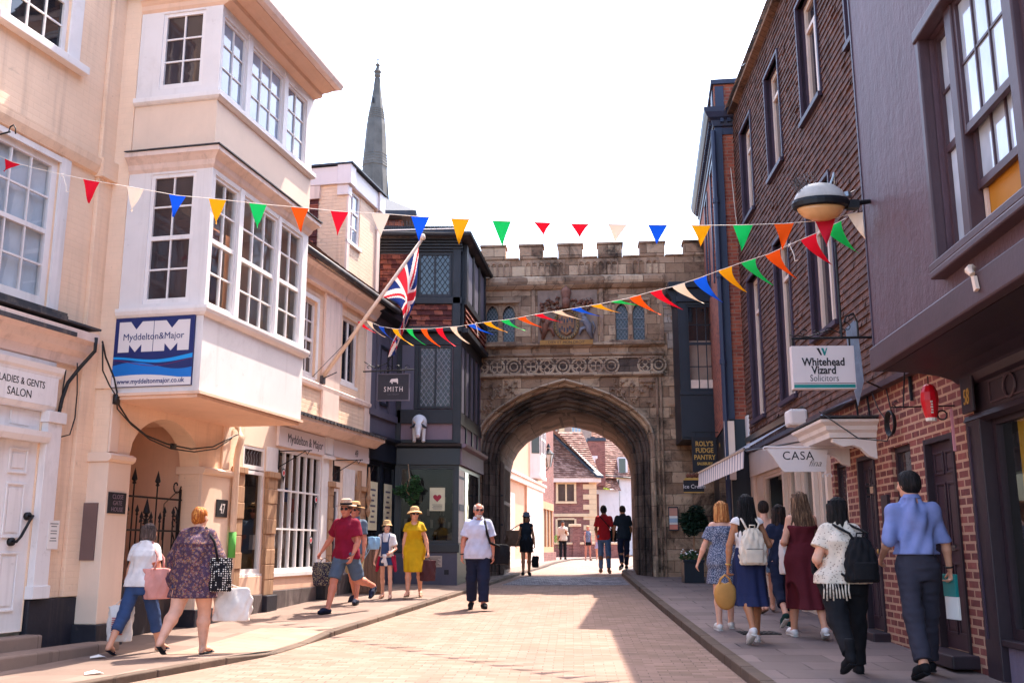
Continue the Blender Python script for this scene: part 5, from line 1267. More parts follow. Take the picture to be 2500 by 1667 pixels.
# fudge shop wall below the oriel, hanging boards
def hang(name, label, x, y, z0, z1, wd, mat, rz=0, th=.03):
    S = thing(name, label, 'sign', (x, y, 0), rad(rz)); b = MB().box(0, wd, -th/2, th/2, z0, z1).build('board', mat, S, bevel=.003); return S, b
S, b = hang('hanging_sign', 'black hanging sign with gold lettering for the fudge pantry', 4.06, 22.5, 3.06, 3.84, .56, M['ink'])
for t_, z, s in (("ROLY'S", 3.64, .15), ('FUDGE', 3.49, .15), ('PANTRY', 3.335, .15), ('SALISBURY', 3.215, .085)): text('lettering', t_, s, b, M['gold'], .28, -.017, z, extrude=.001, serif=.012, sx=.85, offset=.003)
m = MB(); m.tube([(.0, 0, 3.95), (.75, 0, 3.95)], .012, 5); m.tube([(.1, 0, 3.95), (.1, 0, 3.84)], .006, 4); m.tube([(.46, 0, 3.95), (.46, 0, 3.84)], .006, 4); m.build('bracket', M['iron'], S)
m = MB(); m.lathe([(.0, 3.55), (.03, 3.6), (.035, 3.68), (.015, 3.76), (0, 3.8)], (.66, -.0, 0), 8); m.build('gold_ornament', M['gold'], S)
S, b = hang('hanging_sign', 'dark ice cream sign with a cone picture hanging under the fudge board', 3.86, 22.6, 2.60, 2.88, .46, M['ink'])
text('lettering', 'Ice Cream', .12, b, M['sign_white'], .24, -.017, 2.70, extrude=.001, serif=.01)
m = MB(); m.prism([(.0, 2.88), (.46, 2.88), (.42, 2.93), (.04, 2.93)], -.015, .015); m.build('top_band', M['gold'], S)
m = MB()
for k in range(6): m.lathe([(.0, 2.93), (.045, 2.96), (.04, 3.0), (0, 3.03)], (.1+.05*k, 0, .01*(k % 2)), 8)
m.build('scoops', colour('chocolate', '#6b3d2c'), S)
m = MB(); m.box(0, .46, -.017, .017, 2.60, 2.62); m.build('bottom_band', M['gold'], S)
m = MB(); m.tube([(.2, 0, 3.0), (.6, 0, 3.3)], .01, 5); m.build('bracket', M['iron'], S)

# ------------------------------------------------------------------ tile hung house over the red brick shops
B = frame_thing('tile_hung_house', 'tall tile hung house above red brick ground floor with doors and a cream shopfront', 'building', 4.29, 9.3, -92.5)
xu = [(-9.65, -8.62), (-7.25, -6.22), (-4.85, -3.8), (-2.45, -1.4)]
hU = [(a, b, 7.72, 9.6) for a, b in xu]; hL = [(a, b, 3.78, 6.5) for a, b in xu[:2]] + [(-4.98, -3.72, 4.4, 6.45)]
w = MB(); tile_rows(w, -10.65, 3.0, 3.28, 10.35, hU + hL, .1, .02, -.06)
for h in hU + hL:
    a, b, c, d = h
    w.face([(a, -.06, c), (a, .12, c), (a, .12, d), (a, -.06, d)], 1).face([(b, -.06, c), (b, .12, c), (b, .12, d), (b, -.06, d)], 1).face([(a, -.06, d), (b, -.06, d), (b, .12, d), (a, .12, d)], 1).face([(a, -.06, c), (b, -.06, c), (b, .12, c), (a, .12, c)], 1)
w.build('tile_hung_wall', [M['hung_tile'], M['shutter_purple']], B)
w = MB(); shell(w, -10.65, 3, -.06, 7, 3.28, 10.35); w.face([(-10.65, -.06, 3.28), (3, -.06, 3.28), (3, 7, 3.28), (-10.65, 7, 3.28)]); w.build('side_wall', M['hung_tile'], B)
w = MB(); tile_rows(w, -7.0, .0, 3.3, 10.35, row=.1, lip=.02); o = w.build('end_tile_hanging', M['hung_tile'], B, loc=(-10.655, -.06, 0), rz=rad(-90))
m = MB(); slope_rows(m, (-10.9, -.25, 10.4), (3.2, -.25, 10.4), (0, 3.2, 3.3), .16, .025); m.box(-10.8, 3.1, -.2, 0, 10.33, 10.41); m.build('roof', M['roof_old'], B)
m = MB(); m.box(-10.7, 3, -.11, -.0, 3.22, 3.285); m.build('tile_drip', M['purple_wood'], B)
for h in hU + hL:
    a, b, c, d = h
    q = MB(); q.box(a-.05, a, -.10, .0, c-.08, d+.05).box(b, b+.05, -.10, .0, c-.08, d+.05).box(a, b, -.10, .0, d, d+.05).box(a-.05, b+.05, -.14, .05, c-.08, c-.01)
    wi = window(B, a+.003, b-.003, c+.003, d-.003, 1, 1, .04, fm='window_cream', gm='glass_brown', fw=.09, d=.07)
    q.build('surround', M['shutter_purple'], wi)
    e = MB(); zt = c + (d-c)*.76; e.box(a+.09, b-.09, .035, .1, zt-.03, zt+.03); e.box((a+b)/2-.035, (a+b)/2+.035, .036, .1, c+.1, zt-.03); e.build('transom', M['window_cream'], wi)
# brick ground floor
d1 = (-1.18, -.40, .42, 2.5); d2 = (-3.55, -2.86, .42, 2.52); w1 = (-2.26, -1.62, 1.15, 2.52); w2 = (-4.7, -4.08, 1.0, 2.54)
w = MB(); holes_wall(w, -4.82, 0.12, .1, 3.26, [d1, d2, w1, w2], 0, .12); w.face([(-4.82, 0, .1), (-4.82, .5, .1), (-4.82, .5, 3.26), (-4.82, 0, 3.26)]); w.build('brick_wall', M['wall_brick'], B)
def panel_door(parent, h, mat, y=.05, name='door', glazed=False):
    a, b, c, d = h; q = MB(); q.box(a+.05, b-.05, y, y+.05, c, d-.05)
    wd = (b-a-.1); cols = ((a+.05+.1*wd, a+.05+.46*wd), (a+.05+.54*wd, a+.05+.9*wd)); H = d-c
    for x0, x1 in cols:
        for z0, z1 in ((c+.07*H, c+.4*H), (c+.46*H, c+.78*H), (c+.82*H, c+.93*H)):
            q.box(x0, x1, y-.015, y-.001, z0, z0+.02).box(x0, x1, y-.015, y-.001, z1-.02, z1).box(x0, x0+.02, y-.014, y-.001, z0+.02, z1-.02).box(x1-.02, x1, y-.014, y-.001, z0+.02, z1-.02)
            q.box(x0+.04, x1-.04, y-.01, y-.001, z0+.045, z1-.045)
    o = q.build(name, mat, parent, bevel=.003)
    f = MB(); f.box(a, a+.05, -.02, .1, c, d).box(b-.05, b, -.02, .1, c, d).box(a+.05, b-.05, -.018, .1, d-.05, d); f.build('door_frame', M['purple_dark'], o)
    return o
dr = panel_door(B, d1, M['purple_door']); m = MB(); m.box(-.9, -.7, .035, .049, 1.37, 1.42); m.build('letterbox', M['steel'], dr)
dr = panel_door(B, d2, M['purple_door']); m = MB(); m.lathe([(.015, 0), (.035, .02), (.03, .05), (0, .06)], (0, 0, 0), 10); k = m.build('door_knob', M['gold'], dr, smooth=True); k.location = (-3.0, .05, 1.35); k.rotation_euler = (rad(90), 0, 0)
m = MB(); m.box(-3.42, -3.0, .045, .049, 1.75, 2.25); m.build('door_pane', M['glass'], dr)
m = MB(); m.box(-1.35, -.25, -.25, .05, .3, .42).box(-3.65, -2.75, -.2, .05, .3, .42); m.build('doorstep', M['purple_dark'], B, bevel=.015)
window(B, *w1, 1, 1, .05, fm='purple_dark', gm='glass_brown', fw=.06); window(B, *w2, 1, 1, .05, fm='purple_dark', gm='glass_brown', fw=.06)
m = MB(); m.box(-2.62, -2.4, -.04, -.001, 1.5, 2.0); m.build('notice_box', M['purple_dark'], B)
m = MB(); m.box(-2.8, -.25, -.0035, -.0005, 2.53, 2.64); m.build('lintel', M['wall_brick'], B)
# door hood with brackets
m = MB(); rows = [[(-4.0 - p, .0, z), (-4.0 - p, -.56 - p, z), (-2.72 + p, -.56 - p, z), (-2.72 + p, .0, z)] for p, z in ((0, 2.70), (.01, 2.76), (.05, 2.79), (.06, 2.84), (.12, 2.88), (.13, 2.91), (0, 2.93))]
for a, b in zip(rows, rows[1:] + rows[:1]):
    for i in range(3): m.face([a[i], a[i+1], b[i+1], b[i]])
m.face([rows[0][0], rows[0][1], rows[0][2], rows[0][3]])
for x in (-2.79, -3.92): m.prism([(0, 2.69), (-.52, 2.69), (-.52, 2.65), (-.4, 2.59), (-.28, 2.61), (-.18, 2.57), (-.1, 2.48), (0, 2.44)], x-.05, x+.05, 0, 'x')
m.build('door_hood', M['white_paint'], B, bevel=.005)
m = MB(); m.box(-4.14, -2.58, -.7, 0, 2.932, 2.955); m.build('hood_lead', M['lead'], B)
# cream shopfront
hs = [(-6.65, -5.75, .9, 2.62), (-5.6, -5.05, .5, 2.62), (-9.6, -7.75, .9, 2.7), (-7.55, -6.85, .5, 2.7)]
w = MB(); holes_wall(w, -10.7, -4.83, .1, 3.2, hs, .02, .1); w.build('shopfront', M['canopy'], B)
m = MB(); m.box(-10.75, -4.85, -.06, .019, 2.75, 3.2)
for x in (-7.66, -6.75, -5.68, -4.95): m.box(x-.06, x+.06, -.05, .019, .4, 2.74)
m.box(-10.7, -10.2, -.05, .019, .3, 3.7); m.build('pilaster', M['canopy'], B, bevel=.006)
m = MB(); m.box(-10.75, -10.2, -.1, .6, 3.3, 3.95); m.build('white_fascia_end', M['white_paint'], B)
for h in hs: window(B, *h, 1, 1, .05, fm='canopy', gm='glass_clear', fw=.05)
m = MB(); shell(m, -10.6, -4.9, .13, 2.4, .3, 3.0, sides='lrb'); m.face([(-10.6, .13, 3.0), (-4.9, .13, 3.0), (-4.9, 2.4, 3.0), (-10.6, 2.4, 3.0)]); m.build('shop_room', M['room_warm'], B)
m = MB(); m.box(-6.5, -5.9, .5, .6, 1.2, 1.6); m.build('display', colour('lamp_orange', '#c8843e'), B)
# things on the brick wall: junction irons and cables
m = MB(); m.tube([(-2.2, -.03, 3.24), (-2.16, -.1, 3.22), (-1.6, -.42, 3.2)], .012, 5); m.tube([(-1.4, -.02, 3.25), (-1.36, -.03, 2.95)], .02, 5)
m.tube([(-2.85, -.04, 3.25), (-2.8, -.04, 2.95)], .014, 5); m.tube([(-3.3, -.04, 3.25), (-3.25, -.04, 2.9)], .014, 5); m.tube([(-3.3, -.04, 2.98), (-2.8, -.04, 2.98)], .012, 5)
m.build('iron_strap', M['iron'], B)
c = frame_thing('cable_coil', 'coil of black cable hanging on the red brick wall above the white door hood', 'cable', 4.29, 9.3, -92.5)
m = MB()
for k in range(4): m.tube([(-1.98 + (.12+.01*k)*cos(t), -.05-.012*k, 2.78 + (.12+.008*k)*sin(t)) for t in [2*pi*j/18 for j in range(18)]], .009, 5, closed=True)
m.tube([(-2.0, -.04, 2.9), (-2.02, -.05, 3.0), (-2.1, -.05, 3.2)], .008, 5); m.tube([(-2.6, -.7, 3.0), (-2.45, -.3, 2.66), (-2.2, -.05, 2.6), (-2.05, -.05, 2.7)], .008, 5); m.tube([(-2.5, -.1, 3.25), (-2.4, -.06, 3.0), (-2.2, -.05, 2.85), (-2.05, -.05, 2.8)], .007, 5)
m.build('coil', M['cable'], c, smooth=True)
c = frame_thing('plastic_sheet', 'grey torn plastic sheet draped on the roof of the cream door hood', 'sheet', 4.29, 9.3, -92.5)
m = MB(); m.face([(-3.2, -.66, 2.97), (-2.65, -.64, 2.97), (-2.6, -.3, 3.16), (-2.9, -.35, 3.08)]).face([(-2.65, -.64, 2.97), (-2.6, -.66, 3.0), (-2.6, -.3, 3.14), (-2.6, -.3, 3.16)]); m.build('sheet', M['awning_top'], c)

# awning
A = frame_thing('awning', 'striped grey and white shop awning sloping out over the right pavement', 'awning', 4.29, 9.3, -92.5)
ax0, ax1 = -10.82, -5.88
m = MB(); m.face([(ax0-.2, 0, 3.44), (ax1-.1, 0, 3.44), (ax1, -1.0, 2.86), (ax0, -1.0, 2.86)]); m.build('canvas', cloth2('awning_canvas', '#d3d8e2', .6), A)
m = MB(); n = 40
for i in range(n):
    a, b = ax0 + (ax1-ax0)*i/n, ax0 + (ax1-ax0)*(i+1)/n; mi = 1 if i % 2 else 0
    m.face([(a, -1.004, 2.86), (b, -1.004, 2.86), (b, -1.015-.01*(i % 2), 2.58), (a, -1.015-.01*((i+1) % 2), 2.58)], mi)
m.build('valance', [M['awning_white'], M['awning_grey']], A)
m = MB(); m.tube([(ax0, -1.0, 2.87), (ax1, -1.0, 2.87)], .022, 6); m.tube([(ax1-.02, -.98, 2.84), (ax1-.05, -.02, 3.0)], .014, 5); m.tube([(ax0+.02, -.98, 2.84), (ax0, -.02, 3.0)], .014, 5); m.box(ax0-.2, ax1+.0, -.12, -.07, 3.42, 3.52); m.build('arm', M['steel'], A)
m = MB(); m.box(ax1-.1, ax1+.25, -.35, -.07, 3.2, 3.45); m.build('housing', M['awning_white'], A, bevel=.04)

# casa fina sign
S = thing('hanging_sign', 'cream shaped shop sign lettered CASA fina hanging under the awning end', 'sign', (3.27, 13.0, 0), rad(0))
m = MB(); m.prism([(.04, 2.655), (.84, 2.645), (.80, 2.36), (.26, 2.355), (.2, 2.43), (.12, 2.56)], -.018, .018); b = m.build('board', M['sign_white'], S, bevel=.003)
text('lettering', 'CASA', .155, b, M['ink'], .45, -.0205, 2.515, extrude=.001, spacing=1.1)
text('lettering', 'fina', .12, b, M['steel'], .66, -.0205, 2.43, extrude=.001, shear=.45, offset=-.001)
m = MB(); m.tube([(.02, 0, 2.68), (.9, 0, 2.675), (1.2, 0, 2.67)], .012, 6); scr(m, .03, 2.65, .035, 1.5, 8, 1); scr(m, .78, 2.3, .05, 0, 8, 1); scr(m, .86, 2.3, .05, 0, 8, -1); m.build('bracket', M['sign_white'], S)

# solicitors sign on wrought bracket
S = thing('hanging_sign', 'cream solicitors sign with teal stripe hanging from wrought iron bracket', 'sign', (3.02, 10.6, 0), rad(-2))
x0, x1, z0, z1 = .0, .67, 3.06, 3.53
b = MB().box(x0, x1, -.045, .045, z0, z1).build('board', M['fascia_white'], S, bevel=.004)
text('lettering', 'Whitehead', .118, b, M['ink'], .335, -.0475, 3.315, extrude=.001, serif=.008, offset=.003, sx=.86)
text('lettering', 'Vizard', .118, b, M['ink'], .335, -.0475, 3.225, extrude=.001, serif=.008, offset=.003, sx=.86)
text('lettering', 'Solicitors', .098, b, M['ink'], .335, -.0475, 3.145, extrude=.001, serif=.005, sx=.84, offset=-.001)
MB().box(.01, .66, -.0475, -.0455, 3.072, 3.108).build('teal_stripe', M['teal'], b); MB().box(.01, .66, -.0475, -.0455, 3.118, 3.124).build('dark_line', M['ink'], b)
lg = [(.28, 3.51), (.305, 3.51), (.327, 3.455), (.337, 3.48), (.318, 3.43)]
MB().prism([(.268, 3.505), (.296, 3.505), (.326, 3.43), (.31, 3.425)], -.0475, -.0455).build('emblem_dark', M['ink'], b)
MB().prism([(.318, 3.505), (.343, 3.505), (.358, 3.46), (.372, 3.505), (.385, 3.505), (.358, 3.425), (.345, 3.425)], -.0475, -.0455).build('emblem_teal', M['teal'], b)
m = MB(); m.tube([(.02, 0, 3.62), (.74, 0, 3.63)], .014, 6); m.tube([(.74, 0, 3.63), (.74, 0, 3.8), (.70, 0, 3.9), (.62, 0, 3.86), (.6, 0, 3.8)], .011, 5); m.tube([(1.25, .0, 3.63), (.74, 0, 3.63)], .014, 5)
for cx, cz, r, sg in ((.15, 3.68, .05, 1), (.3, 3.67, .045, -1), (.42, 3.7, .05, 1), (.62, 3.74, .07, -1), (.68, 3.84, .05, 1), (.57, 3.68, .05, 1)): scr(m, cx, cz, r, .5, 10, sg, w=.006)
m.tube([(.03, 0, 3.62), (.03, 0, 3.53)], .01, 5); m.tube([(.64, 0, 3.62), (.64, 0, 3.53)], .01, 5); m.tube([(0, 0, 3.66), (.2, 0, 3.64), (.45, 0, 3.72), (.6, 0, 3.66)], .007, 5)
m.tube([(.56, 0, 3.63), (.56, 0, 4.7)], .014, 6); m.build('bracket', M['iron'], S)
S = thing('lead_flashing', 'crumpled strip of grey lead sheet hanging behind the solicitors sign', 'flashing', (3.98, 11.6, 0), rad(-10))
m = MB(); pts = [(.0, 3.95), (.1, 4.05), (.14, 3.6), (.16, 3.3), (.08, 3.02), (.05, 3.2), (.02, 3.5)]
m.prism(pts, -.01, .012); m.prism([(a*.7+.05, b) for a, b in pts[:4]], -.03, -.011); m.build('sheet', plain('bright_lead', '#8f98a8', .4, .2, 6, .5, 12, metal=.3), S)

# ------------------------------------------------------------------ purple jettied shop (right foreground)
B = frame_thing('purple_shop', 'dark purple rendered shop, jettied over its shopfront, number 58, at right edge', 'shop', 3.53, 9.4, -94.7)
hw = (2.0, 4.6, 3.62, 5.42)
w = MB(); holes_wall(w, -.12, 9, 3.30, 12, [hw], 0, .16, rmi=0); shell(w, -.12, 9, 0, 5, 3.3, 12, sides='lr'); w.build('wall', M['plaster_purple'], B)
m = MB(); m.box(-.16, -.12, -.01, .1, 3.3, 12); m.build('corner_strip', M['shutter_purple'], B)
m = MB(); m.box(-.16, 9, -.05, .06, 3.07, 3.299); m.build('jetty_beam', M['purple_wood'], B, bevel=.015)
m = MB()   # coved soffit
cv = [(.06, 3.07), (.2, 3.065), (.4, 3.05), (.58, 3.02), (.7, 2.98), (.78, 2.92), (.82, 2.9)]
for (a, za), (b, zb) in zip(cv[:-1], cv[1:]): m.face([(-.14, a, za), (9, a, za), (9, b, zb), (-.14, b, zb)])
m.prism(cv + [(.82, 3.3), (.06, 3.3)], -.15, -.14, 0, 'x'); m.build('soffit', M['purple_dark'], B, smooth=False)
m = MB(); m.box(1.92, 2.0, -.08, .02, 3.5, 5.5).box(1.92, 4.7, -.1, .02, 5.42, 5.52).box(1.92, 4.7, -.06, 0.02, 5.52, 5.57); m.box(1.86, 4.8, -.10, .08, 3.5, 3.57).box(1.9, 4.7, -.11, .02, 3.44, 3.5); m.build('surround', M['purple_wood'], B, bevel=.012)
m = MB(); m.box(2.42, 2.56, -.02, .1, 3.6, 5.42).box(3.42, 3.56, -.02, .1, 3.6, 5.42); m.build('mullion', M['purple_wood'], B, bevel=.012)
window(B, 2.0, 2.42, 3.6, 5.42, 1, (1, 2), .05, fm='purple_wood', gm='glass_painted_sky_pale', fw=.05, meet=.47)
q = window(B, 2.56, 3.42, 4.36, 5.42, 3, 2, .0, fm='purple_wood', gm='glass_painted_sky_pale', fw=.045, bw=.02, d=.05)
q = window(B, 2.57, 3.41, 3.93, 4.75, 3, 1, .055, fm='purple_wood', gm='glass_painted_sky_pale', fw=.045, bw=.02, d=.05)
window(B, 3.56, 4.6, 3.6, 5.42, 2, (2, 2), .03, fm='purple_wood', gm='glass_painted_sky_pale', fw=.05, meet=.5)
m = MB(); m.box(2.45, 3.5, .115, .13, 3.55, 4.3); m.build('orange_blind', M['orange_board'], B); m = MB(); m.box(2.5, 3.5, .6, .63, 3.5, 5.5); m.build('room', M['grey_white'], B)
m = MB(); m.box(2.57, 2.61, .09, .112, 3.6, 3.93); m.build('inner_frame', M['window_cream'], B)
m = MB(); m.tube([(2.58, -.05, 3.34), (2.61, -.08, 3.32), (2.64, -.07, 3.28)], [.035, .03, .022], 7); m.prism([(2.63, 3.27), (2.68, 3.26), (2.71, 3.16), (2.66, 3.15)], -.08, -.055); m.build('broken_bracket', M['canopy'], B)
# shopfront 58, set back under the jetty
S_ = thing('x', 'x', 'x'); bpy.data.objects.remove(S_)
oy = .80
m = MB(); m.box(-.02, 9, oy-.0, oy+.1, 2.6, 2.98); mould(m, -.02, 9, [(oy, 2.62), (oy-.05, 2.60), (oy-.07, 2.55), (oy, 2.52)]); mould(m, -.02, 9, [(oy, 2.98), (oy-.08, 2.97), (oy-.05, 2.9), (oy, 2.88)])
f = m.build('shop_fascia', M['purple_dark'], B)
m = MB(); m.box(.0, .34, oy-.06, oy+.1, .2, 2.55).box(.03, .31, oy-.09, oy-.061, 2.62, 2.95); m.build('shop_pilaster', M['purple_dark'], B, bevel=.008)
m = MB(); m.box(.08, .1, oy-.075, oy-.0605, .6, 2.5); m.build('pilaster_edge', M['shutter_purple'], B)
text('lettering', '58', .2, f, M['gold'], .17, oy-.094, 2.70, extrude=.003, serif=.02, sx=.7, shear=.2)
m = MB(); m.tube([(.95 + .12*cos(t), oy-.012, 2.76 + .1*sin(t)) for t in [2*pi*k/16 for k in range(16)]], .014, 5, closed=True); m.box(.5, 1.45, oy-.012, oy-.001, 2.66, 2.675).box(.5, 1.45, oy-.012, oy-.001, 2.85, 2.865).box(.5, .515, oy-.0125, oy-.001, 2.675, 2.85); m.build('carved_panel', M['purple_wood'], B)
m = MB(); m.box(.36, 9, oy+.0, oy+.2, .1, .56); m.build('stall_riser', M['marble'], B); m = MB(); m.box(.34, 9, oy-.05, oy+.15, .56, .62); m.build('shop_sill', M['purple_dark'], B, bevel=.01)
q = window(B, .36, 3.5, .62, 2.55, 1, 1, oy+.05, fm='purple_dark', gm='glass_clear', fw=.07)
m = MB(); 
for i in range(30):
    x = .72 + i*.02; m.face([(x, oy+.12+.02*(i % 2), .66), (x+.02, oy+.12+.02*((i+1) % 2), .66), (x+.02, oy+.12+.02*((i+1) % 2), 2.5), (x, oy+.12+.02*(i % 2), 2.5)])
m.build('yellow_curtain', M['yellow_cloth'], q)
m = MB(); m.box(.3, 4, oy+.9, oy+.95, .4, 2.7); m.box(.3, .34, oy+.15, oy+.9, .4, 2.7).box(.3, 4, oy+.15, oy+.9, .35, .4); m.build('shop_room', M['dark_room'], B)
m = MB(); m.box(1.3, 1.6, oy+.5, oy+.6, .7, 1.6); m.build('display', M['room_warm'], B); m = MB(); m.box(.8, .9, oy+.3, oy+.33, .75, 1.1); m.build('card', M['paper'], B)
# red lantern and its iron bar
L = thing('lantern', 'bright red paper lantern hanging from iron bar by the brick wall', 'lantern', (4.02, 9.5, 2.58))
m = MB(); m.lathe([(.05, .03), (.062, .07), (.085, .2), (.078, .28), (.055, .34), (.03, .36)], n=10); m.build('shade', M['lantern_red'], L)
MB().lathe([(.03, 0), (.05, .005), (.052, .05), (.03, .055)], n=10).build('white_base', M['paper'], L)
e = MB()
for k in range(5): e.box(-.03+.004*(k % 2), -.008, -.086+.003*k*0, -.083, .07+.026*k, .086+.026*k)
e.build('lettering', M['paper'], L); e = MB(); e.tube([(0, 0, .36), (0, 0, .44)], .006, 5); e.build('cord', M['iron'], L)
m = MB(); m.tube([(-.38, .0, .135), (.32, .12, .17)], .008, 5); m.tube([(-.33, .0, .14), (-.36, 0, .17), (-.33, 0, .2), (-.3, 0, .18)], .006, 5); m.tube([(.1 + .045*cos(t), -.02, .06 + .045*sin(t)) for t in [2*pi*k/14 for k in range(14)]], .008, 5, closed=True); m.tube([(-.26, 0, .14), (-.2, .05, .5)], .008, 5); m.build('iron_bar', M['iron'], L)
MB().box(.19, .215, .0, .012, -.28, .12).build('pink_ribbon', colour('ribbon', '#c98a96'), L)

# street lamp on the corner of the purple shop
L = thing('street_lamp', 'bulbous old street lamp with bird spikes and amber bowl on a wall arm', 'lamp', (3.03, 9.3, 4.70), rad(-4))
m = MB(); m.lathe([(.262, .0), (.25, .06), (.21, .13), (.14, .185), (.05, .21), (.0, .213)], n=24, sy=.62); m.build('shell', M['lamp_shell'], L, smooth=True)
m = MB(); m.lathe([(.24, -.05), (.272, -.04), (.28, .0), (.27, .03), (.245, .035)], n=24, sy=.64); m.tube([(.25, 0, -.01), (.36, 0, .0), (.5, .05, .03)], [.035, .028, .022], 8); m.box(.25, .36, -.05, .05, -.06, .02); m.build('rim', M['iron'], L)
m = MB(); m.lathe([(.0, -.17), (.09, -.165), (.17, -.13), (.215, -.08), (.235, -.045)], n=24, sy=.6); m.build('bowl', M['lamp_glass'], L, smooth=True)
m = MB(); rr = random.Random(4)
for k in range(26):
    x, y = rr.uniform(-.22, .0), rr.uniform(-.06, .06); m.tube([(x, y, .1 + .11*(x+.22)/.22), (x - .06 + rr.uniform(-.04, .03), y + rr.uniform(-.03, .03), .2 + .14*(x+.25)/.25 + rr.uniform(0, .05))], .004, 3)
m.tube([(.1, 0, .18), (.14, 0, .28), (.15, 0, .32)], .012, 5); m.tube([(.15, 0, .32), (.15, 0, .2)], .012, 5); m.lathe([(.05, 0), (.04, .05), (0, .06)], (.26, 0, .06), 8); m.tube([(.28, 0, .1), (.34, 0, .13)], .008, 4); m.build('bird_spikes', M['steel'], L)

# planter, topiary by the fudge shop
T = thing('topiary_plant', 'clipped round dark bush standing by the dark gate pier', 'plant', (4.18, 23.3, gz(4.18, 23.3)))
m = MB(); [leaves(m, 700, c_, (.2, .2, .2), .04, .4, i) for i, c_ in enumerate(((0, 0, 1.4), (.14, -.05, 1.3), (-.15, 0, 1.36), (.05, -.1, 1.52), (-.08, -.1, 1.2)))]; m.build('foliage', leaf_mat('leaf_dark', '#10231a', '#24402c'), T); MB().tube([(0, 0, .4), (0, 0, 1.1)], .025, 6).build('trunk', M['old_wood'], T)
m = MB(); m.lathe([(.15, 0), (.2, .45), (.21, .47), (.18, .47)], n=14); m.build('pot', M['shop_navy'], T)
T = thing('flower_planter', 'dark square planter with small white flowers against the gate pier', 'planter', (4.05, 22.9, gz(4.05, 22.9)))
m = MB(); m.box(-.22, .22, -.2, .2, 0, .48).box(-.24, .24, -.22, .22, .44, .5); m.build('box', M['shop_navy'], T, bevel=.01)
m = MB(); leaves(m, 500, (-.02, 0, .56), (.28, .22, .13), .035, .2, 5); m.build('foliage', leaf_mat('leaf_green', '#1f3a20', '#46663a'), T)
m = MB(); rr = random.Random(8)
for k in range(26): m.lathe([(0, -.01), (.024, 0), (.0, .02)], (rr.uniform(-.28, .24), rr.uniform(-.2, .1), .62 + rr.uniform(-.04, .1)), 6)
m.build('flower', M['paper'], T)
# waste bin by the cream shop, black board by its door, and the hanging greenery of the black shop
T = thing('waste_bin', 'brown timber clad waste bin standing behind the girl in dungarees', 'bin', (-2.75, 19.7, gz(-2.75, 19.7)))
m = MB(); m.box(-.26, .26, -.24, .24, 0, .98)
for k in range(6): m.box(-.26+.088*k, -.19+.088*k, -.255, -.241, .03, .95)
m.build('casing', wood_mat('bin_wood', '#4d3a33', '#745a4c'), T, bevel=.008); MB().box(-.29, .29, -.28, .28, .981, 1.06).build('lid', M['shop_navy'], T, bevel=.02)
T = thing('display_board', 'small black box standing by the shop door of number 49', 'board', (-3.42, 18.3, gz(-3.42, 18.3)), rad(-14))
MB().box(-.16, .16, -.14, .14, 0, .48).build('box', M['ink'], T, bevel=.01); m = MB(); m.box(-.1, .1, -.146, -.141, .1, .38); m.build('front_panel', M['timber_black'], T)
T = thing('hanging_plant', 'leafy green tree branch hanging in front of the black shop window', 'plant', (-2.2, 21.9, 0))
m = MB()
for cx, cz, r in ((-.15, 2.58, .2), (.0, 2.72, .18), (.12, 2.9, .14), (-.35, 2.6, .14), (.1, 2.5, .15), (.0, 2.35, .13), (.22, 2.66, .1)): leaves(m, 150, (cx*.8, 0, 2.6 + (cz-2.6)*.8), (r*.85, r*.7, r*.85), .035, .1, int(cz*100))
m.build('foliage', leaf_mat('leaf_mid', '#1f4427', '#4a7444'), T); m = MB(); m.tube([(-.1, .25, 3.2), (-.05, .1, 2.9), (-.1, 0, 2.6), (.05, 0, 2.4)], .012, 5); m.tube([(-.05, .1, 2.9), (.12, 0, 2.85)], .008, 5); m.build('stem', M['old_wood'], T)
# ------------------------------------------------------------------ the close beyond the gate
B = frame_thing('cream_house', 'cream rendered house with white oriel beyond the archway on the left', 'house', -.17, 31.0, 81)
ho = [(4.6, 5.3, 1.6, 3.1)]
m = MB(); holes_wall(m, -1.5, 8.6, 0, 9, [], 0); shell(m, -1.5, 8.6, 0, 5, 0, 9); m.build('wall', colour('far_peach', '#c99a7c', var=.08, dirt=.1), B)
m = MB(); m.box(-1.5, 8.6, -.12, 0, 3.5, 3.68); m.box(-1.5, 8.6, -.2, -.0, 3.68, 3.76); m.box(4.2, 8.55, -.05, 0, .3, 3.5); m.box(-1.5, 8.6, -.06, 0, 0, 1.0); m.build('band_course', M['cream_paint'], B)
m = MB()
for a, b, z in ((0, 6.3, 0),): pass
m.prism([(5.3, -.0), (5.5, -.34), (7.0, -.34), (7.2, 0)], 3.95, 6.8, 0, 'z'); m.prism([(5.25, 0), (5.45, -.38), (7.05, -.38), (7.25, 0)], 3.85, 3.95, 0, 'z')
m.build('oriel', M['white_paint'], B)
m = MB(); m.box(5.6, 6.9, -.36, -.341, 4.75, 6.5); q = m.build('pane', M['glass_brown'], B)
m = MB(); 
for x in (5.6, 6.0, 6.45, 6.9): m.box(x-.03, x+.03, -.38, -.361, 4.7, 6.5)
for z in (4.75, 5.3, 5.9): m.box(5.6, 6.9, -.378, -.361, z-.03, z+.03)
m.build('glazing_bar', M['white_paint'], B)
m = MB(); e = MB(); e.box(-1.17, -.55, -.02, .0, 4.75, 6.5); q = e.build('side_pane', M['glass_brown'], B); bpy.data.objects.remove(q)
e = MB()
e.hexa([(5.315, -.06, 4.75), (5.47, -.32, 4.75), (5.48, -.32, 4.75), (5.33, -.05, 4.75), (5.315, -.06, 6.5), (5.47, -.32, 6.5), (5.48, -.32, 6.5), (5.33, -.05, 6.5)]); e.build('side_pane', M['glass_brown'], B)
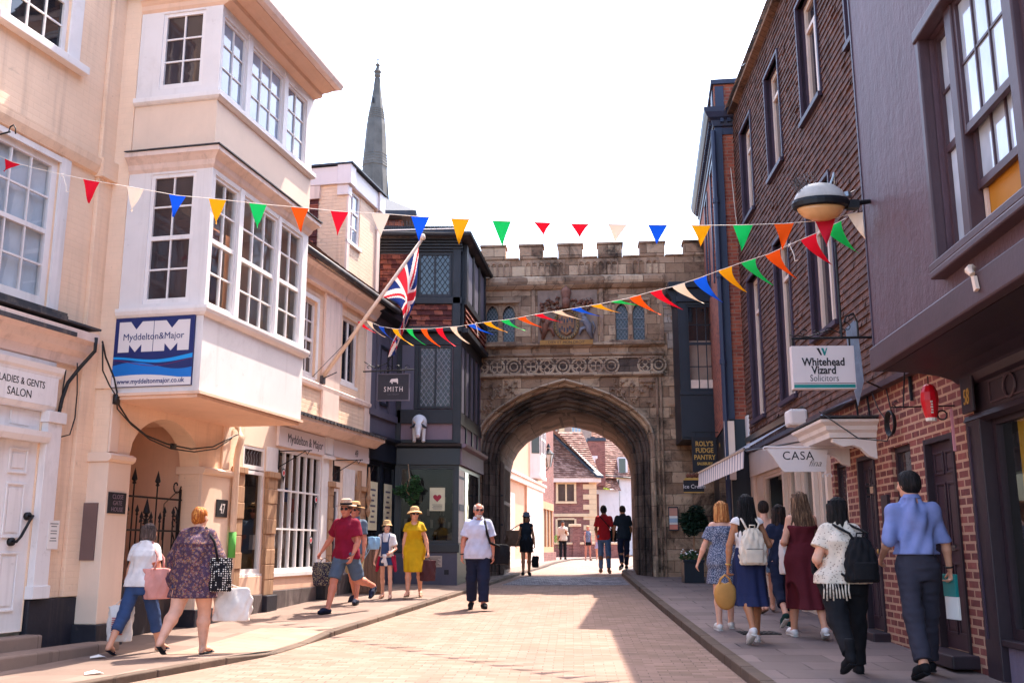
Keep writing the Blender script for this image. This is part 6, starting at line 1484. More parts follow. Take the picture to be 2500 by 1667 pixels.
m = MB(); m.box(.6, 1.5, -.03, -.001, 1.0, 3.1).box(4.6, 5.6, -.06, -.051, 1.3, 3.1); m.build('door', M['cream_paint'], B)
m = MB(); m.box(3.9, 4.1, -.08, 0, .8, 3.5); m.build('pilaster', M['stall_peach'], B)
L = thing('wall_lantern', 'old black street lantern on a bracket beyond the archway', 'lantern', (1.47, 40.2, 4.55))
m = MB(); m.lathe([(.09, 0), (.2, .5), (.21, .52), (.05, .68), (.05, .74), (.08, .78), (.04, .84), (.015, .92)], n=6); m.build('glass_body', M['lamp_shell'], L)
m = MB()
for k in range(6):
    a = 2*pi*k/6; m.tube([(.095*cos(a), .095*sin(a), 0), (.205*cos(a), .205*sin(a), .5)], .014, 4)
m.lathe([(.22, .5), (.23, .53), (.06, .7), (.06, .76), (.09, .8), (.02, .95)], n=6); m.tube([(0, 0, 0), (-.05, .1, -.1), (-.45, .2, -.05)], .02, 5); m.build('ironwork', M['iron'], L)
B = thing('timber_shop', 'narrow house with timber shopfront between cream house and brick house beyond gate', 'shop', (1.02, 40.2, 0), rad(80.5))
m = MB(); m.box(0, 5.2, 0, 4, 0, 7.2); m.build('wall', M['far_brick'], B)
m = MB(); m.box(.0, 4.2, -.12, -.0, 2.95, 3.25)
for x in (0, 1.0, 2.0, 3.0, 4.0): m.box(x, x+.2, -.08, 0, 1.4, 2.95)
m.box(0, 4.2, -.1, 0, 1.2, 1.42); m.build('shopfront', wood_mat('far_wood', '#9a6a48', '#c9966c', .7), B); m = MB(); m.box(.05, 4.1, -.02, -.001, 1.42, 2.95); m.build('pane', M['room_warm'], B)
m = MB(); m.box(-.1, 4.3, -.2, 0, .2, 1.2); m.build('stall_riser', M['far_brick'], B)
B = thing('brick_cottage', 'brick cottage with stone quoins, mullioned window and red tiled hipped roof beyond gate', 'house', (2.3, 60, 0), rad(0))
m = MB(); holes_wall(m, -3, 2.72, 0, 5.5, [(.45, 1.4, 4.1, 5.1), (.4, 1.4, .9, 3.0)], 0, .15); shell(m, -3, 2.72, 0, 9, 0, 5.5, sides='lr'); m.build('wall', M['far_brick'], B)
m = MB(); m.box(-3, 2.75, -.08, 0, 3.18, 3.36); m.box(.32, .45, -.05, 0, 4.0, 5.2).box(1.4, 1.53, -.05, 0, 4.0, 5.2).box(.45, 1.4, -.05, 0, 5.1, 5.22).box(.3, 1.55, -.08, 0, 3.95, 4.08).box(.88, .97, -.02, .1, 4.1, 5.1).box(.28, .4, -.05, 0, .9, 3.05).box(1.4, 1.52, -.05, 0, .9, 3.05).box(.4, 1.4, -.05, 0, 3.0, 3.1)
for k in range(15):
    w_ = .78 if k % 2 else .42; m.box(2.72-w_, 2.74, -.03, -.001, .9+.3*k, 1.19+.3*k); m.box(2.721, 2.75, 0, .78 if not k % 2 else .42, .9+.3*k, 1.19+.3*k)
m.build('quoin', M['quoin'], B)
m = MB(); m.box(.45, .88, .08, .1, 4.1, 5.1).box(.97, 1.4, .08, .1, 4.1, 5.1).box(.4, 1.4, .1, .12, .9, 3.0); m.build('pane', M['glass_brown'], B)
m = MB(); slope_rows(m, (-3.2, -.35, 5.45), (3.0, -.35, 5.45), (0, 3.3, 3.1), .2, .04, 0, .86); slope_rows(m, (3.0, -.35, 5.45), (3.0, 8, 5.45), (-2.8, 0, 3.1), .2, .04, 1.1, 0)
m.build('roof', M['roof_tile'], B)
m = MB(); m.box(-3.2, 3.0, -.32, 0, 5.2, 5.44); m.box(2.72, 2.95, 0, 8, 5.2, 5.44); m.build('eaves', M['cream_paint'], B)
m = MB(); m.hexa([(2.75, -.5, 5.45), (3.15, -.4, 5.42), (.35, 2.9, 8.52), (0.05, 2.8, 8.52), (2.75, -.5, 5.6), (3.15, -.4, 5.56), (.35, 2.9, 8.66), (.05, 2.8, 8.66)]); m.build('lead_hip', M['slate'], B)
m = MB(); m.box(1.75, 3.2, 4.2, 5.4, 7.0, 7.16).box(2.9, 3.05, 4.2, 4.3, 5.6, 7.0); m.box(1.8, 2.9, 4.4, 5.2, 5.8, 7.0); m.build('dormer', M['white_paint'], B); MB().box(2.0, 2.7, 4.37, 4.39, 5.9, 6.8).build('dormer_pane', M['glass'], B)
B = thing('white_house', 'white rendered house with tiled roof and dormers at right beyond the gate', 'house', (6.1, 70, 0), rad(0))
m = MB(); m.box(-.3, 1.3, -.5, 6, 0, 5.3); m.box(1.3, 6, 0, 6, 0, 6.1); m.build('wall', M['white_paint'], B)
m = MB(); m.box(-.3, -.1, -.52, -.501, 1, 5.0); m.build('brick_strip', M['far_brick'], B)
m = MB(); slope_rows(m, (.1, -.3, 6.1), (6.3, -.3, 6.1), (0, 3.4, 3.6), .2, .04); slope_rows(m, (-1.2, -.9, 5.7), (1.4, -.9, 5.2), (-.6, 2.8, 2.6), .2, .04); m.build('roof', M['roof_tile'], B)
m = MB(); m.box(1.35, 2.0, .1, 2, 6.4, 7.6).box(2.3, 2.7, .3, 2, 6.2, 7.2); m.build('dormer', M['white_paint'], B); m = MB(); m.box(1.4, 1.85, .06, .09, 6.5, 7.5).box(2.35, 2.6, .26, .29, 6.3, 7.1); m.build('dormer_pane', M['glass'], B)
m = MB(); m.tube([(.2, -.5, 6.3), (3.2, -.5, 6.0)], .05, 5); m.tube([(1.32, -.1, 6.0), (1.32, -.1, 1)], .05, 5); m.build('gutter', M['lead'], B)
T = thing('chimney_stack', 'tall red brick chimney stack between the tiled roofs beyond the gate', 'chimney', (5.2, 68, 0))
m = MB(); m.box(0, 1.15, 0, 1.2, 5.5, 8.5); m.build('stack', M['far_brick'], T); m = MB(); m.box(-.06, 1.21, -.06, 1.26, 8.5, 8.72); m.box(.2, .5, .3, .6, 8.72, 8.85); m.build('cap', M['slate'], T)
B = thing('school_hall', 'tall pale stone and brick hall with high windows far beyond the gate', 'building', (3.4, 95, 0))
m = MB(); m.box(-8, 4.2, 0, 10, 0, 17); m.build('wall', colour('far_stone', '#a5897c', var=.15), B)
m = MB()
for x in (-1.2, .0, 2.3): m.box(x, x+.9, -.05, -.001, 11.6, 15)
m.build('pane', M['glass_painted_sky'], B)
m = MB()
for x in (-1.2, .0, 2.3):
    for k in range(4): m.box(x+.3*k-.03, x+.3*k+.03, -.08, -.051, 11.6, 15)
    m.box(x-.1, x+1, -.1, 0, 11.4, 11.6)
m.box(1.1, 1.6, -.4, 0, 0, 17); m.build('stone_mullion', M['quoin'], B)
m = MB(); m.box(4.2, 12, 1.5, 10, 0, 11.5); m.build('brick_wing', M['far_brick'], B); m = MB(); slope_rows(m, (4.1, 1.2, 11.5), (12, 1.2, 11.5), (0, 4, 4), .25, .04); m.build('wing_roof', M['roof_tile'], B)
def tree(name, label, x, y, h, r, c1, c2, n, seed, leaf=.2):
    z = .85; T = thing(name, label, 'tree', (x, y, z), 0, 'trees beyond the gate')
    m = MB(); m.tube([(0, 0, 0), (.1, 0, h*.3), (0, .1, h*.6), (.1, 0, h*.9)], [.3, .25, .16, .05], 8)
    rr = random.Random(seed)
    for k in range(7):
        a = rr.uniform(0, 6.3); z0 = h*rr.uniform(.35, .6); m.tube([(0, 0, z0), (r*.4*cos(a), r*.4*sin(a), z0+h*.12), (r*.75*cos(a), r*.75*sin(a), z0+h*.2)], [.12, .07, .02], 5)
    m.build('trunk', M['old_wood'], T); m = MB()
    for k in range(16):
        a = rr.uniform(0, 6.3); q = rr.uniform(0, .75)*r; zz = h*rr.uniform(.45, .95); leaves(m, n//16, (q*cos(a), q*sin(a), zz), (r*.42, r*.42, h*.13), leaf, .3, seed*31+k)
    m.build('crown', leaf_mat('leaf_%s' % seed, c1, c2), T); return T
tree('broadleaf_tree', 'yellow green sunlit tree above the tiled roofs beyond the gate', 9.6, 84, 9.2, 2.2, '#8a9a2c', '#c2c950', 2600, 3)
tree('broadleaf_tree', 'dark green tree behind the white house beyond the gate', 13.0, 90, 11, 4, '#1f3a22', '#4a6a38', 4000, 5, .25)
tree('broadleaf_tree', 'mid green tree standing behind the brick chimney beyond the gate', 7.2, 100, 9, 2.5, '#44603a', '#7a9058', 2400, 9, .25)
B = thing('garden_wall', 'low red brick garden wall with pale coping and pillar beyond the gate', 'wall', (1.95, 54.5, 0), rad(14))
m = MB(); m.box(0, 4.6, 0, .3, .5, 1.55); m.box(1.35, 1.75, -.08, .38, .5, 2.5); m.build('brickwork', M['far_brick'], B); m = MB(); m.box(-.02, 4.6, -.05, .35, 1.55, 1.66).box(1.28, 1.82, -.14, .44, 2.5, 2.64); m.build('coping', M['quoin'], B, bevel=.02)
T = thing('garden_shrub', 'small leafy shrub growing over the garden wall beyond the gate', 'shrub', (2.35, 54.9, .85)); m = MB(); leaves(m, 700, (0, 0, .75), (.5, .35, .5), .07, .3, 4); m.build('foliage', leaf_mat('leaf_far', '#5a7434', '#a0ac58'), T); MB().tube([(0, 0, 0), (.05, 0, .6)], .03, 5).build('stem', M['old_wood'], T)

# ------------------------------------------------------------------ bunting
PC = dict(r='#e0102c', c='#f1d9c2', b='#0a58e0', y='#f5a609', g='#14c45c', o='#f2560c', d='#c31c35')
for k, v in PC.items(): 
    t = NT('pennant_' + k); c = srgb(v); dm = t.n('BsdfTranslucent'); dm.inputs[0].default_value = (*c, 1); t.done(c, .8, t.bump(t.noise(60, 3), .2, .003), spec=.2)
    mx = t.n('MixShader'); mx.inputs[0].default_value = .1; t.link(t.b.outputs[0], mx.inputs[1]); t.link(dm.outputs[0], mx.inputs[2]); t.link(mx.outputs[0], t.t.nodes['Material Output'].inputs[0]); M['pennant_' + k] = t.m
CN = dict(r='red', c='cream', b='blue', y='yellow', g='green', o='orange', d='crimson')
def bunting(label, p0, p1, pts, flags, knots):
    d = Vector((p1[0]-p0[0], p1[1]-p0[1], 0)); L = d.length; rz = math.atan2(d.y, d.x)
    B = thing('bunting', label, 'bunting', (p0[0], p0[1], 0), rz, 'bunting strings over the street')
    xs = [a for a, b in pts]; zs = [b for a, b in pts]
    fz = lambda x: float(np.interp(x, xs, zs))
    m = MB(); m.tube([(a, 0, b) for a, b in pts], .0035, 5); m.build('string', M['string'], B)
    for a in knots:
        m = MB()
        for k in range(5): m.tube([(a, 0, fz(a)), (a + .03*cos(k*1.3), .02*sin(k), fz(a) + .03*sin(k*1.3)), (a+.004*k, 0, fz(a))], .005, 4)
        m.tube([(a, 0, fz(a)), (a+.05, 0, fz(a)-.12), (a+.06, .0, fz(a)-.2), (a+.1, 0, fz(a)-.2)], .005, 4); m.build('knot', M['string'], B)
    for x, c, w, h, dx, dy in flags:
        dx += random.uniform(-.02, .02); dy += random.uniform(-.04, .04); h *= random.uniform(.94, 1.05)
        # grid so that the cloth can curl; dx shifts the tip along the string, dy out of its plane
        N = 7; vv = []; ff = []
        za, zb = fz(x-w/2), fz(x+w/2); ph = random.uniform(0, 6)
        for i in range(N+1):
            t = i/N; wd = w*(1-t)
            for j in range(5):
                u = j/4 - .5
                xx = x + u*wd + dx*(t**1.3); zz = (za*(.5-u) + zb*(.5+u))*(1-t) + (za+zb)/2*t - h*t
                yy = dy*t*t + .022*sin(3*u + 4*t + ph)*t
                vv.append((xx, yy, zz))
        for i in range(N):
            for j in range(4): ff.append((i*5+j, i*5+j+1, i*5+j+6, i*5+j+5))
        o = raw_mesh('pennant', vv, ff, M['pennant_' + c], B)
        if c not in 'x': o['label'] = CN[c] + ' pennant'
    return B
P1 = [(.0, 5.72), (.34, 5.63), (.51, 5.55), (.77, 5.47), (1.03, 5.4), (1.39, 5.31), (1.92, 5.2), (2.42, 5.09), (2.87, 5.03), (3.32, 4.96), (3.79, 4.9), (4.22, 4.84), (4.66, 4.8), (5.08, 4.75), (5.5, 4.71), (5.93, 4.67), (6.35, 4.64), (6.73, 4.61), (7.12, 4.59), (7.52, 4.57), (7.94, 4.55), (8.34, 4.54), (8.75, 4.54), (9.17, 4.56), (9.46, 4.63)]
cs = 'rrcbygorcbygrrcbygodc'
X1_ = [.5, 1.44, 1.95, 2.43, 2.88, 3.33, 3.79, 4.22, 4.66, 5.08, 5.5, 5.93, 6.35, 6.73, 7.11, 7.51, 7.94, 8.35, 8.75, 9.15, 9.44]
F1 = []
for i, (x, c) in enumerate(zip(X1_, cs)):
    w, h, dx, dy = .195, .265, -.01, .02
    if i == 0: dx, h = -.1, .1
    if i == 12: h, dy, w = .09, .16, .18
    if i == 13: h, dy = .11, .15
    if i in (14,): h, dy = .17, .1
    if i in (15, 16): h, dy = .2, .06
    if i == 20: w, h, dx = .15, .24, .08
    F1.append((x, c, w, h, dx, dy))
bunting('upper string of coloured triangular bunting stretched nearly straight across the street', (-6, 10.4), (3.4, 9.35), P1, F1, [1.1])
P2 = [(-.1, 5.52), (.2, 5.47), (.65, 5.29), (1.21, 5.14), (1.77, 5.05), (2.31, 4.96), (3.15, 4.85), (3.77, 4.8), (4.53, 4.72), (5.03, 4.69), (5.76, 4.63), (6.39, 4.58), (6.94, 4.55), (7.35, 4.55), (7.74, 4.54), (8.11, 4.55), (8.51, 4.58), (8.86, 4.6), (9.2, 4.61), (9.5, 4.65), (9.74, 4.68), (9.91, 4.7), (10.05, 4.73), (10.22, 4.76)]
X2_ = [-.08, .27, .69, 1.18, 1.65, 2.11, 2.57, 2.99, 3.49, 3.9, 4.35, 4.75, 5.14, 5.56, 5.95, 6.36, 6.74, 7.1, 7.47, 7.85, 8.2, 8.59, 8.93, 9.27, 9.75, 10.06]
F2 = []
for i, (x, c) in enumerate(zip(X2_, 'rcbygorcbygorcbygorcbygorg')):
    w, h, dx, dy = .21, .27, .07, .29
    if i in (0,): h = .2
    if 8 <= i <= 11: h, dx, dy = .16, .2, .26
    if 12 <= i <= 16: h, dx, dy = .13, .24, .26
    if 17 <= i <= 19: h, dx = .22, .12
    if i == 16: h = .08
    F2.append((x, c, w, h, dx, dy))
bunting('lower string of coloured triangular bunting running from the flagpole to the purple shop', (-2.77, 18.0), (3.5, 9.9), P2, F2, [9.5, 3.6])

# ------------------------------------------------------------------ flagpole and flag
F = thing('flagpole', 'white wooden flagpole leaning out from the cream shop above its fascia', 'flagpole', (-3.53, 18.18, 4.44), math.atan2(-.48, 1.86))
m = MB(); m.tube([(-.0, 0, 0), (1.92, 0, 2.54)], [.042, .03], 8); m.build('pole', M['canopy'], F, smooth=True)
m = MB(); m.lathe([(.0, -.02), (.05, .0), (.06, .05), (.04, .1), (0, .12)], (1.93, 0, 2.54), 10); m.build('finial', M['canopy'], F, smooth=True)
m = MB(); m.box(-.06, .06, -.06, .06, -.08, .06); m.tube([(.0, 0, .0), (.35, -.1, .1)], .012, 5); m.tube([(.62, 0, .82), (-.05, -.35, -.05)], .006, 4); m.build('bracket', M['lead'], F)
def union(u, v):
    """colour index of the flag pattern at u along the fly, v down the hoist: 0 blue 1 white 2 red"""
    x, y = u*2 - 1, (v - .5)
    if abs(x) < .1 or abs(y) < .1: return 2
    if abs(x) < .167 or abs(y) < .167: return 1
    d1 = (y - x*.5)*.894; d2 = (y + x*.5)*.894
    s = 1 if (x*y > 0) else -1
    d = d1 if x*y > 0 else d2
    if x < 0: d = -d
    if -.066 < -d*(1 if x*y > 0 else -1) < 0: return 2
    if abs(d) < .1: return 1
    return 0
NU, NV = 90, 60; vv = []; fl = []; mi = []
for i in range(NU+1):
    u = i/NU
    for j in range(NV+1):
        v = j/NV
        hx, hz = 1.87 - .70*v, 2.42 - .93*v          # the hoist, along the pole
        # fly side: outer edge hangs straight down from the tip, the lower part gathers into a tail
        ox, oz = 1.86 - .02*u - .16*u*u, 2.42 - 1.72*u
        ix, iz = 1.17 + .42*sin(pi*min(1, u*1.25)*.62) - .20*max(0, u-.62)*2.6, 1.49 - .12*u - 1.05*u*u
        if u > .62: ox -= (ox - 1.50)*min(1, (u-.62)*2.1)
        x = ox*(1-v) + ix*v; z = oz*(1-v) + iz*v
        y = (.09*sin(8*v + 3*u) + .05*sin(15*v - 5*u + 1))*min(1, u*2.0)
        vv.append((x, y, z))
for i in range(NU):
    for j in range(NV):
        a = i*(NV+1)+j; fl.append((a, a+1, a+NV+2, a+NV+1)); mi.append(union((i+.5)/NU, (j+.5)/NV))
o = raw_mesh('flag', vv, fl, [cloth2('flag_blue', '#1f3068'), cloth2('flag_white', '#dcd0cc'), cloth2('flag_red', '#c22a38')], None, mi=mi)
o.location = F.location; o.rotation_euler = F.rotation_euler
tag(o, 'union flag drooping in folds from the leaning white flagpole', 'flag')

# small things lying on the ground
for x, y, r in ((3.1, 13.0, .0),):
    D = thing('drain_cover', 'square iron cover set in the shaded right pavement slabs', 'drain cover', (x, y, gz(x, y) + .008), r)
    m = MB(); m.box(-.24, .24, -.2, .2, -.05, .0)
    for k in range(7): m.box(-.21+.062*k, -.175+.062*k, -.17, .17, .0, .006)
    m.build('plate', M['iron'], D)
for x, y, l in ((-4.55, 11.2, 'crumpled white paper litter by the salon step'), (-4.0, 9.75, 'torn white paper litter lying at the bottom left kerb')):
    D = thing('paper_scrap', l, 'paper scrap', (x, y, gz(x, y) + .01)); m = MB(); m.face([(0, 0, 0), (.13, .02, .015), (.15, .09, .0), (.05, .1, .03)]).face([(0, 0, 0), (.05, .1, .03), (-.03, .07, .01)]); m.build('paper', M['paper'], D)
# ------------------------------------------------------------------ people: bodies grown from smooth distance fields
class Field:
    def __init__(s, lo, hi, res):
        s.res = res; s.lo = np.array(lo, float); n = np.ceil((np.array(hi) - s.lo)/res).astype(int) + 1
        s.n = n; s.D = np.full(n, 1.0, np.float32)
        s.ax = [(s.lo[i] + np.arange(n[i])*res).astype(np.float32) for i in range(3)]
    def sl(s, lo, hi):
        a = [max(0, int((lo[i]-s.lo[i])/s.res) - 1) for i in range(3)]; b = [min(s.n[i], int((hi[i]-s.lo[i])/s.res) + 2) for i in range(3)]
        if any(b[i] <= a[i] for i in range(3)): return None
        S = tuple(slice(a[i], b[i]) for i in range(3))
        return S, np.meshgrid(*[s.ax[i][S[i]] for i in range(3)], indexing='ij', sparse=True)
    def put(s, S, d, k, sub=False):
        A = s.D[S]
        if sub: s.D[S] = np.maximum(A, -d); return
        if k > 0:
            h = np.maximum(k - np.abs(A - d), 0)/k; s.D[S] = np.minimum(A, d) - h*h*k*.25
        else: s.D[S] = np.minimum(A, d)
    def cone(s, a, b, r1, r2, k=.03, flat=None):
        """tapered limb; flat = (axis vector, factor) squashes the section along an axis"""
        a, b = np.array(a, float), np.array(b, float); m = max(r1, r2)*1.35 + k + .02
        q = s.sl(np.minimum(a, b) - m, np.maximum(a, b) + m)
        if not q: return
        S, (X, Y, Z) = q; ab = b - a; L2 = max(1e-9, ab @ ab)
        px, py, pz = X - a[0], Y - a[1], Z - a[2]
        t = np.clip((px*ab[0] + py*ab[1] + pz*ab[2])/L2, 0, 1)
        dx, dy, dz = px - t*ab[0], py - t*ab[1], pz - t*ab[2]
        if flat is not None:
            f = np.array(flat[0], float); f /= np.linalg.norm(f); w = dx*f[0] + dy*f[1] + dz*f[2]; g = flat[1] - 1
            dx, dy, dz = dx + w*g*f[0], dy + w*g*f[1], dz + w*g*f[2]
        s.put(S, np.sqrt(dx*dx + dy*dy + dz*dz) - (r1 + (r2-r1)*t), k)
    def ball(s, c, r, k=.02, R=None, sub=False):
        c = np.array(c, float); r = np.array(r if hasattr(r, '__len__') else (r, r, r), float); m = max(r) + k + .02
        q = s.sl(c - m, c + m)
        if not q: return
        S, (X, Y, Z) = q; P = [X - c[0], Y - c[1], Z - c[2]]
        if R is not None: P = [R[0][i]*P[0] + R[1][i]*P[1] + R[2][i]*P[2] for i in range(3)]
        k0 = np.sqrt(sum((P[i]/r[i])**2 for i in range(3))); k1 = np.sqrt(sum((P[i]/r[i]**2)**2 for i in range(3))) + 1e-9
        s.put(S, (k0*(k0-1)/k1).astype(np.float32), k, sub)
    def stack(s, rows, k=.02, top=None, fold=None):
        """elliptical sections: rows of (z, x, y, half width, half depth), any order"""
        rows = sorted(rows); z = np.array([r[0] for r in rows]); m = max(max(r[3], r[4]) for r in rows) + k + .02
        lo = (min(r[1] for r in rows) - m, min(r[2] for r in rows) - m, z[0] - .03); hi = (max(r[1] for r in rows) + m, max(r[2] for r in rows) + m, z[-1] + .03)
        q = s.sl(lo, hi)
        if not q: return
        S, (X, Y, Z) = q
        f = lambda i: np.interp(Z, z, [r[i] for r in rows]).astype(np.float32)
        cx, cy, A, Bq = f(1), f(2), f(3), f(4)
        u, v = (X-cx)/A, (Y-cy)/Bq; rr = np.sqrt(u*u + v*v) + 1e-6
        d = (rr - 1)*np.minimum(A, Bq)
        if fold is not None: d = d + fold(np.arctan2(v, u), Z)
        d = np.maximum(d, np.maximum(Z - z[-1], z[0] - Z))
        s.put(S, d.astype(np.float32), k)
    def cut(s, p, nrm):
        """remove everything on the side the normal points to"""
        X, Y, Z = np.meshgrid(*s.ax, indexing='ij', sparse=True); n = np.array(nrm, float); n /= np.linalg.norm(n)
        s.D = np.maximum(s.D, ((X-p[0])*n[0] + (Y-p[1])*n[1] + (Z-p[2])*n[2]).astype(np.float32))
    def ripple(s, amp, scale, seed=0, stretch=(1, 1, .45)):
        rd = np.random.RandomState(seed); X, Y, Z = np.meshgrid(*s.ax, indexing='ij', sparse=True); w = 0
        for _ in range(6):
            d = rd.normal(size=3)*np.array(stretch); d *= scale/np.linalg.norm(d)*rd.uniform(.6, 1.5); w = w + np.sin(X*d[0] + Y*d[1] + Z*d[2] + rd.uniform(0, 6.3))
        s.D = s.D + (amp*w/6).astype(np.float32)
    def mesh(s):
        D = np.pad(s.D, 1, constant_values=1.0); n = D.shape; neg = D < 0
        acc = np.zeros(n + (3,), np.float32); cnt = np.zeros(n, np.float32)
        off = [(0,0,0), (1,0,0), (0,1,0), (0,0,1)]; edges = []
        for ax in range(3):
            a = [slice(None)]*3; b = [slice(None)]*3; a[ax] = slice(0, -1); b[ax] = slice(1, None)
            I = np.argwhere(neg[tuple(a)] != neg[tuple(b)]); 
            J = I.copy(); J[:, ax] += 1
            d0, d1 = D[tuple(I.T)], D[tuple(J.T)]; t = d0/(d0 - d1); P = I.astype(np.float32); P[:, ax] += t
            o1, o2 = [q for q in range(3) if q != ax]; quad = []
            for e1, e2 in ((0, 0), (1, 0), (1, 1), (0, 1)):
                C = I.copy(); C[:, o1] -= e1; C[:, o2] -= e2; quad.append(C)
                np.add.at(acc, tuple(C.T), P); np.add.at(cnt, tuple(C.T), 1)
            edges.append((quad, (d0 < 0) ^ (ax == 1)))
        used = cnt > 0; idx = np.full(n, -1, np.int64); idx[used] = np.arange(used.sum())
        V = (acc[used]/cnt[used][:, None] - 1)*s.res + s.lo
        F = []
        for quad, fl in edges:
            q = np.stack([idx[tuple(C.T)] for C in quad], 1); q[~fl] = q[~fl][:, ::-1]; F.append(q)
        F = np.concatenate(F); F = F[(F >= 0).all(1)]
        return V, F
    def build(s, name, mats, parent, mi=None):
        V, F = s.mesh()
        if not len(F): return None
        m_ = None
        if mi is not None: m_ = mi(V[F].mean(1)).astype(np.int32)
        return raw_mesh(name, V.tolist(), F.tolist(), mats, parent, mi=m_)

def cloth_mat(name, h, kind='plain', h2=None, h3=None, sc=30):
    if name in M: return M[name]
    t = NT(name); c = srgb(h); n = t.noise(6, 5, .6); col = t.ramp(n, [(.3, mul(c, .86)), (.7, mul(c, 1.12))])
    if kind in ('floral', 'speckle', 'lace'):
        v = t.n('TexVoronoi'); t.link(t.co, v.inputs['Vector']); v.inputs['Scale'].default_value = sc
        if kind == 'floral':
            cr = t.ramp(t.math('FRACT', t.math('MULTIPLY', t.noise(sc*.9, 3, .6), 7.0)), [(.0, srgb('#1d2038')), (.3, srgb('#4a2a4e')), (.45, srgb('#8a3040')), (.62, srgb('#b8902c')), (.8, srgb('#34466c')), (1, srgb('#c8a0a0'))])
            col = t.mix(t.ramp(v.outputs['Distance'], [(.35, (1,1,1)), (.6, (.15,)*3)]), col, cr)
        elif kind == 'speckle': col = t.mix(t.ramp(t.noise(sc*2, 3, .6), [(.5, (0,0,0)), (.58, (.8,)*3)]), col, srgb(h2))
        else: col = t.mix(t.ramp(v.outputs['Distance'], [(.22, (.85,)*3), (.34, (0,0,0))]), col, srgb(h2))
    if kind == 'dots':
        v = t.n('TexVoronoi'); t.link(t.co, v.inputs['Vector']); v.inputs['Scale'].default_value = sc; v.inputs['Randomness'].default_value = .25
        col = t.mix(t.ramp(v.outputs['Distance'], [(.30, (1,1,1)), (.34, (0,0,0))]), col, srgb(h2))
    if kind == 'straw':
        w_ = t.n('TexWave'); t.link(t.co, w_.inputs['Vector']); w_.inputs['Scale'].default_value = 40; w_.bands_direction = 'Z'
        col = t.mix(t.math('MULTIPLY', w_.outputs['Fac'], .4), col, mul(c, .6))
    M[name] = t.done(col, .85, t.bump(t.math('ADD', t.noise(14, 4, .55), t.math('MULTIPLY', t.noise(180, 2), .25)), .35, .012), spec=.2); return M[name]
def hair_mat(name, h, h2):
    if name in M: return M[name]
    t = NT(name); n = t.noise(1, 5, .6, co=t.mapping((55, 55, 4))); col = t.ramp(n, [(.36, mul(srgb(h), .7)), (.5, srgb(h)), (.62, srgb(h2))])
    M[name] = t.done(col, .6, t.bump(n, 1.0, .02), spec=.22); return M[name]
def skin_mat(name, h):
    if name in M: return M[name]
    t = NT(name); c = srgb(h); col = t.ramp(t.noise(9, 4, .6), [(.3, mul(c, .88)), (.7, mul(c, 1.08))])
    t.b.inputs['Subsurface Weight'].default_value = .08; t.b.inputs['Subsurface Radius'].default_value = (.02, .008, .005)
    M[name] = t.done(col, .55, t.bump(t.noise(120, 2), .12, .002), spec=.35); return M[name]

def U(v):
    v = np.array(v, float); return v/np.linalg.norm(v)
def rotz(a): return np.array([[cos(a), -sin(a), 0], [sin(a), cos(a), 0], [0, 0, 1]])
def rotx(a): return np.array([[1, 0, 0], [0, cos(a), -sin(a)], [0, sin(a), cos(a)]])
def roty(a): return np.array([[cos(a), 0, sin(a)], [0, 1, 0], [-sin(a), 0, cos(a)]])

